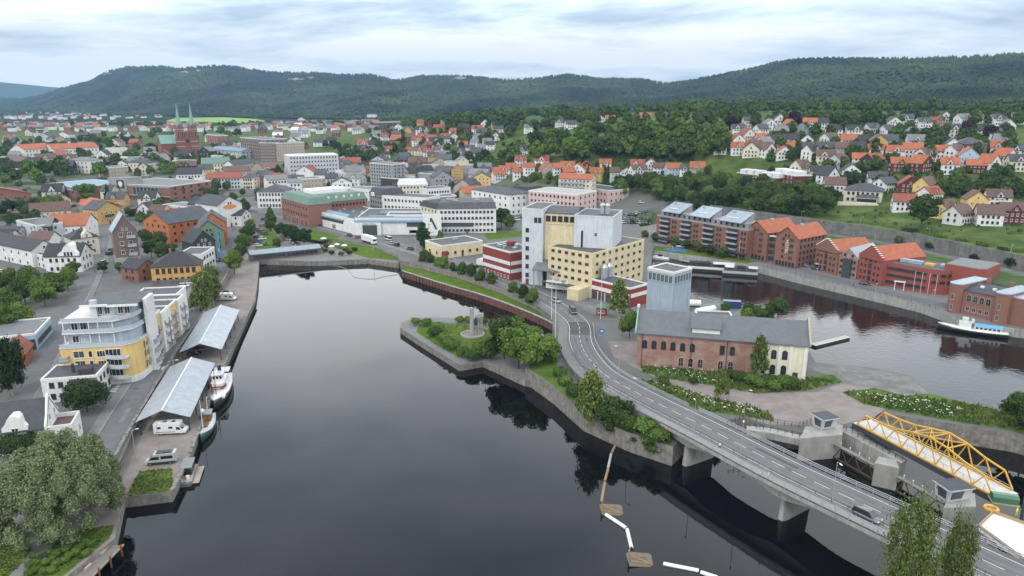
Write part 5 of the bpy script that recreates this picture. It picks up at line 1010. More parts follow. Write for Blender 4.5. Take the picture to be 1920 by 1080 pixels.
t, W, r = B('brick_hall','red brick hall with shallow gabled roof at the left edge','hall',(-60,372),(58,362),8,30,'brick','redtile','gy',5,None,2,6,5,'R',(1.2,1.2),FD,chim=0)
# theatre: brick wings and a concrete stage tower with a black mask emblem
t, W, r = B('theatre','brick and concrete theatre with dark emblem on its blank wall','theatre',(207,344),(317,350),11,40,'brick','grey','flat',0,None,3,0,5,'R',(2,1.6),FD,door=False)
MB().box(-1,W*.29,-.8,14,-2,15).build('stage_tower',W_['concrete'],t); roof_part(t,'flat',W*.29+1,14.8,15.02,0,R_['grey'],W_['concrete'],name='tower_roof',x0=-1,y0=-.8)
e_ = MB(); e_.box(W*.13,W*.26,-.95,-.82,8.0,14); e_.build('emblem_panel',FD,t); b = MB(); b.extr([(W*.195+2.0*math.cos(2*math.pi*k/14)*(1 if k < 8 else .75),11+2.2*math.sin(2*math.pi*k/14)) for k in range(14)],1,-1.05,-.96); b.build('emblem',TRIM,t)
MB().box(W*.38,W*.82,-.06,.02,4.2,9.2).build('glazing',GLB,t)
for k in range(8): MB().box(W*.38+W*.44*k/7-.2,W*.38+W*.44*k/7+.2,-.3,-.06,3.8,9.6).build('mullion',W_['concrete'],t)
MB().box(W*.3,W,-1.2,.02,3.3,4.0).build('ledge',W_['concrete'],t); MB().box(W*.3,W+.1,-.4,.02,9.7,11.2).build('fascia',W_['concrete'],t)
t, W, r = B('theatre_wing','low brick theatre wing with blue-grey roof and concrete fascia','theatre',(83,345),(140,352),8,36,'brick','blue','flat',0,None,2,0,0,door=False); MB().box(-.1,W+.1,-.12,.02,5.6,8.2).build('fascia',W_['concrete'],t); wins(t,'F',W,36,evenly(9,W),[4.0],1.6,1.1,FD,GL,1)
# ------------------------------------------------------------------ church with two green spires
def church():
    z0 = 17.0; a, c = P(336,293,z0), P(381,291,z0); d = c-a; W = d.length; rz = math.atan2(d.y,d.x); t = thing('church','red brick church with twin green copper spires','church',tuple(a),rz); t.scale = (.86,.86,.80)
    wm = W_['redchurch'] if 'redchurch' in W_ else brickmat('redchurch',(0.20,0.062,0.042),(0.16,0.05,0.036),(0.20,0.12,0.09),.6,.15); tw = W*.36
    MB().box(tw,W-tw,1,14,-3,26).build('nave_front',wm,t); MB().extr([(tw,26),(W-tw,26),(W/2,32)],1,1,14).build('front_gable',wm,t)
    MB().extr([(6,-3),(24,-3),(24,17),(15,27),(6,17)],0,-18,0).build('transept',wm,t); MB().extr([(5.4,16.6),(15,27.6),(24.6,16.6),(24.6,17.2),(15,28.2),(5.4,17.2)],0,-18.5,0).build('transept_roof',R_['copper'],t)
    MB().extr([(tw-3,-3),(W-tw+3,-3),(W-tw+3,17),(W/2,27),(tw-3,17)],1,14,60).build('nave',wm,t); MB().extr([(tw-3.6,16.6),(W/2,27.6),(W-tw+3.6,16.6),(W-tw+3.6,17.2),(W/2,28.2),(tw-3.6,17.2)],1,14,60).build('nave_roof',R_['copper'],t)
    for x0 in (0,W-tw):
        MB().box(x0,x0+tw,0,tw,-3,36).build('tower',wm,t); cx_, cy_ = x0+tw/2, tw/2
        for z_ in (12.5,19,35.2): MB().box(x0-.15,x0+tw+.15,-.15,tw+.15,z_,z_+.7).build('stone_band',FS,t)
        for s_ in range(4):
            g = MB(); q = [(-tw/2,36),(tw/2,36),(0,43.5)]; g.extr(q,1,-tw/2,-tw/2+.6); o = g.build('tower_gable',wm,t,(cx_,cy_,0),s_*math.pi/2)
        for x in (-.25,.25): wins(t,'F',W,tw,[cx_+tw*x],[24],tw*.2,9,FS,GL,0,True); wins(t,'F',W,tw,[cx_+tw*x],[4],tw*.2,5.5,FS,GL,0,True)
        MB().lathe([(tw*.42,36),(tw*.40,40),(tw*.2,54),(.35,70)],(cx_,cy_),8).build('spire',R_['copper'],t); MB().tube((cx_,cy_,70),(cx_,cy_,76),.15,n=5).build('cross_rod',FD,t); MB().lathe([(.1,75.4),(.55,76),(.1,76.6)],(cx_,cy_),8).build('weathervane_ball',FD,t)
    MB().lathe([(2.2,0),(2.2,.3)],(0,0),16).build('rose_window',GL,t,(W/2,.95,20)).rotation_euler = (math.pi/2,0,0)
    wins(t,'F',W,1,[W/2],[2],3,6,FS,GL,1,True); [setattr(o_,'location',Vector((o_.location.x,.98,o_.location.z))) for o_ in list(t.children)[-1:]]
church()
# ------------------------------------------------------------------ town centre
t, W, r = B('corner_building','white corner building with dark hipped roof and grey ground floor','building',(481,360),(535,360),14,20,'white','slate','hip',4,None,4,8,5,'L',(1.1,1.7),FD,chim=1); MB().box(-.12,W+.12,-.12,20.1,-2,3.6).build('stone_base',W_['grey'],t)
t, W, r = B('brick_bank','red brick building with green mansard roof in the town centre','building',(577,383),(688,372),13,30,'brick','green','mansard',4.2,None,3,16,8,'L',(1.3,1.7),FD,chim=0); MB().box(8,W-8,9,22,17,19.4).build('roof_light',R_['white'],r)
for k in range(9): MB().box(3+5*k,4.4+5*k,.7,2.4,14,16.2).build('dormer',FR,r)
t, W, r = B('brick_bank','red brick wing with arcade and green mansard roof on the street side','building',(527,371),(578,385),13,14,'brick','green','mansard',4.0,None,3,10,0,'L',(1.2,1.6),FD,chim=0,skip0=True); wins(t,'F',W,14,evenly(6,W),[.3],2.0,3.2,FS,GL,0,True)
# white mall with blue roof bands
def mall():
    t, W, r = B('shopping_centre','white shopping centre with blue roof bands and a black A sign','shopping centre',(666,411),(818,411),8.5,38,'white','felt','flat',0,ZT,2,0,0,door=False); D = 38
    MB().extr([(-.9,7.0),(-.9,7.5),(1.6,9.6),(1.6,7.0)],0,-.6,W+.2).build('blue_band',R_['blue'],t); MB().box(-.1,W-8,-.1,.02,4.3,6.6).build('window_band',GLB,t); wins(t,'F',W,D,evenly(22,W-30,1),[1.0],1.2,1.5,FD,GL,0); [setattr(o_,'location',o_.location+Vector((28,0,0))) for o_ in list(t.children)[-22:]]
    MB().box(-2,14,-1.5,.02,-1,6.8).build('entrance_block',W_['white'],t); MB().box(4,12,-1.6,-1.52,0,5.5).build('entrance_glazing',GLB,t)
    MB().box(W-7,W+3,-3,-2.4,0,11.5).build('sign_board',TRIM,t); b = MB(); b.extr([(W-3.0,9.6),(W-2.0,9.6),(W+.9,3.4),(W-.3,3.4),(W-2.3,7.8),(W-3.2,7.4)],1,-3.12,-3.02); b.build('letter_stroke',FD,t); MB().extr([(W-3.9,6.0),(W-3.3,6.3),(W-3.6,5.4),(W-4.1,5.2)],1,-3.12,-3.02).build('letter_stroke',FD,t); MB().extr([(W-4.8,3.2),(W-4.0,3.5),(W-3.7,4.6),(W-4.5,4.1)],1,-3.12,-3.02).build('letter_stroke',FD,t); strokes(t,W-5.2,-3.01,1.6,12,.45,FD,seed=3)
    for x0,x1,y0,y1,h_ in ((10,34,14,26,1.0),(40,60,10,20,.8),(6,20,4,9,.9)): MB().box(x0,x1,y0,y1,8.56,8.5+h_).build('roof_plant',R_['grey'],t)
    b = MB()
    for q in ((16,44,6,6.4),(16,44,16.6,17),(16,16.4,6.4,16.6),(43.6,44,6.4,16.6)): b.box(*q,8.56,10.2)
    b.build('roof_court',TRIM,t); strokes(t,4.2,-1.53,5.75,6,.8,FD,seed=4); strokes(t,8.4,-1.53,5.75,5,.8,FD,seed=5)
    t, W, r = B('shopping_centre','white west wing of the shopping centre with blue sloped roof','shopping centre',(591,396),(667,413),8,30,'white','felt','flat',0,ZT,2,0,0,door=False); MB().extr([(-.7,6.0),(-.7,6.6),(4,9.4),(4,6.0)],0,-.3,W*.72).build('blue_roof',R_['blue'],t); MB().box(1,W*.7,-.1,.02,4.2,5.8).build('window_band',GLB,t); wins(t,'F',W,30,[3,5,7,20,22],[.6],1.1,2.2,FD,GL,0); vents(t,W,30,8,5,seed=9)
mall()
t, W, r = B('white_office','white angled office block with grey mansard roof beside the A sign','office',(820,392),(930,391),13.5,22,'white','felt','mansard',3.4,None,4,14,0,'L',(1.3,1.3),FD,chim=0); vents(t,W,22,17,4,seed=4)
B('white_office','cream older wing with dark mansard left of the angled office','office',(787,385),(822,393),12.5,18,'cream','black','mansard',3,None,4,5,2,'L',(1.0,1.4),FD,chim=0)
for lab,pL,pR,H,D,wm,rm,rf,rh,fl,c in [
 ('white and brown striped office row behind the shopping centre',(716,367),(801,372),13,16,'white','felt','flat',0,3,12),('dark grey building with skylit mansard left of the striped row',(692,362),(717,367),13,16,'grey','slate','mansard',4,4,5),
 ('white classical building with dark roof on the square',(884,355),(955,366),13,20,'white','slate','hip',3,3,7),('pale pink bank building with roof terraces',(991,358),(1083,366),15,24,'pink','concrete','flat',0,4,12),('pink building with dark mansard beside the pale pink bank',(958,357),(992,361),12,16,'pink','black','mansard',3.4,4,5),
 ('brown flat roofed block above the striped row',(820,368),(856,366),10,12,'brownbrick','felt','flat',0,3,6),('cream round cornered building with white roof',(746,347),(802,346),11,18,'cream','white','mansard',3,3,8),('large grey curved office with dark window grid',(540,293),(634,290),22,24,'palegrey','white','flat',0,6,16),
 ('white long building behind the brick bank',(649,353),(692,356),9,16,'white','grey','flat',0,2,8),('concrete tower block with blue panels',(693,306),(735,309),20,16,'grey','felt','flat',0,7,8),('beige blocky building behind the brick bank',(566,336),(604,334),11,14,'beige','felt','flat',0,3,5),
 ('white modern gabled building left of the beige block',(540,343),(566,342),11,10,'white','grey','shed',2,3,3),('white building with black gable behind the beige block',(622,343),(660,342),8,12,'white','black','gy',4,2,4),('black glass cinema block in the centre',(714,333),(752,336),9,18,'dark','felt','flat',0,1,6),
 ('yellow rendered house with grey roof near the wooded slope',(886,333),(920,333),11,12,'yellow','slate','gy',4,4,4),('grey stone chapel with dark roof and small spire',(850,350),(886,352),7,16,'beige','slate','gy',6,1,3),('red tiled house in front of the grey chapel',(870,362),(912,360),7,12,'beige','orange','gx',4,2,5),
 ('orange house with terracotta roof up the centre street',(846,318),(868,318),9,12,'ochre','orange','gy',4,3,3),('large dark roofed hall near the chapel',(812,334),(850,333),8,18,'grey','slate','gy',6,2,4),('dark mansard building with white dormers',(783,322),(815,321),10,14,'grey','black','mansard',5,3,6),
 ('brown flat roofed school block above the centre',(777,312),(822,311),9,16,'beige','grey','flat',0,2,8),('dark brown office slab behind the church trees',(450,258),(500,262),22,24,'brownbrick','felt','flat',0,6,12),('brown apartment slab with dark and tan fronts',(485,268),(516,268),20,16,'brownbrick','felt','flat',0,6,7),('tan apartment slab beside the grey curved office',(516,269),(570,267),19,18,'beige','felt','flat',0,6,10),
 ('white terrace with grey roof left of the corner building',(438,310),(480,306),10,14,'white','slate','gx',4,3,7),('yellow and black roofed house near the church',(372,318),(400,317),7,12,'yellow','slate','gx',4,2,4),('grey green roofed long building below the church',(380,307),(432,305),8,14,'cream','green','gx',5,2,8),
 ('black roofed white house with dormers left of centre',(330,327),(378,326),8,14,'white','black','gx',4.5,2,7),('red roofed pale terrace in the left centre',(388,335),(452,333),9,14,'palegrey','redtile','gx',4,3,10),('cream house right of the red roofed terrace',(452,334),(475,334),9,14,'cream','slate','hip',3,3,4),
 ('white town hall block among the left trees',(126,301),(166,302),11,16,'white','grey','hip',3,3,5),('white house with orange roof behind the left trees',(45,281),(98,277),11,18,'white','orange','gx',5,3,8),('white complex with orange roof left of the church trees',(98,280),(185,276),10,22,'white','orange','gx',5,2,12),
 ('flat pale gallery below the church trees',(205,297),(270,294),7,18,'palegrey','white','flat',0,2,8),('beige flat roofed block left of the church',(203,315),(240,312),9,16,'beige','felt','flat',0,3,5),('grey roofed cream house in front of the church',(240,305),(278,306),9,14,'cream','slate','hip',4,2,5),
 ('orange brick block right of the church',(386,252),(408,255),13,14,'orangebrick','felt','flat',0,4,5),('blue-grey low sheds right of the church',(392,280),(452,284),7,20,'palegrey','blue','gx',3,2,8),('dark house row in the left middle',(0,300),(38,303),8,16,'dark','brown','gx',4,2,6),
 ('pale library with copper roof beneath the slope',(1085,350),(1140,358),9,20,'pink','slate','flat',0,2,8),('white mid block with grey roof by the square',(800,355),(845,352),9,14,'white','felt','flat',0,2,8),('grey warehouse roof behind the striped row',(735,352),(790,352),8,14,'white','black','gx',3,2,8),
 ('white shop block behind the corner building',(500,338),(540,336),11,14,'white','grey','gx',3,3,6),('brown gabled hall behind the red roofed terrace',(420,322),(470,320),8,16,'beige','brown','gx',4,2,6),('white house with grey roof on the museum hill',(688,215),(706,215),7,10,'white','grey','hip',2,2,4),('square concrete block on the wooded hilltop',(809,220),(835,220),9,12,'concrete','felt','flat',0,2,0)]:
    B('building',lab,'building',pL,pR,H,D,wm,rm,rf,rh,None,fl,c,max(2,int(D/5)),'L' if pL[0] < 960 and pL[0] > 300 and False else 'R',(1.2,1.5),FD if wm in ('white','cream','pink','palegrey','grey','dark') else FR,chim=1 if rf in ('gx','gy','hip') else 0)
# long grey roofed cafe at the head of the basin
t, W, r = B('quay_cafe','long low cafe with pale blue-grey roof at the head of the basin','cafe',(470,478),(600,465),3.2,7,'brownbrick','metal','gx',1.2,ZQ,1,14,1,'R',(2.0,1.6),FD,GL,1,0)
# ------------------------------------------------------------------ trees
LF = {'mid':leaf_mat('leaf_mid',(0.032,0.062,0.013),(0.056,0.095,0.018),.25,.45),'dark':leaf_mat('leaf_dark',(0.018,0.038,0.011),(0.034,0.062,0.014),.2,.45),'light':leaf_mat('leaf_light',(0.062,0.112,0.018),(0.085,0.14,0.024),.15,.4),'willow':leaf_mat('leaf_willow',(0.115,0.15,0.068),(0.115,0.15,0.068),.05,.5),'birch':leaf_mat('leaf_birch',(0.078,0.112,0.024),(0.092,0.125,0.03),.1,.4),'purple':leaf_mat('leaf_purple',(0.022,0.010,0.014),(0.03,0.014,0.018),.2,.4),'spruce':leaf_mat('leaf_spruce',(0.018,0.038,0.014),(0.026,0.05,0.018),.2,.35)}
BARK = mat('bark',(0.10,0.08,0.06),(0.055,0.045,0.035),2,.9,.02); BIRCHBARK = mat('birch_bark',(0.42,0.41,0.38),(0.12,0.11,0.10),2.5,.8)
def leaf_cloud(lobes, n, leaf, droop=0.0, core=.78, seed=0, fuzz=.0):
    "leaf-sized faces over several lobes (x,y,z,rx,ry,rz) plus a rough core in each"
    g = np.random.default_rng(seed); lb = np.array(lobes, float); w = (lb[:,3]*lb[:,4]+lb[:,3]*lb[:,5]); idx = g.choice(len(lb), n, p=w/w.sum()); L_ = lb[idx]
    d = g.normal(size=(n,3)); d /= np.linalg.norm(d,axis=1,keepdims=True); d[:,2] = np.where(d[:,2] < -.55, -d[:,2], d[:,2]); rad = 1.0-.34*g.random(n)**1.5+.20*g.random(n)**5 if not fuzz else np.abs(g.normal(size=n))*fuzz+.25
    c = L_[:,:3]+d*L_[:,3:6]*rad[:,None]; nr = d+g.normal(size=(n,3))*.55; nr[:,2] += .25; nr /= np.linalg.norm(nr,axis=1,keepdims=True)
    a = np.cross(nr, g.normal(size=(n,3))); a /= np.linalg.norm(a,axis=1,keepdims=True); b = np.cross(nr,a); s = leaf*(.55+.8*g.random(n))[:,None]
    if droop: b = b*(1-droop)+np.array([0,0,-1.0])*droop; s2 = s*(1+droop*1.6)
    else: s2 = s
    V = np.stack([c-a*s*.5-b*s2*.5, c+a*s*.5-b*s2*.35, c+a*s*.42+b*s2*.5, c-a*s*.5+b*s2*.42],1).reshape(-1,3); Fq = np.arange(4*n).reshape(-1,4)
    vs, fs = [V], [Fq]; off = 4*n
    for l in lb:      # core: 6 x 8 knobbly ball
        th = np.linspace(.12,math.pi-.12,6); ph = np.arange(8)*2*math.pi/8; T, H_ = np.meshgrid(th, ph, indexing='ij'); k = core*(.85+.3*g.random(T.shape))
        v = np.stack([l[0]+l[3]*k*np.sin(T)*np.cos(H_), l[1]+l[4]*k*np.sin(T)*np.sin(H_), l[2]+l[5]*k*np.cos(T)],-1).reshape(-1,3); f = []
        for i in range(5):
            for j in range(8): f.append((off+i*8+j, off+(i+1)*8+j, off+(i+1)*8+(j+1)%8, off+i*8+(j+1)%8))
        vs.append(v); fs.append(np.array(f)); off += len(v)
    return np.concatenate(vs), np.concatenate(fs)
def trunk_mesh(h, r, spread, seed, top=.62, m=BARK):
    g = random.Random(seed); b = MB(); b.tube((0,0,-.6),(0,0,h*.35),r,r*.75,7); b.tube((0,0,h*.35),(g.uniform(-.1,.1)*h*.2,0,h*top),r*.75,r*.35,6)
    for k in range(5):
        a = k*2.2+g.random(); z0 = h*g.uniform(.22,.45); b.tube((0,0,z0),(math.cos(a)*spread,math.sin(a)*spread,z0+h*g.uniform(.15,.3)),r*.42,r*.12,5)
    return b.mesh('trunk', m)
TREES = {}
def make_kind(name, seed, mats, h, w, n, leaf, style):
    g = random.Random(seed); lobes = []
    if style == 'broad':
        k = 13
        for i in range(k):
            a = i*2.4+g.random()*.6; rr = w*.5*g.uniform(.2,.74)*(1.25-.55*i/13); z = h*g.uniform(.34,.82); s = w*g.uniform(.15,.29); lobes.append((math.cos(a)*rr,math.sin(a)*rr,z,s,s,s*g.uniform(.8,1.05)))
        lobes += [(0,0,h*.56,w*.33,w*.33,h*.26),(g.uniform(-.06,.06)*w,0,h*.83,w*.21,w*.21,h*.16)]
    elif style == 'round': lobes = [(0,0,h*.52,w*.5,w*.5,h*.47)]+[(math.cos(i*1.3)*w*.22,math.sin(i*1.3)*w*.22,h*(.55+.15*(i%2)),w*.3,w*.3,h*.3) for i in range(5)]
    elif style == 'column':
        for i in range(8): z = h*(.16+.10*i); s = w*.5*(math.sin(math.pi*(.16+.84*(i+.6)/8.4))**.6)*g.uniform(.8,1.05); lobes.append((g.uniform(-.12,.12)*w,g.uniform(-.12,.12)*w,z,s,s,h*.11))
    elif style == 'cone':
        for i in range(9): z = h*(.10+.098*i); s = w*.5*(1-(i+.3)/9.6)*g.uniform(.9,1.1); lobes.append((0,0,z,s,s,h*.085))
    elif style == 'droop':
        for i in range(26): z = h*(.20+.70*(i+g.random())/26); a = i*2.4; k_ = (1-((z/h-.42)/.56)**2)**.5 if abs(z/h-.42) < .56 else .2; rr = w*.36*k_*g.uniform(.35,1.0); s = w*.5*g.uniform(.20,.34)*(.55+.45*k_); lobes.append((math.cos(a)*rr,math.sin(a)*rr,z,s,s,s*g.uniform(1.0,1.7)))
        lobes.append((0,0,h*.93,w*.08,w*.08,h*.07))
    elif style == 'airy':
        for i in range(95): z = h*(.14+.82*((i+g.random())/95)); a = i*2.4; k_ = max(.10,1-((z/h-.50)/.52)**2)**.5*g.uniform(.7,1.15); rr = w*.46*k_*math.sqrt(g.uniform(.05,1.0)); s = w*g.uniform(.07,.12)*(.6+.4*k_); lobes.append((math.cos(a)*rr,math.sin(a)*rr,z,s,s,s*g.uniform(1.3,2.4)))
    elif style == 'willow':
        for i in range(80):
            a = i*2.399; rr = w*.5*math.sqrt((i+.5)/80)*.86; z = h*(.22+.62*math.sqrt(max(0,1-(rr/(w*.5))**2)))*g.uniform(.72,1.08); s = w*g.uniform(.055,.10); lobes.append((math.cos(a)*rr,math.sin(a)*rr,z,s,s,s*g.uniform(1.2,2.1)))
        for i in range(44): a = i*2.399; z = h*g.uniform(.12,.50); k_ = .36+.09*g.random(); lobes.append((math.cos(a)*w*k_,math.sin(a)*w*k_,z,w*.07,w*.07,h*.12))
        lobes.append((0,0,h*.42,w*.30,w*.30,h*.28))
    V, Fq = leaf_cloud(lobes, n, leaf, {'droop':.5,'willow':.22,'airy':.35}.get(style,0), {'droop':.30,'willow':.66,'airy':.12}.get(style,.70), seed, {'airy':1.0,'droop':.62,'willow':0}.get(style,0))
    birch = style in ('droop','airy'); TREES[name] = dict(h=h, tr=trunk_mesh(h, .022*h if style != 'willow' else .06*h, w*.22, seed, .6, BIRCHBARK if birch else BARK), V=V, F=Fq, cr={})
    for m in mats: TREES[name]['cr'][m] = np_mesh('crown', V, Fq, LF[m], smooth=False)
for i in range(4): make_kind('broad%d'%i, 20+i, ('mid','dark','light','purple'), 10, 8.4, 2600, .42, 'broad')
for i in range(3): make_kind('far%d'%i, 40+i, ('mid','dark','light','purple'), 10, 8.8, 900, .75, 'broad')
make_kind('dome', 51, ('dark','mid'), 6, 6.6, 5200, .26, 'round'); make_kind('bush', 52, ('mid','dark','light'), 3, 4.2, 800, .30, 'round'); make_kind('column', 53, ('mid','dark'), 14, 5.0, 3200, .45, 'column'); make_kind('spruce', 54, ('spruce',), 13, 5.2, 1500, .55, 'cone'); make_kind('birch', 55, ('birch',), 14, 7.6, 6500, .34, 'droop'); make_kind('birchfine', 57, ('birch','mid'), 20, 9.0, 21000, .20, 'airy'); make_kind('willow', 56, ('willow',), 17, 21, 120000, .20, 'willow'); make_kind('hanging', 58, ('dark','birch'), 15, 9, 9000, .36, 'droop')
ORD = ['first','second','third','fourth','fifth','sixth','seventh','eighth','ninth','tenth','eleventh','twelfth','thirteenth','fourteenth','fifteenth','sixteenth','seventeenth','eighteenth','nineteenth','twentieth']
def ordw(k):
    if k < 20: return ORD[k]
    n = k+1; tens = ['','','twenty','thirty','forty','fifty','sixty','seventy','eighty','ninety']
    if n >= 100: return '%s-hundred-and-%s'%(ORD[n//100-1].replace('first','one').replace('second','two'), ordw(n%100-1) if n%100 else 'zeroth')
    return tens[n//10]+('-'+ORD[n%10-1] if n%10 else 'th') if n%10 else {20:'twentieth',30:'thirtieth',40:'fortieth',50:'fiftieth',60:'sixtieth',70:'seventieth',80:'eightieth',90:'ninetieth'}[n]
QUEUE = {}
def queue(o, px, text, cat, group): QUEUE.setdefault((text,cat,group), []).append((px, o))
def flush_labels():
    for (text,cat,group), v in QUEUE.items():
        v.sort(key=lambda q: q[0])
        for k,(px,o) in enumerate(v): tag(o, text if len(v) == 1 else text+', '+ordw(k)+' from left', cat, group if len(v) > 1 else None)
def tree(kind, pos, h, leaf=None, text='green tree', group='trees', px=0, name='tree', wide=1.0, cat='tree'):
    k = TREES[kind]; leaf = leaf or list(k['cr'])[0]; s = h/k['h']
    t = bpy.data.objects.new(name, None); COL.objects.link(t); t.location = pos; t.rotation_euler = (0,0,random.uniform(0,6.28)); t.empty_display_size = .3
    put(k['tr'],'trunk',t,scale=(s*wide,s*wide,s)); put(k['cr'][leaf],'crown',t,scale=(s*wide,s*wide,s)); queue(t, px, text, cat, group); return t
def T(px, py, h, kind='broad', leaf=None, z=None, **k):
    pos = P(px,py,z) if z is not None else G(px,py)
    if kind in ('broad','far'): kind = kind+str(random.randrange(4 if kind == 'broad' else 3))
    return tree(kind, tuple(pos), h, leaf, px=px, **k)
# named foreground trees
T(118,985,17,'willow',z=ZQ,text='huge grey-green willow on the bank in the lower left corner',name='willow_tree')
T(25,742,15,'hanging','dark',z=ZT,text='large dark drooping tree behind the white villa'); T(-30,735,14,'hanging','dark',z=ZT,text='dark tree cut by the left picture edge')
T(165,772,7.6,'dome','dark',z=ZT,text='round clipped dark tree beside the crossing',wide=1.15); T(28,858,5,'dome','dark',z=ZT,text='round clipped bush at the villa wall, left one',name='bush',cat='bush'); T(62,855,4.8,'dome','dark',z=ZT,text='round clipped bush at the villa wall, right one',name='bush',cat='bush')
T(383,592,16,'hanging','birch',z=ZQ,text='tall drooping tree at the far open shed, nearer one'); T(400,572,15,'hanging','birch',z=ZQ,text='tall drooping tree at the far open shed, farther one')
T(1678,1235,23.8,'birchfine',z=2.0,text='tall loose birch in front of the bridge, left and taller one',wide=.62); T(1764,1225,20.6,'birchfine',z=2.0,text='tall loose birch in front of the bridge, right and lower one',wide=.55)
T(1420,714,12.5,'birch',z=ZT,text='loose birch against the brick factory wall',wide=.85); T(1350,752,8.2,'birch',z=ZT,text='small weeping tree on the gravel path',wide=1.0); T(1160,596,13.5,'birch',z=ZT,text='full birch beside the low red office wing',wide=1.1); T(1180,636,10,'broad','mid',z=ZT,text='young tree by the corner of the brick factory',wide=.7)
T(795,466,13.5,'column','dark',z=ZT,text='tall narrow tree in front of the shopping centre',wide=1.5); T(825,466,9.5,'column','mid',z=ZT,text='small narrow tree right of the tall one',wide=1.2); T(508,432,13.5,'column','mid',z=ZT,text='tall narrow tree at the car park by the basin',wide=1.3)
for p in [(440,512,10,'light'),(452,490,9,'mid'),(458,470,9,'mid'),(466,452,9,'mid'),(470,438,8,'mid')]: T(p[0],p[1],p[2],'broad',p[3],z=ZT-.5,text='round street tree in the row along the left quay',group='quay street trees')
for p in [(528,446,8.5),(541,452,9),(556,458,9),(570,462,9.5),(520,468,6),(548,448,8)]: T(p[0],p[1],p[2],'broad','dark',z=ZT-.5,text='dense dark tree in the clump at the basin head',group='basin head trees')
for p in [(796,493),(806,496),(822,502),(834,507),(850,512),(866,518),(884,522),(902,530),(922,536),(961,553),(980,563),(999,573)]: T(p[0],p[1]+3,random.uniform(5.5,7.5),'broad','mid' if p[0]%3 else 'light',z=2.7,text='young tree on the grass strip beside the road',group='grass strip trees',wide=.85)
for p in [(945,672,12.5),(972,690,12.5),(1000,700,12),(1026,690,10),(960,655,10.5),(985,668,10)]: T(p[0],p[1],p[2],'broad','light' if p[0]>970 else 'mid',z=2.2,text='bright leafy tree between peninsula and road',group='peninsula trees')
for p in [(780,606,2.6),(800,607,2.6),(815,628,3.4),(832,640,3.4),(822,617,3.0),(850,652,3.2),(868,665,3.2),(885,672,3.4),(905,668,3.0),(862,602,2.4),(878,602,2.4),(905,605,2.6),(925,608,2.6),(945,614,3),(840,648,3),(900,660,3.6),(920,668,4)]: T(p[0],p[1]+4,p[2],'bush','mid' if p[0]%2 else 'light',z=2.0,text='rounded shrub on the peninsula',group='peninsula shrubs',name='shrub',cat='shrub')
T(1108,806,15,'birch',z=.8,text='tall birch rising from the water beside the ramp wall'); T(1146,822,10.5,'broad','mid',z=.6,text='bushy tree by the water right of the tall birch',wide=.9); T(1225,850,6.5,'broad','mid',z=.5,text='bushy tree under the bridge abutment',wide=1.2); T(1190,838,5,'broad','dark',z=.5,text='low bushy tree near the bridge abutment',wide=1.1)
for p in [(1215,690,3,'mid'),(1235,690,3,'dark'),(1255,694,3,'mid'),(1270,700,2.6,'mid')]: T(p[0],p[1]-14,p[2],'bush',p[3],z=ZT,text='shrub at the foot of the brick factory',group='factory shrubs',name='shrub',cat='shrub')
for k,p in enumerate([(1385,716,3),(1410,722,3.2),(1440,724,3.2),(1470,727,3.4),(1485,730,3),(1450,733,2.8),(1365,710,2.6),(1425,728,2.6),(1245,722,2.0),(1240,712,2.4),(1300,720,1.8)]): T(p[0],p[1],p[2],'bush','light' if k%2 else 'mid',z=ZT,text='shrub in the rough meadow before the factory',group='meadow shrubs',name='shrub',cat='shrub')
for p in [(1398,610,6),(1420,606,6.5),(1440,603,6),(1458,600,8),(1360,590,4.5),(1405,600,6)]: T(p[0],p[1],p[2],'broad','mid' if p[0] != 1458 else 'dark',z=ZT,text='tree on the river side of the factory yard',group='yard trees')
for p in [(1060,716,3),(1078,738,3.5),(1098,762,4),(1128,768,4),(1160,790,4.5),(1180,800,3.5),(1210,808,4),(1050,700,3),(1235,822,3.5),(1140,784,4)]: T(p[0],p[1]+8,p[2],'bush',random.choice(('mid','light','dark')),z=ZT-.4,text='shrub on the bank between ramp and wall',group='ramp bank shrubs',name='shrub',cat='shrub')
T(1905,800,8.5,'broad','dark',z=ZT,text='dense tree on the green tongue at the right edge'); T(1925,815,8,'broad','dark',z=ZT,text='dense tree cut by the right picture edge')
for p in [(1209,448),(1228,452),(1246,455),(1266,461),(1285,466),(1309,472),(1331,478),(1349,483),(1357,481)]: T(p[0],p[1]+1,5.2,'broad','mid',z=ZR,text='small street tree in front of the brick apartments',group='apartment street trees',wide=1.1)
# left groves and town trees
for p in [(15,590,10,'mid'),(48,570,11,'mid'),(85,575,11,'light'),(105,560,10,'mid'),(128,545,9,'light'),(10,630,11,'mid'),(40,615,9,'light'),(140,520,7,'mid'),(60,545,10,'mid'),(0,560,11,'dark'),(25,545,9,'mid')]: T(*p[:3],'broad',p[3],z=ZT,text='bushy tree in the grove by the left side street',group='left grove trees')
for p in [(285,484,9,'mid'),(305,490,9,'mid'),(322,486,7.5,'mid'),(275,462,9,'dark'),(300,468,9,'mid'),(195,512,5,'dark'),(225,512,5,'mid'),(238,490,5,'dark')]: T(*p[:3],'broad',p[3],text='garden tree behind the ochre hall',group='ochre hall trees')
for p in [(70,398,10,'mid'),(92,392,10,'light'),(110,392,9,'light'),(20,400,9,'dark'),(45,402,9,'dark'),(5,410,9,'dark')]: T(*p[:3],'broad',p[3],text='tree behind the brown roofed house on the left',group='left street trees')
T(165,384,15,'broad','mid',text='broad tree in front of the theatre wall'); T(204,384,15,'spruce',text='dark spruce beside the theatre emblem',name='spruce_tree'); T(212,385,9,'spruce',text='small spruce at the theatre foot',name='spruce_tree')
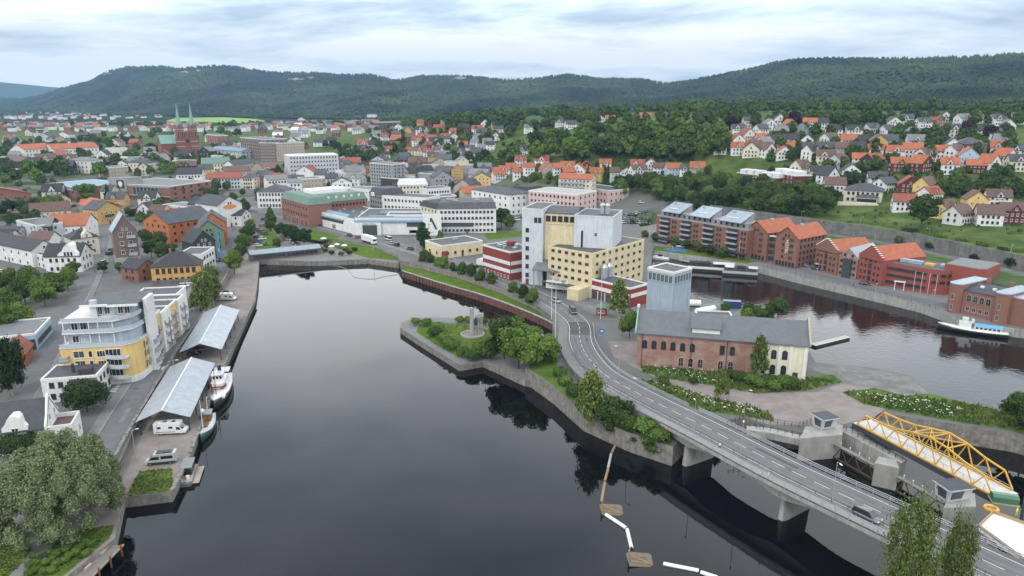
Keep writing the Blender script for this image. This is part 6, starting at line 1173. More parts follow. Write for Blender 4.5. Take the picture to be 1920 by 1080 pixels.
for p in [(340,376,11,'dark'),(362,372,11,'mid'),(378,370,12,'mid'),(250,412,7,'dark'),(240,405,6,'mid')]: T(*p[:3],'broad',p[3],text='tree right of the theatre',group='theatre trees')
for p in [(30,345,13,'mid'),(55,335,16,'mid'),(85,332,15,'dark'),(110,330,17,'mid'),(70,345,12,'light'),(12,350,11,'mid'),(190,335,15,'mid'),(240,330,10,'mid'),(282,330,10,'mid'),(308,326,11,'light'),(325,324,11,'light'),(342,322,10,'mid'),(360,322,10,'light'),(285,290,14,'dark'),(400,300,8,'mid'),(515,345,14,'dark'),(520,335,13,'mid'),(120,335,12,'dark')]: T(*p[:3],'far',p[3],text='town tree in the left middle distance',group='left town trees')
for p in [(15,287,14),(48,286,14),(85,285,13),(105,284,13),(120,284,13),(150,280,11),(168,276,13),(183,276,14),(200,276,14),(218,274,14),(232,274,14),(246,274,13),(255,276,12),(62,250,10),(110,238,12),(150,238,12),(190,240,14),(210,240,14),(230,238,13),(260,240,12),(415,255,16),(430,262,14),(445,258,14),(400,245,12),(420,270,12)]: T(p[0],p[1],p[2],'far',random.choice(('mid','dark','dark','mid')),text='tree in the belt left of the church',group='trees round the church')
for p in [(940,428,12),(955,432,9),(925,430,8),(945,420,9),(985,392,5),(1005,395,5),(870,430,5),(1185,420,4)]: T(p[0],p[1],p[2],'broad','mid',text='tree on the square behind the silo',group='square trees')
for p in [(645,300,14),(660,305,15),(680,308,15),(695,305,14),(668,295,14),(650,290,13),(700,300,12),(600,300,8),(635,285,12),(625,280,12),(610,278,11)]: T(p[0],p[1],p[2],'far',random.choice(('mid','dark')),text='tall tree behind the curved grey office',group='trees behind the grey office')
for p in [(840,305,11),(860,308,12),(880,306,12),(900,308,12),(920,312,11),(935,318,11),(870,315,10),(850,298,10),(910,300,11),(940,305,12),(955,312,9),(820,300,9)]: T(p[0],p[1],p[2],'far',random.choice(('mid','dark','mid')),text='tree on the wooded bank above the chapel',group='trees above the chapel')
MASS = []
def mass(poly, n, hr, mind=9):
    P_ = np.array(poly, float); lo, hi = P_.min(0), P_.max(0); pts = []; tries = 0
    while len(pts) < n and tries < 6000:
        tries += 1; x, y = random.uniform(lo[0],hi[0]), random.uniform(lo[1],hi[1])
        if not inpoly(np.array([x]),np.array([y]),poly)[0] or any(abs(x-a)/mind < 1 and abs(y-b)/(mind*.45) < 1 for a,b in pts): continue
        pts.append((x,y)); q = G(x,y); MASS.append((q.x,q.y,q.z,random.uniform(*hr)))
def scatter(poly, n, hr, leafs, text, group, mind=9, kind='far'):
    pts = []; tries = 0; P_ = np.array(poly, float); lo, hi = P_.min(0), P_.max(0)
    while len(pts) < n and tries < 6000:
        tries += 1; x, y = random.uniform(lo[0],hi[0]), random.uniform(lo[1],hi[1])
        if not inpoly(np.array([x]),np.array([y]),poly)[0]: continue
        if any(abs(x-a)/mind < 1 and abs(y-b)/(mind*.45) < 1 for a,b in pts): continue
        pts.append((x,y))
    for x,y in sorted(pts, key=lambda q: q[1]): T(x,y,random.uniform(*hr),kind,random.choice(leafs),text=text,group=group)
scatter([(1150,372),(1230,378),(1300,398),(1420,410),(1470,418),(1560,408),(1560,385),(1500,372),(1440,362),(1330,350),(1240,352),(1160,355)],62,(10,15),('mid','mid','dark'),'tree in the wood above the brick apartments','wood above the apartments',14,'broad')
scatter([(955,312),(1130,302),(1340,300),(1360,282),(1345,258),(1230,252),(1130,258),(1040,268),(955,282)],58,(12,19),('mid','mid','light','dark'),'tree in the wood on the middle hill','middle hill wood',17)
mass([(950,250),(1090,240),(1230,236),(1420,240),(1420,228),(1230,226),(1090,230),(950,240)],44,(10,15),16)
T(1370,252,15,'far','purple',text='dark purple beech on the hill crest'); T(1487,240,14,'far','purple',text='dark purple tree on the right hill, left one'); T(1815,258,13,'far','purple',text='dark purple tree on the right hill, middle one'); T(1855,262,11,'far','purple',text='dark purple tree on the right hill, right one')
mass([(1440,240),(1920,236),(1920,226),(1440,230)],48,(9,15),10)
mass([(1440,300),(1900,300),(1900,250),(1440,250)],95,(6,12),10)
mass([(1560,345),(1900,352),(1920,372),(1760,368),(1620,345)],33,(6,10),14)
T(1726,430,17,'broad','dark',text='large dark tree alone on the green slope',wide=.95)
for p in [(1590,440),(1660,462),(1690,468),(1745,478),(1800,470),(1840,478),(1880,490),(1700,455),(1760,462),(1830,500),(1900,512)]: T(p[0],p[1]-8,random.uniform(3,5.5),'bush',random.choice(('mid','light','dark')),text='shrub along the terrace road on the right slope',group='slope shrubs',name='shrub',cat='shrub')
mass([(700,236),(835,232),(940,232),(940,224),(835,222),(700,226)],33,(9,14),10)
mass([(690,300),(945,275),(945,245),(690,245)],70,(6,12),10)
for p in [(1180,270),(745,225),(385,255),(1600,236),(1655,248),(1610,252)]: T(p[0],p[1],15,'spruce',text='tall dark spruce rising among the houses',group='tall spruces',name='spruce_tree')
# woods and hedges nobody could count: merged low crowns on the plain and behind the crests
def wood(name, label, spots, seed, nl=70, lf=.16):
    g = np.random.default_rng(seed); vs, fs, off = [], [], 0; k = TREES['far0']; 
    base = leaf_cloud([(0,0,.52,.42,.42,.42),(.18,.1,.48,.3,.3,.34),(-.05,-.05,.78,.24,.24,.22)],nl,lf,seed=seed)
    for (x,y,z,h) in spots:
        a = g.random()*6.28; v = base[0]*np.array([h*.95,h*.95,h])*(.85+.3*g.random()); c, s = math.cos(a), math.sin(a); v = np.stack([v[:,0]*c-v[:,1]*s+x, v[:,0]*s+v[:,1]*c+y, v[:,2]+z-.5],-1); vs.append(v); fs.append(base[1]+off); off += len(v)
    o = put(np_mesh(name, np.concatenate(vs), np.concatenate(fs), leaf_mat(name+'_leaf',(0.022,0.045,0.012),(0.05,0.086,0.018),0,.45,.03), smooth=False), name); tag(o,label,'woodland',kind='stuff')
spots = []
for _ in range(1500):
    px, py = random.uniform(-40,960), random.uniform(202,240)
    if vnoise(np.array(px/60.),np.array(py/9.),3) < .42 or (300 < px < 500 and 218 < py < 236): continue
    q = G(px,py) if py > 216 else P(px,py,24); spots.append((q.x,q.y,gh(q.x,q.y) if q.y < 1500 else 20,random.uniform(9,15)))
for _ in range(420):
    px = random.uniform(940,1960); q = P(px,228,52); y = random.uniform(760,1050); x = (px-960)/F*y; spots.append((x,y,gh(x,y),random.uniform(9,15)))
for _ in range(620):
    px, py = random.uniform(-60,700), random.choice((random.uniform(198.5,204),random.uniform(203,212))); q = P(px,py,22)
    if q.y < 4300 and not (300 < px < 505 and py > 212): spots.append((q.x,q.y,19,random.uniform(13,21)))
for x in np.linspace(300,960,130): q = P(x,216+3*math.sin(x*.05),26); spots.append((q.x,q.y+random.uniform(-60,60),24,random.uniform(14,20)))
def town_mass(poly, n, hr):
    P_ = np.array(poly, float); lo, hi = P_.min(0), P_.max(0); k = 0
    for _ in range(4000):
        x, y = random.uniform(lo[0],hi[0]), random.uniform(lo[1],hi[1])
        if k >= n: break
        if not inpoly(np.array([x]),np.array([y]),poly)[0]: continue
        q = G(x,y)
        if any((q.x-f[0])**2+(q.y-f[1])**2 < (f[2]+3.5)**2 for f in FOOT) or any((a-q).length < 8 for a in qs+st): continue
        MASS.append((q.x,q.y,q.z,random.uniform(*hr))); k += 1
town_mass([(0,500),(180,440),(330,440),(460,400),(470,345),(300,335),(0,345)],60,(5,10)); town_mass([(480,400),(700,350),(960,400),(1080,390),(1080,350),(700,325),(480,330)],50,(4,8))
mass([(1440,350),(1700,350),(1900,340),(1900,300),(1440,300)],55,(5,9),12); mass([(960,345),(1330,345),(1330,312),(960,312)],34,(4,8),13)
mass([(0,335),(130,330),(330,335),(470,318),(480,285),(380,262),(300,250),(0,252)],120,(7,14),10); mass([(480,345),(700,335),(950,335),(950,312),(700,312),(480,318)],26,(5,9),14)
wood('hill_garden_trees','loose trees between the hillside houses and along the crests',MASS,8,300,.10)
wood('valley_woods','belts of trees across the plain and behind the crests',spots,5)
sp2 = []
for _ in range(230):
    px, py = random.uniform(960,1440), random.uniform(300,352); q = G(px,py)
    if q.y < 520 or vnoise(np.array(px/40.),np.array(py/8.),2) < .35: continue
    sp2.append((q.x,q.y,q.z-1.5,random.uniform(4,7)))
for _ in range(160): q = G(random.uniform(1560,1920),random.uniform(342,372)); sp2.append((q.x,q.y,q.z-1,random.uniform(3,5)))
for _ in range(150): q = G(random.uniform(1450,1920),random.uniform(395,440)); sp2.append((q.x,q.y,q.z-.8,random.uniform(1.2,2.6))) if q.z > 12 else None
wood('slope_thicket','thick undergrowth covering the slopes above the river',sp2,6)
fieldp = [P(x,y,27) for x,y in [(312,226),(330,221),(420,220),(480,223),(500,227),(420,233),(340,233)]]; fo = sheet('field', fieldp, mat('field_green',(0.16,0.26,0.04),(0.13,0.22,0.035),.01,.95,coord='World'), None, 6)
# ------------------------------------------------------------------ houses on the slopes and in the town
HC = {'white':'white','cream':'cream','yellow':'yellow','grey':'grey','darkred':'dark red','ochre':'ochre','beige':'beige','dark':'black','brick':'brick','palegrey':'pale grey','red':'red','green':'pale green','lightblue':'pale blue','brownbrick':'brown brick','pink':'pink'}
RC = {'orange':'orange tiled','redtile':'red tiled','brown':'brown','black':'black','slate':'slate grey','grey':'grey','white':'white','felt':'flat dark'}
wall('housegreen',(0.42,0.47,0.36),(0.36,0.41,0.31)); HC['housegreen'] = 'pale green'
def house(px, py, wm, rm, zone, group, W=None, D=None, H=None, roof=None, rot=None, pos=None, name='house', far=False):
    q = pos or G(px,py); W = W or random.uniform(9,13); D = D or random.uniform(8,10); H = H or random.choice((5.0,5.6,6.2)); roof = roof or random.choice(('gx','gx','gy','gx')); rh = min(W if roof == 'gy' else D, 11)*random.uniform(.36,.46) if roof != 'flat' else 0
    rz = rot if rot is not None else random.uniform(-.45,.35)
    t = bpy.data.objects.new(name, None); COL.objects.link(t); t.location = (q.x-math.cos(rz)*W/2, q.y-math.sin(rz)*W/2, q.z); t.rotation_euler = (0,0,rz); t.empty_display_size = .4
    walls_part(t, roof, W, D, H, rh, W_[wm], 3.0); r = roof_part(t, roof, W, D, H, rh, R_[rm], TRIM)
    fr = FR if wm not in ('white','cream','palegrey') else FD; nc = 2 if W < 10 else 3
    for z in (1.0,3.6): wins(t,'F',W,D,evenly(nc+1 if not far else nc,W),[z],1.0,1.3,fr)
    wins(t,'R' if px < 960 else 'L',W,D,evenly(2,D),[1.0,3.6],1.0,1.3,fr)
    if roof == 'gy': wins(t,'F',W,D,[W/2],[H+.2],1.0,1.2,fr)
    if roof == 'gx' and random.random() < .55:      # cross gable towards the valley
        w = W*random.uniform(.3,.42); x = W*random.uniform(.35,.65); g = MB(); g.extr([(x-w/2,H-1),(x+w/2,H-1),(x+w/2,H+.3),(x,H+rh*.85),(x-w/2,H+.3)],1,-.25,D/2); g.build('front_gable',W_[wm],t)
        s = (rh*.85-.3)/(w/2); g = MB(); g.extr([(x-w/2-.3,H+.3-.3*s),(x,H+rh*.85),(x+w/2+.3,H+.3-.3*s),(x+w/2+.3,H+.55-.3*s),(x,H+rh*.85+.25),(x-w/2-.3,H+.55-.3*s)],1,-.6,D/2); g.build('gable_roof',R_[rm],t); put(win_mesh(1.0,1.2,fr),'window',t,(x,-.26,H+.15))
    if roof != 'flat': MB().box(W*.6,W*.6+.7,D*.5,D*.5+.7,H+rh*.4,H+rh+.8).build('chimney',W_['brick'],r)
    queue(t, px, '%s house with %s roof %s'%(HC[wm],RC[rm],zone), 'house', group); FOOT.append((q.x,q.y,6,5)); return t
Z = {'top':('up on the right hill','upper right hillside houses'),'mid':('midway on the right hill','middle right hillside houses'),'low':('on the green right slope','lower right slope houses'),'ctr':('above the pink bank','houses above the pink bank'),'crest':('on the wooded hill','middle hill houses'),'hill':('on the far middle hillside','far hillside houses'),'lt':('in the left town','left town houses'),'ct':('in the town centre','centre town houses')}
rows = {'top':'1445,244,white,grey 1462,238,white,slate 1484,245,white,orange 1466,257,white,grey 1502,253,grey,black 1517,245,white,orange 1567,256,white,black 1602,257,white,black 1640,255,white,slate 1669,258,white,slate 1707,250,white,grey 1637,233,white,grey 1677,240,white,slate 1700,236,white,slate 1735,240,white,slate 1762,238,brick,redtile 1772,230,white,black 1792,258,white,slate 1829,257,white,black 1867,263,white,slate 1890,250,white,grey 1835,232,white,redtile 1910,234,white,slate 1540,243,white,black 1580,238,grey,slate 1610,232,white,brown 1745,228,cream,slate 1810,236,white,grey 1875,236,white,slate 1720,262,white,grey',
 'mid':'1450,274,white,black 1481,277,white,black 1512,279,white,black 1562,274,white,brown 1590,277,white,orange 1620,277,grey,black 1647,282,ochre,brown 1667,280,white,slate 1717,281,white,grey 1741,281,brick,redtile 1785,291,white,slate 1840,291,cream,orange 1874,293,palegrey,orange 1907,297,white,slate 1880,278,palegrey,grey 1472,289,white,orange 1517,291,white,slate 1547,291,grey,slate 1580,293,beige,brown 1607,293,white,black 1640,298,white,orange 1677,302,white,orange 1710,298,white,orange 1745,305,white,brown 1445,294,white,brown 1470,300,white,orange 1547,310,cream,brown 1582,316,palegrey,brown 1615,312,white,orange 1647,316,dark,redtile 1687,324,darkred,orange 1737,324,darkred,orange 1780,328,white,orange 1815,312,lightblue,orange 1830,326,darkred,orange 1865,325,white,orange 1912,322,cream,slate 1440,282,white,grey 1800,300,white,brown 1770,298,white,orange 1895,310,white,orange 1530,300,white,black',
 'low':'1510,328,cream,brown 1535,338,white,black 1562,346,white,black 1565,366,white,brown 1465,378,white,brown 1670,360,white,slate 1705,363,darkred,redtile 1750,366,yellow,brown 1695,398,white,redtile 1755,386,white,redtile 1785,408,yellow,brown 1812,420,white,brown 1855,424,white,brown 1872,388,white,brown 1830,398,yellow,brown 1900,420,darkred,brown 1645,350,white,slate 1595,338,white,black',
 'ctr':'977,312,white,redtile 1015,312,white,redtile 992,328,white,orange 972,335,white,orange 1030,330,beige,orange 1065,324,white,orange 1067,338,darkred,orange 1100,324,darkred,orange 1115,337,ochre,orange 1135,320,white,orange 1155,338,housegreen,brown 1175,336,white,brown 1195,322,white,redtile 1200,334,white,brown 1220,322,white,brown 1235,327,white,brown 1265,330,lightblue,orange 1287,330,white,slate 1307,330,beige,orange 925,334,white,orange 945,330,white,orange 938,340,white,orange 915,326,white,black 960,325,white,orange 1047,328,white,orange 1082,332,white,orange',
 'crest':'980,291,white,black 1350,290,white,orange 1382,292,white,orange 1407,296,cream,slate 1385,278,white,orange 1410,282,beige,orange 1405,268,white,redtile 1385,254,white,slate 1432,255,white,slate 1407,240,cream,slate 1125,233,white,redtile 1145,233,white,orange 1005,242,dark,slate 1027,240,white,orange 1072,242,white,slate 1267,286,darkred,grey 1430,272,white,orange 1425,288,white,brown 1210,231,white,orange 990,250,white,grey 1050,238,white,slate'}
for zn, txt in rows.items():
    for it in txt.split():
        x, y, w, r = it.split(','); big = zn == 'low'; house(float(x), float(y), w, r, *Z[zn], W=random.uniform(9.5,11.5) if big else random.uniform(8.8,11.6), D=random.uniform(7.5,9), rot=random.choice((-.35,-.25,-.4,.5)) if zn in ('mid','low') else None)
random.seed(21)
def scatter_houses(poly, n, zone, wl, rl, size=(9,13), mind=(20,9), flat=.0, H=(5,6.5), gap=5):
    P_ = np.array(poly,float); lo, hi = P_.min(0), P_.max(0); pts = []; tries = 0
    while len(pts) < n and tries < 4000:
        tries += 1; x, y = random.uniform(lo[0],hi[0]), random.uniform(lo[1],hi[1])
        if not inpoly(np.array([x]),np.array([y]),poly)[0] or any(abs(x-a) < mind[0] and abs(y-b) < mind[1] for a,b in pts): continue
        q = G(x,y); 
        if any((q.x-f[0])**2+(q.y-f[1])**2 < (f[2]+gap)**2 for f in FOOT): continue
        pts.append((x,y)); W = random.uniform(*size); house(x,y,random.choice(wl),random.choice(rl),*Z[zone],W=W,D=W*random.uniform(.65,.9),H=random.uniform(*H),roof='flat' if random.random() < flat else None,far=True)
WL = ('white','white','white','white','cream','palegrey','ochre','darkred'); RL = ('orange','redtile','black','slate','brown','redtile','grey','black','slate')
scatter_houses([(622,300),(690,262),(700,238),(840,236),(945,238),(945,262),(900,300),(850,306),(720,312)],66,'hill',WL,RL,(9,13),(15,6),gap=1)
scatter_houses([(480,300),(540,285),(640,275),(700,255),(690,232),(560,228),(480,240)],26,'hill',WL,('slate','grey','black','brown','white'),(10,16),(18,6))
scatter_houses([(0,335),(130,330),(330,330),(470,312),(480,285),(380,262),(300,250),(0,252)],58,'lt',('white','white','cream','beige','brick','palegrey','dark'),('slate','black','brown','redtile','grey','slate','grey'),(10,18),(18,5),.15,(5,8))
scatter_houses([(480,372),(700,345),(960,350),(960,330),(840,312),(700,318),(560,318),(480,330)],44,'ct',('white','white','cream','beige','brick','palegrey','grey'),('slate','black','felt','redtile','grey','brown'),(10,18),(16,5),.3,(6,10))
scatter_houses([(0,470),(60,440),(200,420),(330,440),(340,400),(200,360),(0,380)],12,'lt',('white','cream','white','ochre'),('black','brown','orange','slate'),(9,13),(20,9),0,(5,6.5),2)
random.seed(77)
for k in range(16):
    q = Vector((random.uniform(-215,-128)-60*(k%4),random.uniform(150,300),ZT))
    if q.x > -.74*q.y-6 or any((q.x-f[0])**2+(q.y-f[1])**2 < (f[2]+9)**2 for f in FOOT): continue
    house(960+F*q.x/q.y,600,random.choice(('white','cream','white')),random.choice(('slate','black','brown','orange')),*Z['lt'],pos=q)
# special buildings on the slopes
t, W, r = bld('flats','three storey pale flats with wide orange roof above the pink bank','flats',(1048,302),(1110,304),9,12,'cream','orange','gx',3,None,3,8,3,'R',(1.6,1.5),FR,chim=0)
for k in range(3): [balcony(t,'F',W*(.1+.2*j),3*k+.3,W,12,4,1.4,galv,TRIM) for j in range(4)]
t, W, r = bld('clubhouse','large cream villa with hipped slate roof and glazed veranda on the green slope','villa',(1583,356),(1655,360),6.5,15,'cream','slate','hip',3.6,None,2,7,3,'L',(1.3,1.6),FD,chim=1); MB().box(W*.35,W*.9,-4,-.02,-2,3.4).build('veranda',W_['cream'],t); roof_part(t,'hip',W*.55,5,3.4,1.6,R_['slate'],name='veranda_roof',x0=W*.35,y0=-4); MB().box(-2,W*.95,-6,-4.05,-3,.4).build('terrace',W_['cream'],t); MB().box(W*.37,W*.88,-4.06,-4.01,.9,2.7).build('veranda_glazing',GL,t)
bld('school','long brown school building with hipped dark roof on the right hill','school',(1793,271),(1852,272),8,16,'brownbrick','slate','hip',4,None,2,10,3,'L',(1.3,2),FS,chim=0)
bld('brick_tower','dark brick tower block cut by the right picture edge','tower',(1902,252),(1935,254),14,16,'brownbrick','felt','flat',0,None,5,4,3,'L',(1,1.2),FD,door=False)
for k,(a,c,lab) in enumerate((((1382,324),(1424,328),'dark red terraced flats with white roof cabins, left block'),((1420,330),(1456,334),'dark red terraced flats with white roof cabins, right block'),((1446,322),(1490,330),'dark red terraced flats with white roof cabins, upper block'))):
    t, W, r = bld('terraced_flats',lab,'flats',a,c,8.5,12,'darkred','grey','flat',0,None,3,6,3,'L',(1.4,1.5),FR,chim=0,door=False)
    for j in range(3): MB().box(W*(.05+.33*j),W*(.28+.33*j),2,9,8.55,11).build('roof_cabin',R_['white'],t)
t, W, r = bld('red_row','row of dark red townhouses with grey roofs on the far hillside','terrace',(702,232),(765,230),6,12,'darkred','grey','gx',2.5,None,2,14,2,chim=0)
# far plain: hundreds of small houses in one mass
def far_town():
    vs, fs, mi, off = [], [], [], 0; mats = [W_['white'],W_['cream'],W_['brick'],R_['slate'],R_['orange'],R_['brown'],R_['grey']]; g = random.Random(4)
    for _ in range(900):
        px, py = g.uniform(-30,700), g.uniform(203,247)
        if 300 < px < 505 and 216 < py < 236: continue
        if vnoise(np.array(px/70.),np.array(py/8.),7) < .33: continue
        q = G(px,py) if py > 222 else P(px,py,22)
        if q.y > 3600: continue
        if any((q.x-f[0])**2+(q.y-f[1])**2 < (f[2]+6)**2 for f in FOOT): continue
        z = gh(q.x,q.y) if q.y < 1550 else 20; W, D, H = g.uniform(10,20), g.uniform(9,12), g.uniform(4.5,7); a = g.uniform(-.6,.6); c, s = math.cos(a), math.sin(a); rh = g.uniform(2.2,4)
        L_ = [(0,0,-3),(W,0,-3),(W,D,-3),(0,D,-3),(0,0,H),(W,0,H),(W,D,H),(0,D,H),(0,D/2,H+rh),(W,D/2,H+rh),(-.4,-.4,H-.1),(W+.4,-.4,H-.1),(W+.4,D+.4,H-.1),(-.4,D+.4,H-.1),(-.4,D/2,H+rh+.2),(W+.4,D/2,H+rh+.2)]
        vs += [(q.x+x*c-y*s, q.y+x*s+y*c, z+zz_) for x,y,zz_ in L_]; w = g.choice((0,0,0,1,2)); r = g.choice((3,3,4,5,6))
        for f in ((0,1,5,4),(1,2,6,5),(2,3,7,6),(3,0,4,7)): fs.append([off+k for k in f]); mi.append(w)
        for f in ((4,8,7,7),(5,6,9,9)): fs.append([off+k for k in f[:3]]); mi.append(w)
        for f in ((10,11,15,14),(12,13,14,15)): fs.append([off+k for k in f]); mi.append(r)
        off += 16
    me = bpy.data.meshes.new('far_town'); me.from_pydata(vs,[],fs); [me.materials.append(m) for m in mats]; me.polygons.foreach_set('material_index',mi); tag(put(me,'far_town'),'distant suburb of small roofs spread over the plain','suburb',kind='stuff')
far_town()
# ------------------------------------------------------------------ vehicles
CP_ = {}
for n_, c_ in {'white':(.62,.62,.61),'black':(.018,.018,.02),'silver':(.36,.37,.38),'grey':(.13,.135,.14),'blue':(.025,.05,.12),'red':(.26,.025,.02),'yellow':(.62,.42,.03),'green':(.05,.13,.07),'darkgreen':(.02,.07,.05)}.items(): CP_[n_] = mat('car_paint_'+n_, c_, tuple(x*.93 for x in c_), 1, .28, spec=.6)
TYRE = mat('tyre',(.02,.02,.02),(.014,.014,.014),4,.9); RIM = mat('rim',(.35,.35,.36),(.28,.28,.29),4,.4,metal=.7); LAMP = mat('lamp_glass',(.6,.6,.58),(.5,.5,.48),3,.2); TAIL = mat('tail_lamp',(.3,.02,.015),(.25,.015,.01),3,.3)
def loft(name, secs, m, smooth=True):
    "secs: list of rings (same point count) joined in order, ends closed"
    b = MB(); n = len(secs[0])
    for s in secs: b.v += [tuple(p) for p in s]
    for k in range(len(secs)-1):
        for i in range(n): a = k*n; b.f.append((a+i,a+(i+1)%n,a+n+(i+1)%n,a+n+i)); b.m.append(0)
    b.f.append(tuple(range(n))[::-1]); b.m.append(0); a = (len(secs)-1)*n; b.f.append(tuple(a+i for i in range(n))); b.m.append(0)
    me = b.mesh(name, m, smooth); return me
def car_body(L_, Wd, H, van=False):
    # rings across the car at stations along x: (x, half width, sill, shoulder)
    st_ = [(-.5,.80,.42,.62),(-.47,.92,.28,.78),(-.30,1,.24,.84),(.0,1,.24,.84),(.25,1,.24,.80),(.40,.97,.26,.70),(.48,.86,.32,.58),(.5,.78,.40,.52)]
    secs = []
    for x,w,z0,z1 in st_: hw = Wd/2*w; secs.append([(x*L_,-hw*.94,z0),(x*L_,-hw,(z0+z1)/2),(x*L_,-hw*.95,z1),(x*L_,hw*.95,z1),(x*L_,hw,(z0+z1)/2),(x*L_,hw*.94,z0)])
    return secs
_car = {}
def car_meshes(kind):
    if kind in _car: return _car[kind]
    L_, Wd, H = {'car':(4.4,1.82,1.48),'suv':(4.6,1.88,1.66),'van':(5.2,1.95,2.1)}[kind]; sh = .82 if kind != 'van' else 1.0
    body = car_body(L_,Wd,H); 
    if kind == 'van': body = [[(x,y,z*1.18) for x,y,z in r] for r in body]
    ca = {'car':[(-.44,.80,0),(-.34,.74,.96),(-.05,.74,1.0),(.10,.74,.98),(.28,.84,0)],'suv':[(-.49,.84,0),(-.44,.78,.97),(-.05,.78,1.0),(.12,.78,.98),(.29,.86,0)],'van':[(-.495,.92,0),(-.48,.88,.98),(0,.88,1.0),(.24,.86,.98),(.42,.9,0)]}[kind]
    top, gl = [], []
    for x,w,f in ca: z = sh+(H-sh)*f; top.append([(x*L_,-Wd/2*w,z-.04),(x*L_,-Wd/2*w*.9,z),(x*L_,Wd/2*w*.9,z),(x*L_,Wd/2*w,z-.04)])
    cab = []
    for x,w,f in ca: z = max(sh+(H-sh)*f,sh+.01); cab.append([(x*L_,-Wd/2*.93,sh-.06),(x*L_,-Wd/2*w,z-.05),(x*L_,-Wd/2*w*.88,z),(x*L_,Wd/2*w*.88,z),(x*L_,Wd/2*w,z-.05),(x*L_,Wd/2*.93,sh-.06)])
    rf = [[(x*L_,-Wd/2*w*.93,H*(.985)-.02),(x*L_,-Wd/2*w*.8,H+.015),(x*L_,Wd/2*w*.8,H+.015),(x*L_,Wd/2*w*.93,H*.985-.02)] for x,w,f in ca[1:-1]]
    wh = MB(); wh.lathe([(.24,-.10),(.33,-.10),(.33,.10),(.24,.10)],n=12,mi=0); wh.lathe([(.02,.105),(.22,.108)],n=10,mi=1); wh.lathe([(.22,-.108),(.02,-.105)],n=10,mi=1)
    _car[kind] = (body,cab,rf,wh.mesh('wheel',[TYRE,RIM]),L_,Wd,H,{}); return _car[kind]
def car(pos, rz, colour, text, group, px=0, kind='car', name='parked_car', cat='car'):
    body, cab, rf, wh, L_, Wd, H, cache = car_meshes(kind)
    if colour not in cache: cache[colour] = (loft('body',body,CP_[colour]),loft('cabin_glass',cab,CAR_GL,False),loft('roof_panel',rf,CP_[colour]),MB().box(-.05,.05,-.22,.22,-.07,.07).mesh('headlight',LAMP),MB().box(-.05,.05,-.2,.2,-.07,.07).mesh('tail_light',TAIL))
    m = cache[colour]; t = bpy.data.objects.new(name,None); COL.objects.link(t); t.location = pos; t.rotation_euler = (0,0,rz); t.empty_display_size = .3
    put(m[0],'body',t); put(m[1],'windows',t); put(m[2],'roof_panel',t)
    for x in (-.30,.31):
        for y in (-1,1): w = put(wh,'wheel',t,(x*L_,y*(Wd/2-.1),.33)); w.rotation_euler = (math.pi/2,0,0)
    zl = .62 if kind != 'van' else .75
    for y in (-1,1): put(m[3],'headlight',t,(L_*.478,y*Wd*.3,zl)); put(m[4],'tail_light',t,(-L_*.485,y*Wd*.33,zl+.1))
    if text: queue(t,px,text,cat,group)
    return t
def along(line, px, z):      # heading of a road line nearest a pixel
    q = P(*px,z); k = min(range(1,len(line)-1), key=lambda i: (line[i]-q).length); d = line[k+1]-line[k-1]; return math.atan2(d.y,d.x)
q = P(1625,972,8.0); car((q.x,q.y,8.03), along(road_ln,(1625,972),8)+math.pi, 'grey','dark grey car driving on the bridge',None,1625,'suv','car')
q = P(1074,586,4.6); car((q.x,q.y,4.62), -1.45,'grey','dark grey car coming down the curved ramp',None,1074,'van','car'); q = P(1042,566,4.6); car((q.x,q.y,4.6),-.9,'silver','small silver car where the road bends',None,1042,'car','car')
for px,py,c_,k_ in [(655,443,'black','suv'),(671,447,'red','car'),(728,450,'white','van'),(733,458,'silver','car'),(743,461,'black','suv'),(769,468,'black','car'),(580,420,'black','car'),(598,424,'blue','car'),(922,432,'white','van'),(880,430,'red','car'),(930,430,'black','car')]: q = P(px,py,4.6); car((q.x,q.y,4.6),along(road_ln,(px,py),4.6) if px < 800 else .1,c_,'%s car on the road past the shopping centre'%c_,'cars on the main road',px,k_,'car')
for px,py,c_,rz in [(482,446,'black',.2),(492,449,'white',.2),(488,455,'blue',.2),(484,462,'white',.2),(496,460,'black',.2),(545,450,'white',.6),(550,455,'silver',.6),(555,459,'black',.6),(560,463,'red',.6),(485,432,'grey',0),(490,436,'black',0),(497,440,'black',0),(492,425,'red',0)]: q = P(px,py,ZT); car((q.x,q.y,ZT),rz,c_,'%s car in the car park by the basin'%c_,'cars by the basin',px)
random.seed(5)
for i in range(26):
    r_, c_ = divmod(i,9); q = P(1162+c_*6.2+r_*3,409+r_*7,ZR); car((q.x,q.y,max(ZR,gh(q.x,q.y) if q.y > 415 else ZR)),random.choice((1.2,-1.9)),random.choice(('black','grey','white','silver','blue','black')),'car in the car park left of the brick apartments','car park by the apartments',1162+c_*6.2+r_*3)
for k in range(6): q = P(1232+9*k,451+2.0*k,ZR); car((q.x,q.y,ZR),-.55,random.choice(('black','grey','black','silver')),'dark car parked under the apartment street trees','cars at the apartments',1232+9*k)
q = P(1277,464,ZR); car((q.x,q.y,ZR),-.55,'white','white pickup beside the playground',None,1277,'van'); q = P(1412,484,ZR); car((q.x,q.y,ZR),-.5,'black','black car by the flag poles on the far quay',None,1412); q = P(1622,534,ZR); car((q.x,q.y,ZR),-.6,'black','black car in front of the curved red building',None,1622); q = P(1510,500,ZR); car((q.x,q.y,ZR),-.5,'grey','grey car between hotel and first warehouse',None,1510)
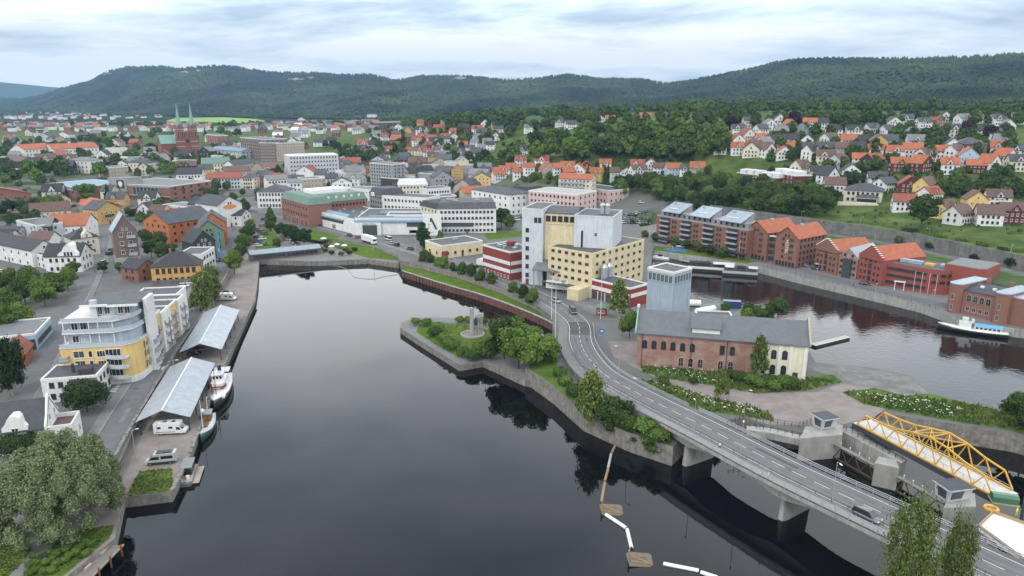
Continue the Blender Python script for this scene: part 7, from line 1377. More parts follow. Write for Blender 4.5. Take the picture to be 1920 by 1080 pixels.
for px,py,c_,rz in [(207,478,'black',1.35),(211,470,'grey',1.35),(195,494,'white',1.3),(330,545,'silver',.1),(345,538,'white',.1),(352,533,'white',.1),(5,512,'white',.3),(78,532,'black',.4),(412,490,'black',1.5)]: q = P(px,py,ZT); car((q.x,q.y,4.58),rz,c_,'%s car parked in the left streets'%c_,'cars in the left streets',px,'suv' if c_ == 'black' else 'car')
q = P(366,665,ZQ); car((q.x,q.y,ZQ),.15,'black','dark car between the two open sheds',None,366); q = P(372,652,ZQ); car((q.x,q.y,ZQ),.15,'red','red car under the far open shed',None,372); q = P(428,551,ZQ); car((q.x,q.y,ZQ),.1,'blue','dark blue car next to the far motorhome',None,428); q = P(1127,555,ZT); car((q.x,q.y,ZT+.05),-.3,'black','black car beside the low red office wing, left one',None,1127); q = P(1080,551,ZT); car((q.x,q.y,ZT+.05),-.2,'black','black car behind the lorry trailer',None,1080)
q = P(1695,452,10); car((q.x,q.y,10.05),-.55,'white','white car on the terrace road above the warehouses',None,1695); q = P(1202,381,9); qq = G(1202,381); car((qq.x,qq.y,qq.z+.1),-.3,'white','white car on the hill road below the wood',None,1202)
random.seed(91); k = 0; lots = []
for _ in range(3000):
    if k >= 46: break
    x, y = random.choice(((random.uniform(0,470),random.uniform(345,500)),(random.uniform(480,1080),random.uniform(345,425)))); q = G(x,y)
    if any((q.x-f[0])**2+(q.y-f[1])**2 < (f[2]+2.5)**2 for f in FOOT) or any((q-a).length < 4.5 for a in lots) or any(math.hypot(q.x-m[0],q.y-m[1]) < 5 for m in MASS): continue
    if min((q.xy-a.xy).length for a in road_ln) < 9 or min((q.xy-a.xy).length for a in qs+st) < 6 or q.y < 250: continue
    lots.append(q); k += 1; c_ = random.choice(('black','white','silver','grey','white','blue','red')); car((q.x,q.y,q.z+.06),random.choice((.1,-.3,1.4,1.2)),c_,'%s car parked between the town buildings'%c_,'cars in the town',x)
def motorhome(label, pos, rz):
    t = thing('motorhome',label,'motorhome',pos,rz); prof = [(-3.4,.45),(2.3,.45),(3.4,.5),(3.45,1.0),(2.75,1.25),(2.2,1.95),(2.3,2.45),(2.0,2.85),(-3.4,2.85)]
    MB().extr(prof,1,-1.1,1.1).build('body',CP_['white'],t)
    for s_ in (-1,1):
        for x,w in ((-2.2,.8),(.3,.9)): MB().box(x-w/2,x+w/2,s_*1.1-.02,s_*1.1+.02,1.6,2.1).build('window',CAR_GL,t)
        b = MB(); b.extr([(1.5,1.3),(2.5,1.3),(2.1,1.95),(1.5,1.95)],1,s_*1.12-.02,s_*1.12+.02); b.build('cab_window',CAR_GL,t); MB().box(-3,1.2,s_*1.11-.015,s_*1.11+.015,.75,.9).build('stripe',CP_['grey'],t)
    b = MB(); b.face([(2.77,-.95,1.27),(2.77,.95,1.27),(2.24,.9,1.93),(2.24,-.9,1.93)]); b.build('windscreen',CAR_GL,t); MB().box(-1.6,-.8,-.4,.4,2.86,3.0).build('roof_hatch',CP_['grey'],t); MB().box(.4,1.1,-.35,.35,2.86,2.95).build('roof_hatch',CAR_GL,t)
    for x in (-1.9,2.5):
        for y in (-.95,.95): w = put(car_meshes('car')[3],'wheel',t,(x,y,.36)); w.rotation_euler = (math.pi/2,0,0); w.scale = (1.1,1.1,1.2)
q = P(322,812,ZQ); motorhome('white motorhome parked in front of the nearer open shed',tuple(q),.10); q = P(425,563,ZQ); motorhome('white motorhome beside the drooping trees',tuple(q),.05)
def campervan(label, pos, rz):
    t = thing('camper_van',label,'van',pos,rz); m = CP_['silver']; MB().extr([(-2.9,.4),(2.4,.4),(2.95,.5),(3.0,.95),(2.4,1.15),(1.7,1.95),(1.3,2.45),(-2.9,2.5)],1,-1.0,1.0).build('body',m,t)
    for s_ in (-1,1):
        MB().box(-2.4,-.1,s_*1.0-.02,s_*1.0+.02,1.35,2.0).build('window',CAR_GL,t); b = MB(); b.extr([(.2,1.3),(2.1,1.3),(1.65,1.95),(.2,1.95)],1,s_*1.0-.02,s_*1.0+.02); b.build('cab_window',CAR_GL,t); MB().box(-2.9,2.5,s_*1.0-.015,s_*1.0+.015,.42,.75).build('sill_panel',CP_['black'],t)
    b = MB(); b.face([(2.38,-.85,1.2),(2.38,.85,1.2),(1.72,.8,1.93),(1.72,-.8,1.93)]); b.build('windscreen',CAR_GL,t); MB().box(-2.3,.8,-.75,.75,2.5,2.62).build('roof_rack',CP_['black'],t); MB().box(-1.8,-.6,-.5,.5,2.63,2.7).build('solar_panel',CAR_GL,t)
    for x in (-1.8,2.0):
        for y in (-.9,.9): w = put(car_meshes('car')[3],'wheel',t,(x,y,.35)); w.rotation_euler = (math.pi/2,0,0)
q = P(304,868,ZQ); campervan('silver camper van with dark roof rack on the quay',tuple(q),.22+math.pi)
def truck(label, pos, rz, L_=11, col='white', text=None, cab=True):
    t = thing('lorry',label,'lorry',pos,rz); MB().box(-L_/2,L_/2,-1.25,1.25,1.1,3.9).build('cargo_box',CP_[col],t); MB().box(-L_/2,L_/2,-1.0,1.0,.75,1.08).build('chassis',CP_['black'],t)
    if cab: MB().extr([(L_/2+.3,.5),(L_/2+2.4,.5),(L_/2+2.5,1.6),(L_/2+2.3,3.0),(L_/2+1.9,3.3),(L_/2+.3,3.5)],1,-1.22,1.22).build('cab',CP_[col],t); MB().box(L_/2+2.35,L_/2+2.47,-1.1,1.1,1.7,2.7).build('windscreen',CAR_GL,t)
    for x in ([-L_*.36,-L_*.26,L_*.3]+([L_/2+1.6] if cab else [])):
        for y in (-1.05,1.05): w = put(car_meshes('car')[3],'wheel',t,(x,y,.5)); w.rotation_euler = (math.pi/2,0,0); w.scale = (1.5,1.5,1.4)
    if text: strokes(t,-3.2,-1.255,2.5,6,.95,CP_['blue'],seed=7); MB().box(-4,3.2,-1.28,-1.255,1.75,1.85).build('stripe',CP_['red'],t)
q = P(1046,546,ZT); truck('white lorry trailer with blue lettering beside the road bend',(q.x,q.y,ZT+.03),-.45,9,'white',True,False); q = P(1066,538,ZT); truck('white lorry backed up to the mill dock',(q.x,q.y,ZT+.03),3.1,8,'white'); q = P(690,455,4.6); truck('white bus-like lorry on the main road by the shopping centre',(q.x,q.y,4.6),along(road_ln,(690,455),4.6)+math.pi,9,'white'); q = P(912,503,4.6); truck('white lorry partly hidden by the strip trees',(q.x,q.y,4.6),along(road_ln,(912,503),4.6),8,'white'); q = P(1632,442,10); truck('white and yellow lorry on the terrace road',(q.x,q.y,10.05),-.5,7,'yellow')
def tanker(label, pos, rz):
    t = thing('tank_trailer',label,'trailer',pos,rz,'white tank trailers'); b = MB(); b.lathe([(.5,-4.2),(1.1,-4.0),(1.2,0),(1.1,4.0),(.5,4.2)],n=14); o = b.build('tank',CP_['white'],t,(0,0,2.0)); o.rotation_euler = (0,math.pi/2,0); MB().box(-3.8,3.8,-.5,.5,.7,.95).build('chassis',CP_['black'],t)
    for x in (-3,-2):
        for y in (-.9,.9): w = put(car_meshes('car')[3],'wheel',t,(x,y,.45)); w.rotation_euler = (math.pi/2,0,0); w.scale = (1.4,)*3
q = P(1291,578,ZT); tanker('white tank trailer right of the silo tower',tuple(q),-.12); q = P(1322,592,ZT); tanker('white tank trailer behind the red fascia shed',tuple(q),.5)
q = P(1372,577,ZT); t = thing('container','dark blue shipping container on the river bank','container',tuple(q),-.2); MB().box(-3,3,-1.2,1.2,.1,2.6).build('box',CP_['blue'],t); [MB().box(-3.02+.5*k,-2.9+.5*k,-1.26,-1.2,.2,2.5).build('rib',CP_['blue'],t) for k in range(12)]
bm = [MB().extr([(-.6,0),(.6,0),(.7,1.1),(-.7,1.1)],1,-.55,.55).mesh('bin',CP_['darkgreen']), MB().extr([(-.74,1.1),(.74,1.1),(.5,1.35),(-.5,1.35)],1,-.6,.6).mesh('lid',CP_['green'])]
for k in range(6): q = P(241+4.0*k,825-7.2*k,ZQ); t = bpy.data.objects.new('waste_bin',None); COL.objects.link(t); t.location = tuple(q); t.rotation_euler = (0,0,.9); put(bm[0],'bin',t); put(bm[1],'lid',t); queue(t,241+4*k,'green waste bin in the row at the stone wall','waste bin','green waste bins')
# ------------------------------------------------------------------ boats
def hull(L_, B_, fb, draft=.6, sheer=.5, stern=.75):
    secs = []
    for k in range(13):
        u = k/12; x = -L_/2+L_*u; w = B_/2*(stern+(1-stern)*min(1,u*3.2) if u < .31 else (1 if u < .5 else max(.02,1-((u-.5)/.5)**2.3))); zt = fb+sheer*((u-.4)/.6)**2*(1.6 if u > .4 else .5)
        secs.append([(x,-w,zt),(x,-w*.93,zt*.35),(x,-w*.55,-draft),(x,w*.55,-draft),(x,w*.93,zt*.35),(x,w,zt)])
    return secs
def boat(label, pos, rz, L_, B_, fb, colh, colt, deckm, cat='boat', name='boat'):
    t = thing(name,label,cat,pos,rz); secs = hull(L_,B_,fb); put(loft('hull',secs,CP_[colh]),'hull',t)
    put(loft('sheer_strake',[[(p[0],p[1]*1.015,p[2]+.04) if i in (0,5) else (p[0],p[1]*1.02*(1.0),s[0][2]-.38) for i,p in ((0,s[0]),(1,s[0]),(4,s[5]),(5,s[5]))] for s in secs],CP_[colt]),'sheer_strake',t); return t
WOOD = mat('boat_wood',(.20,.085,.04),(.14,.06,.03),1.5,.5); DECK = mat('boat_deck',(.34,.29,.23),(.26,.22,.17),1.5,.7)
hd = math.atan2(P(360,838,0).y-P(405,720,0).y, P(360,838,0).x-P(405,720,0).x)
q = P(413,741,0); t = boat('white passenger ship with brown wheelhouse moored beside the shed',tuple(q),hd,20,5.4,2.2,'black','white',DECK,'ship','passenger_ship')
MB().box(-8,7,-2.2,2.2,1.9,2.35).build('deck',CP_['white'],t); MB().prism([(-4.5,-1.7),(2.0,-1.7),(3.0,-1.2),(3.0,1.2),(2.0,1.7),(-4.5,1.7)],2.36,4.4).build('deckhouse',CP_['white'],t); MB().prism([(1,-2.0),(3.2,-1.5),(3.2,1.5),(1,2.0)],2.9,3.7).build('brown_panel',WOOD,t); MB().box(-1.4,1.6,-1.3,1.3,4.41,6.2).build('wheelhouse',CP_['white'],t); MB().box(-1.6,1.9,-1.5,1.5,6.2,6.35).build('wheelhouse_roof',CP_['silver'],t)
strokes(t,-.95,3.24,3.1,7,.36,CP_['white'],'y',9)
for y in (-.8,0,.8): MB().box(1.6,1.63,y-.3,y+.3,5.2,5.9).build('window',CAR_GL,t)
MB().lathe([(.5,4.4),(.45,7.4),(.5,7.5)],(-3,0),12).build('funnel',CP_['black'],t); MB().box(-8.5,-4.8,-2,2,4.6,4.75).build('canopy',CP_['silver'],t); [MB().tube((x,y,2.3),(x,y,4.6),.05,n=5).build('canopy_post',CP_['white'],t) for x in (-8.2,-5) for y in (-1.8,1.8)]; MB().tube((5.5,0,2),(5.5,0,9.5),.12,.06,6).build('mast',WOOD,t); MB().tube((5.5,0,4),(8,0,6.5),.07,n=5).build('boom',WOOD,t)
q = P(386,808,0); t = boat('green fishing boat with masts and reddish deck near the motorhome',tuple(q),hd,12.5,4.0,1.6,'darkgreen','silver',DECK,'boat','fishing_boat'); MB().box(-4.8,3.4,-1.5,1.5,1.2,1.5).build('deck',WOOD,t); MB().box(-4.4,-1.6,-1.1,1.1,1.5,3.4).build('wheelhouse',WOOD,t); MB().box(-4.6,-1.4,-1.3,1.3,3.4,3.55).build('wheelhouse_roof',CP_['grey'],t); MB().box(-.6,2.0,-.8,.8,1.5,2.1).build('hatch',WOOD,t); MB().tube((2.8,0,1.4),(2.8,0,9),.10,.05,6).build('mast',CP_['white'],t); MB().tube((-4.9,0,1.4),(-4.9,0,6.5),.08,.05,6).build('mast',CP_['white'],t); MB().lathe([(.1,3.5),(.45,3.9),(.45,4.3),(.1,4.7)],(-2.4,-.7),10).build('radar',CP_['white'],t); MB().tube((2.8,0,2.2),(-1.5,0,3.6),.06,n=5).build('boom',WOOD,t)
q = P(352,895,0); t = thing('work_boat','small grey flat work boat with dark cabin at the quay corner','boat',tuple(q),hd); MB().prism([(-4,-1.5),(3.4,-1.5),(4,-.9),(4,.9),(3.4,1.5),(-4,1.5)],-.4,.75).build('hull',CP_['grey'],t); MB().box(-3.8,3.4,-1.35,1.35,.76,.84).build('deck',DECK,t); MB().box(-3.4,.8,-1.0,1.0,.85,2.5).build('cabin',CP_['black'],t); MB().box(-3.6,1.0,-1.15,1.15,2.5,2.62).build('cabin_roof',CP_['grey'],t); MB().box(.81,.84,-.8,.8,1.5,2.2).build('windscreen',CAR_GL,t); MB().lathe([(.35,.85),(.35,1.5)],(2.2,.5),10).build('buoy',CP_['white'],t); MB().lathe([(.3,.85),(.3,1.3)],(3.0,-.6),10).build('buoy',CP_['silver'],t)
q = P(372,893,0); t = thing('pontoon','narrow timber pontoon beside the grey work boat','pontoon',tuple(q),hd); [MB().box(-3.5+.5*k,-3.06+.5*k,-.7,.7,.35,.45).build('plank',DECK,t) for k in range(14)]; MB().box(-3.5,3.5,-.6,.6,-.3,.34).build('float',CP_['black'],t)
q = P(1822,624,0); t = boat('old white topped passenger boat with blue cover at the power station',tuple(q),-.52+math.pi,20,4.6,1.5,'black','white',DECK); MB().box(-8,6,-1.8,1.8,1.2,1.5).build('deck',DECK,t); MB().box(.5,4.0,-1.2,1.2,1.5,3.6).build('wheelhouse',CP_['white'],t); MB().box(1.5,3.2,-.9,.9,3.6,5.0).build('bridge_cabin',CP_['white'],t); MB().box(-8,-.3,-1.7,1.7,1.5,2.9).build('saloon',CP_['white'],t); MB().extr([(-1.9,2.9),(0,3.5),(1.9,2.9)],0,-8.3,-.4).build('blue_cover',mat('blue_canvas',(.10,.33,.55),(.08,.28,.48),1,.7),t); [MB().box(-7.5+1.2*k,-6.7+1.2*k,1.7,1.73,2.0,2.6).build('window',CAR_GL,t) for k in range(6)]; MB().tube((5,0,1.5),(5,0,6.5),.07,n=5).build('mast',WOOD,t); MB().lathe([(.5,3.6),(.4,4.8)],(.2,0),10).build('funnel',CP_['white'],t)
q = P(1236,487,0); t = boat('white motor cruiser moored at the playground quay',tuple(q),2.75,9.5,3,1.2,'white','white',DECK,'boat','motor_boat'); MB().prism([(-2,-1.1),(1.5,-1.0),(2.8,0),(1.5,1.0),(-2,1.1)],1.0,1.9).build('cabin',CP_['white'],t); MB().box(-1.5,.6,-.9,.9,1.9,2.5).build('windscreen',CAR_GL,t)
for lab,p0,rz,L_,cv in (('dark barge cafe with white awning at the lawn quay',(1334,508),-.30,21,2),('pale floating restaurant with striped awnings next to the barge',(1387,516),-.30,15,3)):
    q = P(*p0,0); t = thing('floating_restaurant',lab,'boat',tuple(q),rz); MB().box(-L_/2,L_/2,-2.6,2.6,-.5,1.1).build('hull',CP_['black'],t); MB().box(-L_/2,L_/2,-2.7,2.7,1.1,1.3).build('deck',DECK,t); MB().box(-L_/2,L_/2,-2.66,-2.6,1.3,2.3).build('railing',CP_['silver'] if cv == 3 else CP_['white'],t)
    MB().box(-L_/2+.5,L_/2-.5,1.2,2.5,1.3,3.6).build('bar',CP_['grey'],t)
    for k in range(cv): x0 = (-L_/2+1+k*(L_/cv)) if cv == 3 else (-L_/2+.5+k*L_*.5); MB().box(x0,x0+L_/cv-1.2,-2.2,2.2,3.7,3.9).build('awning',CP_['white'] if (k != 1 or cv == 2) and not (cv == 2 and k == 0) else CP_['black'],t); [MB().tube((x,-2.1,1.3),(x,-2.1,3.7),.05,n=5).build('awning_post',CP_['black'],t) for x in (x0+.2,x0+L_/cv-1.4)]
q0, q1 = P(1275,487,.5), P(1320,496,.5); t = thing('pier','narrow timber landing stage along the lawn quay','pier',tuple(q0),math.atan2((q1-q0).y,(q1-q0).x)); n_ = int((q1-q0).length/.8); pm = MB().box(0,.74,-1.4,.2,0,.12).mesh('plank',DECK); [put(pm,'plank',t,(k*.8,0,0)) for k in range(n_)]; [MB().tube((k*3,-1.2,-2),(k*3,-1.2,.0),.15,n=6).build('pile',WOOD,t) for k in range(n_*8//30)]
q0, q1 = P(1524,647,.6), P(1590,631,.6); t = thing('pontoon','grey floating pontoon reaching out from the factory bank','pontoon',tuple(q0),math.atan2((q1-q0).y,(q1-q0).x)); Lp_ = (q1-q0).length; n_ = int(Lp_/.9); pm = MB().box(0,.84,-1.1,1.1,0,.12).mesh('plank',mat('grey_plank',(.40,.38,.35),(.30,.28,.26),1,.8)); [put(pm,'plank',t,(k*.9,0,0)) for k in range(n_)]; MB().box(0,Lp_-.4,-1,1,-.7,-.01).build('float',CP_['black'],t)
# jetty in the lower left corner
a, c = P(195,1022,1.3), P(110,1105,1.3); d = c-a; t = thing('jetty','weathered grey timber jetty at the lower left water edge','jetty',tuple(a),math.atan2(d.y,d.x)); n_ = int(d.length/.32); jm = [MB().box(0,.29,-.2,3.6,0,.08+h_).mesh('plank',mat('jetty_plank',(.20,.18,.16),(.13,.12,.11),1.2,.85)) for h_ in (0,.012,.02)]; [put(jm[k%3],'plank',t,(k*.32,0,0)) for k in range(n_)]; MB().box(0,d.length,3.45,3.62,.1,.4).build('edge_beam',DECK,t); MB().box(0,d.length,-.2,-.03,.1,.9).build('rail_board',DECK,t); [MB().tube((1+3*k,3.7,-3),(1+3*k,3.7,.9),.16,n=7).build('pile',WOOD,t) for k in range(4)]; [MB().box(1.5+4*k,3+4*k,1.2,1.6,.1,.55).build('bench',DECK,t) for k in range(2)]
# flower-bed balls, info board
random.seed(12); bl = []
for _ in range(900):
    if len(bl) >= 22: break
    x, y = random.uniform(48,170), random.uniform(1018,1085)
    if y < 1010+ (170-x)*.35 or y > 1100-(x-48)*.5 or any((x-a)**2+(y-b)**2 < 130 for a,b in bl): continue
    bl.append((x,y)); T(x,y,1.15,'bush','light',z=ZQ,text='low round clipped shrub in the bed below the willow',group='clipped bed shrubs',name='shrub',cat='shrub')
q = P(82,1055,ZQ); t = thing('information_board','dark information board on two posts beside the path','sign',tuple(q),.9); [MB().box(x-.05,x+.05,-.05,.05,-.2,1.7).build('post',FD,t) for x in (-.6,.6)]; MB().box(-.7,.7,-.06,.06,.8,1.75).build('panel',FD,t)
# ------------------------------------------------------------------ monument on the peninsula
q = P(886,628,2.05); t = thing('monument','tall grey stone monument with slender columns in a round basin','monument',tuple(q),0); b = MB(); b.lathe([(3.9,0),(3.9,.5),(3.5,.5),(3.5,.15)],n=28); b.build('basin_rim',M['concrete'],t); MB().lathe([(3.48,.1),(3.48,.2)],n=28).build('basin_floor',M['gravel'],t)
MB().prism([(-.8,-.6),(.3,-.5),(.4,.5),(-.7,.6)],.2,9.2).build('main_pillar',M['concrete'],t)
for k,(x,y,h_) in enumerate(((1.2,.1,6.8),(1.9,-.2,7.0),(2.5,.2,7.2),(3.1,-.1,7.3),(1.6,.6,6.0))): MB().tube((x,y,.2),(x,y,h_),.2,.17,8).build('column',M['concrete'],t)
MB().extr([(.6,3.4),(1.5,3.2),(1.8,4.4),(1.4,5.6),(.9,6.0),(.5,5.0)],1,-.3,.4).build('bronze_figure',FD,t)
# ------------------------------------------------------------------ log boom and dolphins in the basin
rl = mat('rust_pole',(.34,.20,.12),(.22,.13,.085),1,.8); wp = CP_['white']
for k,(a,c,m,lab) in enumerate([((1158,826),(1147,849),rl,'rusty orange boom pole nearest the birch'),((1146,851),(1140,878),CP_['silver'],'grey boom pole below the rusty one'),((1140,880),(1134,902),rl,'brownish middle boom pole'),((1134,905),(1128,940),rl,'rusty boom pole above the first fender frame'),((1136,965),(1174,990),wp,'white boom float right of the first frame'),((1176,993),(1184,1027),wp,'white boom float above the second frame'),((1244,1057),(1310,1070),wp,'white boom float right of the second frame'),((1314,1073),(1345,1083),wp,'white boom float at the bottom picture edge')]):
    p0, p1 = P(*a,.15), P(*c,.15); o = p0; t = thing('boom_pole',lab,'boom',tuple(o)); MB().tube((0,0,0),tuple(p1-o),.28 if m is not wp else .34,n=10).build('pole',m,t); MB().tube(tuple((p1-o)*.96),tuple((p1-o)*1.02),.2,n=8).build('coupling',FD,t)
ln_ = spline(PP([(622,497),(640,501),(655,508),(666,520),(700,523),(722,518),(750,514)],.06),2); t = thing('boom_line','thin floating boom line curving across the far basin','boom',tuple(ln_[0])); b = MB(); [b.tube(a-ln_[0],c-ln_[0],.11,n=6) for a,c in zip(ln_[:-1],ln_[1:])]; b.build('float_line',DECK,t)
for lab,px,py in (('rusty fender frame over a sunken slab, farther one',1128,958),('rusty fender frame over a sunken slab, nearer one',1179,1052)):
    q = P(px,py,0); t = thing('fender_frame',lab,'dolphin',tuple(q)); MB().tube((0,0,-2),(0,0,2.2),.16,n=7).build('post',rl,t); [MB().bar((0,0,1.4),(3.2+.4*k,1.0-2.0*k,.1),.14,.14).build('brace',rl,t) for k in range(2)]; MB().bar((.2,0,.1),(3.6,-1,.1),.12,.12).build('brace',rl,t)
    pts = [(-.1,-1.4),(3.2,-1.6),(3.9,-1.1),(4.1,1.6),(3.7,2.1),(.3,2.5),(-.2,1.9)]; MB().prism(pts,-.3,.03).build('slab',mat('sunken_slab',(.13,.115,.075),(.10,.09,.06),1,.6),t)
# ------------------------------------------------------------------ poles, lamps, flags
def lamp(px, py, z, h, text, group, arm=.8, m=galv):
    q = P(px,py,z) if z is not None else G(px,py); t = bpy.data.objects.new('lamp_post',None); COL.objects.link(t); t.location = q; t.rotation_euler = (0,0,random.uniform(0,6.3))
    MB().tube((0,0,-.3),(0,0,h),.09,.055,7).build('post',m,t); MB().bar((0,0,h),(arm,0,h+.1),.07,.07).build('arm',m,t); MB().box(arm-.1,arm+.5,-.13,.13,h+.03,h+.15).build('lamp_head',TRIM,t); queue(t,px,text,'lamp post',group)
for px,py,z in [(1388,858,8),(1180,770,7.6),(1300,820,8),(1560,945,8),(1160,705,6.8)]: lamp(px,py,z,8,'slim lamp post along the bridge road','bridge lamp posts')
for px,py,z in [(80,640,ZT),(255,860,ZQ),(330,720,ZT),(300,850,ZQ),(1395,780,ZT),(1178,560,ZT)]: lamp(px,py,z,6.5,'lamp post beside a street or yard','street lamp posts')
for px,py in [(1500,428),(1610,440),(1738,465),(1890,500)]: q = P(px,py,10); lamp(px,py,10,9,'tall lamp post at the retaining wall','terrace lamp posts')
for px,py in [(1530,530),(1640,560),(1745,575),(700,470),(620,440),(560,425),(780,470),(530,478),(570,480)]: lamp(px,py,ZR if px > 1500 else (4.5 if py < 475 else ZQ),6,'thin lamp post along the waterfront','waterfront lamp posts')
def flagpole(label, px, py, z, h): q = P(px,py,z); t = thing('flag_pole',label,'flag pole',tuple(q)); MB().tube((0,0,-.3),(0,0,h),.11,.05,8).build('pole',TRIM,t); MB().lathe([(.02,h),(.12,h+.1),(.02,h+.22)],n=8).build('finial',TRIM,t); MB().box(-.25,.25,-.25,.25,-.2,.25).build('base',conc,t)
flagpole('white flag pole left of the road where the bridge starts',1041,632,4.9,17); flagpole('second white flag pole just behind on the left kerb',1034,598,4.6,16); flagpole('white flag pole right of the road by the green kiosk',1126,598,4.6,15); flagpole('flag pole at the brick power station',1893,607,ZR,13); flagpole('flag pole on the lawn quay, left one',1373,482,ZR,9); flagpole('flag pole on the lawn quay, right one',1385,485,ZR,9)
q = P(1128,634,4.6); t = thing('road_sign','blue square road sign on the right of the ramp','sign',tuple(q),-.1); MB().tube((0,0,-.2),(0,0,2.2),.05,n=6).build('post',galv,t); MB().box(-.7,.7,-.04,.04,1.6,3.0).build('panel',mat('sign_blue',(.02,.16,.45),(.018,.14,.40),2,.4),t); b = MB(); b.extr([(-.45,2.1),(.2,2.1),(.2,1.9),(.5,2.3),(.2,2.7),(.2,2.5),(-.45,2.5)],1,-.06,-.045); b.build('arrow',TRIM,t)
q = P(1128,590,4.6); t = thing('kiosk','small red kiosk with green hipped roof by the ramp','kiosk',tuple(q),-.3); MB().box(-1.6,1.6,-1.4,1.4,-.3,2.8).build('wall',W_['red'],t); roof_part(t,'hip',3.2,2.8,2.8,1.3,R_['green'],x0=-1.6,y0=-1.4); [put(win_mesh(.9,1.1,FR),'window',t,(x,-1.41,1.0)) for x in (-.7,.7)]
q = P(413,490,ZT); t = thing('banner','tall blue banner hanging beside the dark house','banner',tuple(q),-.9); MB().box(-1.4,1.4,-.05,.05,1,13).build('cloth',mat('banner_blue',(.02,.20,.50),(.016,.16,.42),.8,.6),t); MB().box(-.5,.5,-.08,-.055,4.5,6).build('white_patch',TRIM,t); [MB().box(-1.5+3*k-.05,-1.5+3*k+.05,-.05,.05,-.2,13.2).build('pole',galv,t) for k in range(2)]
# quay furniture: parasols, terraces
pm_ = [MB().tube((0,0,0),(0,0,2.6),.05,n=6).mesh('pole',galv), MB().lathe([(1.7,2.2),(.05,2.9)],n=8).mesh('canopy',TRIM)]
for px,py,z in [(632,466,ZQ),(646,468,ZQ),(607,455,ZT),(1408,474,ZR),(622,470,ZQ)]: q = P(px,py,z); t = bpy.data.objects.new('parasol',None); COL.objects.link(t); t.location = q; put(pm_[0],'pole',t); put(pm_[1],'canopy',t); queue(t,px,'pale parasol on a waterfront terrace','parasol','waterfront parasols')
for px,py in [(610,474),(622,478),(640,480),(655,478),(665,472),(612,466),(600,470),(648,473)]: T(px,py,2.2,'bush','dark' if px%2 else 'mid',z=ZQ,text='shrub round the terrace at the basin head',group='terrace shrubs',name='shrub',cat='shrub')
for lab,a,c in (('dark restaurant terrace with glass screens below the first warehouse',(1521,505),(1578,516)),('dark restaurant terrace with white awnings below the red warehouse',(1588,520),(1655,532))):
    p0, p1 = P(*a,ZR), P(*c,ZR); d = p1-p0; t = thing('terrace_pavilion',lab,'pavilion',tuple(p0),math.atan2(d.y,d.x)); L_ = d.length; MB().box(0,L_,0,4.5,2.5,2.7).build('roof',FD,t); MB().box(0,L_,-.04,.04,.1,1.0).build('screen',GLB,t); [MB().box(L_*k/8-.06,L_*k/8+.06,-.05,.07,0,2.5).build('post',FD,t) for k in range(9)]; [MB().extr([(.2,2.72),(1.6,3.0),(1.6,3.06),(.2,2.78)],0,L_*(.1+.17*k),L_*(.1+.17*k)+2.0).build('awning',TRIM,t) for k in range(5)]
q = P(1685,545,ZR); t = thing('boat_crane','white gantry crane beside the curved red building','crane',tuple(q),-.5); [MB().box(x-.12,x+.12,-.12,.12,0,3.4).build('leg',TRIM,t) for x in (-1.6,1.6)]; MB().box(-2,2,-.2,.2,3.41,3.9).build('beam',TRIM,t)
q = P(1255,466,ZR); t = thing('climbing_frame','yellow net climbing dome in the playground','play equipment',tuple(q)); [[MB().bar((2.2*math.cos(a),2.2*math.sin(a),0),(1.5*math.cos(a+.5),1.5*math.sin(a+.5),1.5),.12,.12).build('strut',YEL,t), MB().bar((1.5*math.cos(a+.5),1.5*math.sin(a+.5),1.5),(0,0,2.5),.12,.12).build('strut',YEL,t)] for a in [k*math.pi/3 for k in range(6)]]
railing('quay_railing','thin dark railing along the right waterfront', PP([(1430,500),(1500,517),(1640,549),(1722,569),(1762,582)],ZR+.02), 2.5, 1.0, [.95,.5], .05, mt=FD)
q = P(1882,940,6.5); t = thing('tarpaulin_stack','green tarpaulin covered stack on the construction site','materials',tuple(q),-.3); MB().extr([(-1.1,0),(1.1,0),(1.0,1.1),(.4,1.5),(-.4,1.5),(-1.0,1.1)],0,-2,2).build('tarpaulin',CP_['green'],t); MB().box(-2.1,2.1,-1.3,1.3,-.1,.1).build('pallet',DECK,t)
q = P(1858,956,6.5); t = thing('hose_coil','yellow hose coil beside the tarpaulin','hose',tuple(q)); b = MB(); [b.tube((1.0*math.cos(k*.393),1.0*math.sin(k*.393),.25+.02*(k%3)),(1.0*math.cos((k+1)*.393),1.0*math.sin((k+1)*.393),.25+.02*((k+1)%3)),.28,n=7) for k in range(16)]; b.build('coil',YEL,t); MB().box(-.8,.8,-.8,.8,0,.1).build('pallet',DECK,t)
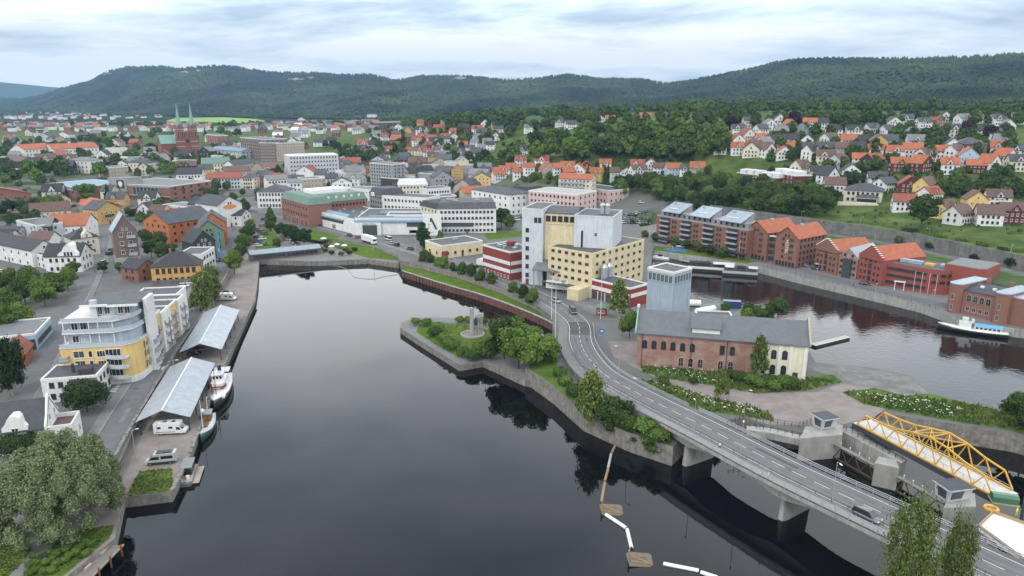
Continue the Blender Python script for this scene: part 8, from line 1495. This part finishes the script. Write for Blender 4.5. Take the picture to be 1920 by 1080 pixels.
# ------------------------------------------------------------------ people
def person(label, pos, rz, shirt, trousers, hair=(.05,.035,.02), stride=.28):
    J = {'pelvis':(0,0,.95),'waist':(0,0,1.12),'chest':(0,0,1.36),'neck':(0,0,1.50),'head':(.02,0,1.60),'crown':(.01,0,1.74),'shl':(0,.19,1.42),'ell':(-.06,.24,1.15),'hdl':(.08,.24,.92),'shr':(0,-.19,1.42),'elr':(-.02,-.24,1.15),'hdr':(.16,-.24,.95),'hl':(0,.10,.90),'kl':(stride*.6,.10,.50),'al':(stride*.7,.10,.08),'tl':(stride*.7+.17,.10,.04),'hr':(0,-.10,.90),'kr':(-stride*.2,-.10,.50),'ar':(-stride*.9,-.10,.12),'tr':(-stride*.9+.15,-.10,.04)}
    R0 = {'pelvis':.16,'waist':.14,'chest':.17,'neck':.06,'head':.10,'crown':.075,'shl':.075,'ell':.05,'hdl':.04,'shr':.075,'elr':.05,'hdr':.04,'hl':.10,'kl':.07,'al':.05,'tl':.04,'hr':.10,'kr':.07,'ar':.05,'tr':.04}
    E_ = ['pelvis-waist','waist-chest','chest-neck','neck-head','head-crown','chest-shl','shl-ell','ell-hdl','chest-shr','shr-elr','elr-hdr','pelvis-hl','hl-kl','kl-al','al-tl','pelvis-hr','hr-kr','kr-ar','ar-tr']
    nm = list(J); me = bpy.data.meshes.new('tmp'); me.from_pydata([J[k] for k in nm],[tuple(nm.index(x) for x in e.split('-')) for e in E_],[]); o = bpy.data.objects.new('tmp',me); COL.objects.link(o); md = o.modifiers.new('s','SKIN'); sv = me.skin_vertices[0].data
    for i,k in enumerate(nm): sv[i].radius = (R0[k],R0[k]*(.8 if k in ('chest','waist','pelvis') else 1)); sv[i].use_root = k == 'pelvis'
    o.modifiers.new('u','SUBSURF').levels = 1; dg = bpy.context.evaluated_depsgraph_get(); bm_ = bpy.data.meshes.new_from_object(o.evaluated_get(dg)); bpy.data.objects.remove(o); bm_.name = 'body'
    ms = [mat('skin',(.50,.31,.23),(.45,.28,.2),3,.6),mat('cloth_%s'%(shirt,),shirt,None,3,.9),mat('cloth_%s'%(trousers,),trousers,None,3,.9),mat('hair_%s'%(hair,),hair,None,3,.8),mat('shoe',(.03,.03,.03),None,3,.7)]; bm_.materials.clear(); [bm_.materials.append(m) for m in ms]
    for p in bm_.polygons:
        c = p.center; z = c.z; p.material_index = (3 if z > 1.66 or (z > 1.56 and c.x < -.02) else 0) if z > 1.50 else (4 if z < .10 else (2 if z < .98 and abs(c.y) < .21 else (0 if abs(c.y) > .2 and z < 1.0 else 1))); p.use_smooth = True
    t = thing('person',label,'person',pos,rz); put(bm_,'body',t)
def on_foot(px, py): q = P(px,py,8.1); return (q.x,q.y,8.13)
person('person in white top and dark trousers walking on the bridge footway, farther one',on_foot(1349,844),along(road_ln,(1349,844),8),(.6,.6,.58),(.03,.03,.04)); person('person with dark hair in white clothes walking on the bridge, nearer one',on_foot(1440,900),along(road_ln,(1440,900),8)+math.pi,(.55,.5,.48),(.5,.5,.5))
q = P(1905,968,6.5); person('worker in bright yellow vest on the construction site',tuple(q),2.0,(.55,.75,.05),(.5,.6,.05),(.6,.5,.05),.05); q = P(1600,538,ZR); person('person in dark clothes on the right waterfront promenade',tuple(q),2.4,(.03,.04,.06),(.03,.03,.04)); q = P(178,512,4.56); person('person in dark clothes on the left street pavement',tuple(q),1.2,(.04,.04,.05),(.03,.03,.04))
# wild flowers: white umbels through the rough meadows
g_ = np.random.default_rng(3); vs, fs, off = [], [], 0
for poly, n_ in (([(1210,680),(1330,690),(1420,725),(1330,720),(1230,700)],170),([(1215,716),(1330,745),(1440,775),(1395,780),(1300,755)],260),([(1590,738),(1700,745),(1820,775),(1780,785),(1640,760)],220)):
    pl = np.array(poly,float); lo, hi = pl.min(0), pl.max(0); k = 0
    while k < n_:
        x, y = g_.uniform(lo[0],hi[0]), g_.uniform(lo[1],hi[1])
        if not inpoly(np.array([x]),np.array([y]),poly)[0]: k += .2; continue
        if vnoise(np.array(x/9.),np.array(y/6.),5) < .45: k += .3; continue
        q = P(x,y,ZT); h_ = g_.uniform(.6,1.0); r = g_.uniform(.10,.24); k += 1
        for j in range(6): vs.append((q.x+r*math.cos(j*1.047),q.y+r*math.sin(j*1.047),ZT+h_+g_.uniform(-.05,.05)))
        vs.append((q.x,q.y,ZT+h_+.08)); fs += [(off+j,off+(j+1)%6,off+6) for j in range(6)]; off += 7
me = bpy.data.meshes.new('wild_flowers'); me.from_pydata(vs,[],fs); me.materials.append(mat('umbel_white',(.55,.56,.48),(.42,.45,.34),2,.9)); tag(put(me,'wild_flowers'),'white wild flowers scattered in the rough meadows','wild flowers',kind='stuff')
vs, fs, off = [], [], 0      # tufts of rough grass
for poly, n_ in (([(1196,672),(1300,678),(1420,700),(1510,708),(1580,716),(1510,732),(1420,738),(1330,722),(1260,712),(1205,698)],2600),([(1195,712),(1240,716),(1330,745),(1440,772),(1452,790),(1395,781),(1310,768),(1240,738)],1800),([(1578,735),(1700,742),(1830,760),(1920,782),(1920,808),(1790,790),(1620,758)],3000),([(238,930),(250,905),(262,884),(322,878),(325,918),(318,921)],900),([(-10,985),(20,975),(52,1000),(58,1030),(40,1062),(10,1080),(-10,1080)],700),([(95,1000),(215,985),(205,1010),(112,1080),(85,1040)],700),([(800,604),(880,612),(945,627),(980,655),(900,652),(820,640)],900),([(754,492),(860,516),(990,566),(1036,592),(1030,600),(960,572),(840,532)],1400)):
    zg = ZT if poly[0][0] > 1100 else (2.6 if poly[0][0] == 754 else (2.0 if poly[0][0] == 800 else ZQ)); hs_ = 1.0 if zg == ZT else .3
    pl = np.array(poly,float); lo, hi = pl.min(0), pl.max(0); k = 0
    while k < n_:
        x, y = g_.uniform(lo[0],hi[0]), g_.uniform(lo[1],hi[1]); k += 1
        if not inpoly(np.array([x]),np.array([y]),poly)[0]: continue
        q = P(x,y,zg); h_ = hs_*g_.uniform(.3,.95)*(.5+vnoise(np.array(x/14.),np.array(y/8.),6)); w = g_.uniform(.2,.5)*(.5+.5*hs_)
        for j in range(3): a = g_.uniform(0,6.28); vs += [(q.x-w*math.cos(a),q.y-w*math.sin(a),zg+.02),(q.x+w*math.cos(a),q.y+w*math.sin(a),zg+.02),(q.x+g_.uniform(-.3,.3),q.y+g_.uniform(-.3,.3),zg+.05+h_)]; fs.append((off,off+1,off+2)); off += 3
me = bpy.data.meshes.new('rough_grass'); me.from_pydata(vs,[],fs); me.materials.append(leaf_mat('rough_grass_blade',(.06,.105,.022),(.12,.15,.045),0,.35,.12)); tag(put(me,'rough_grass'),'tufts of rough grass in the meadows and lawns','grass',kind='stuff')
flush_labels()
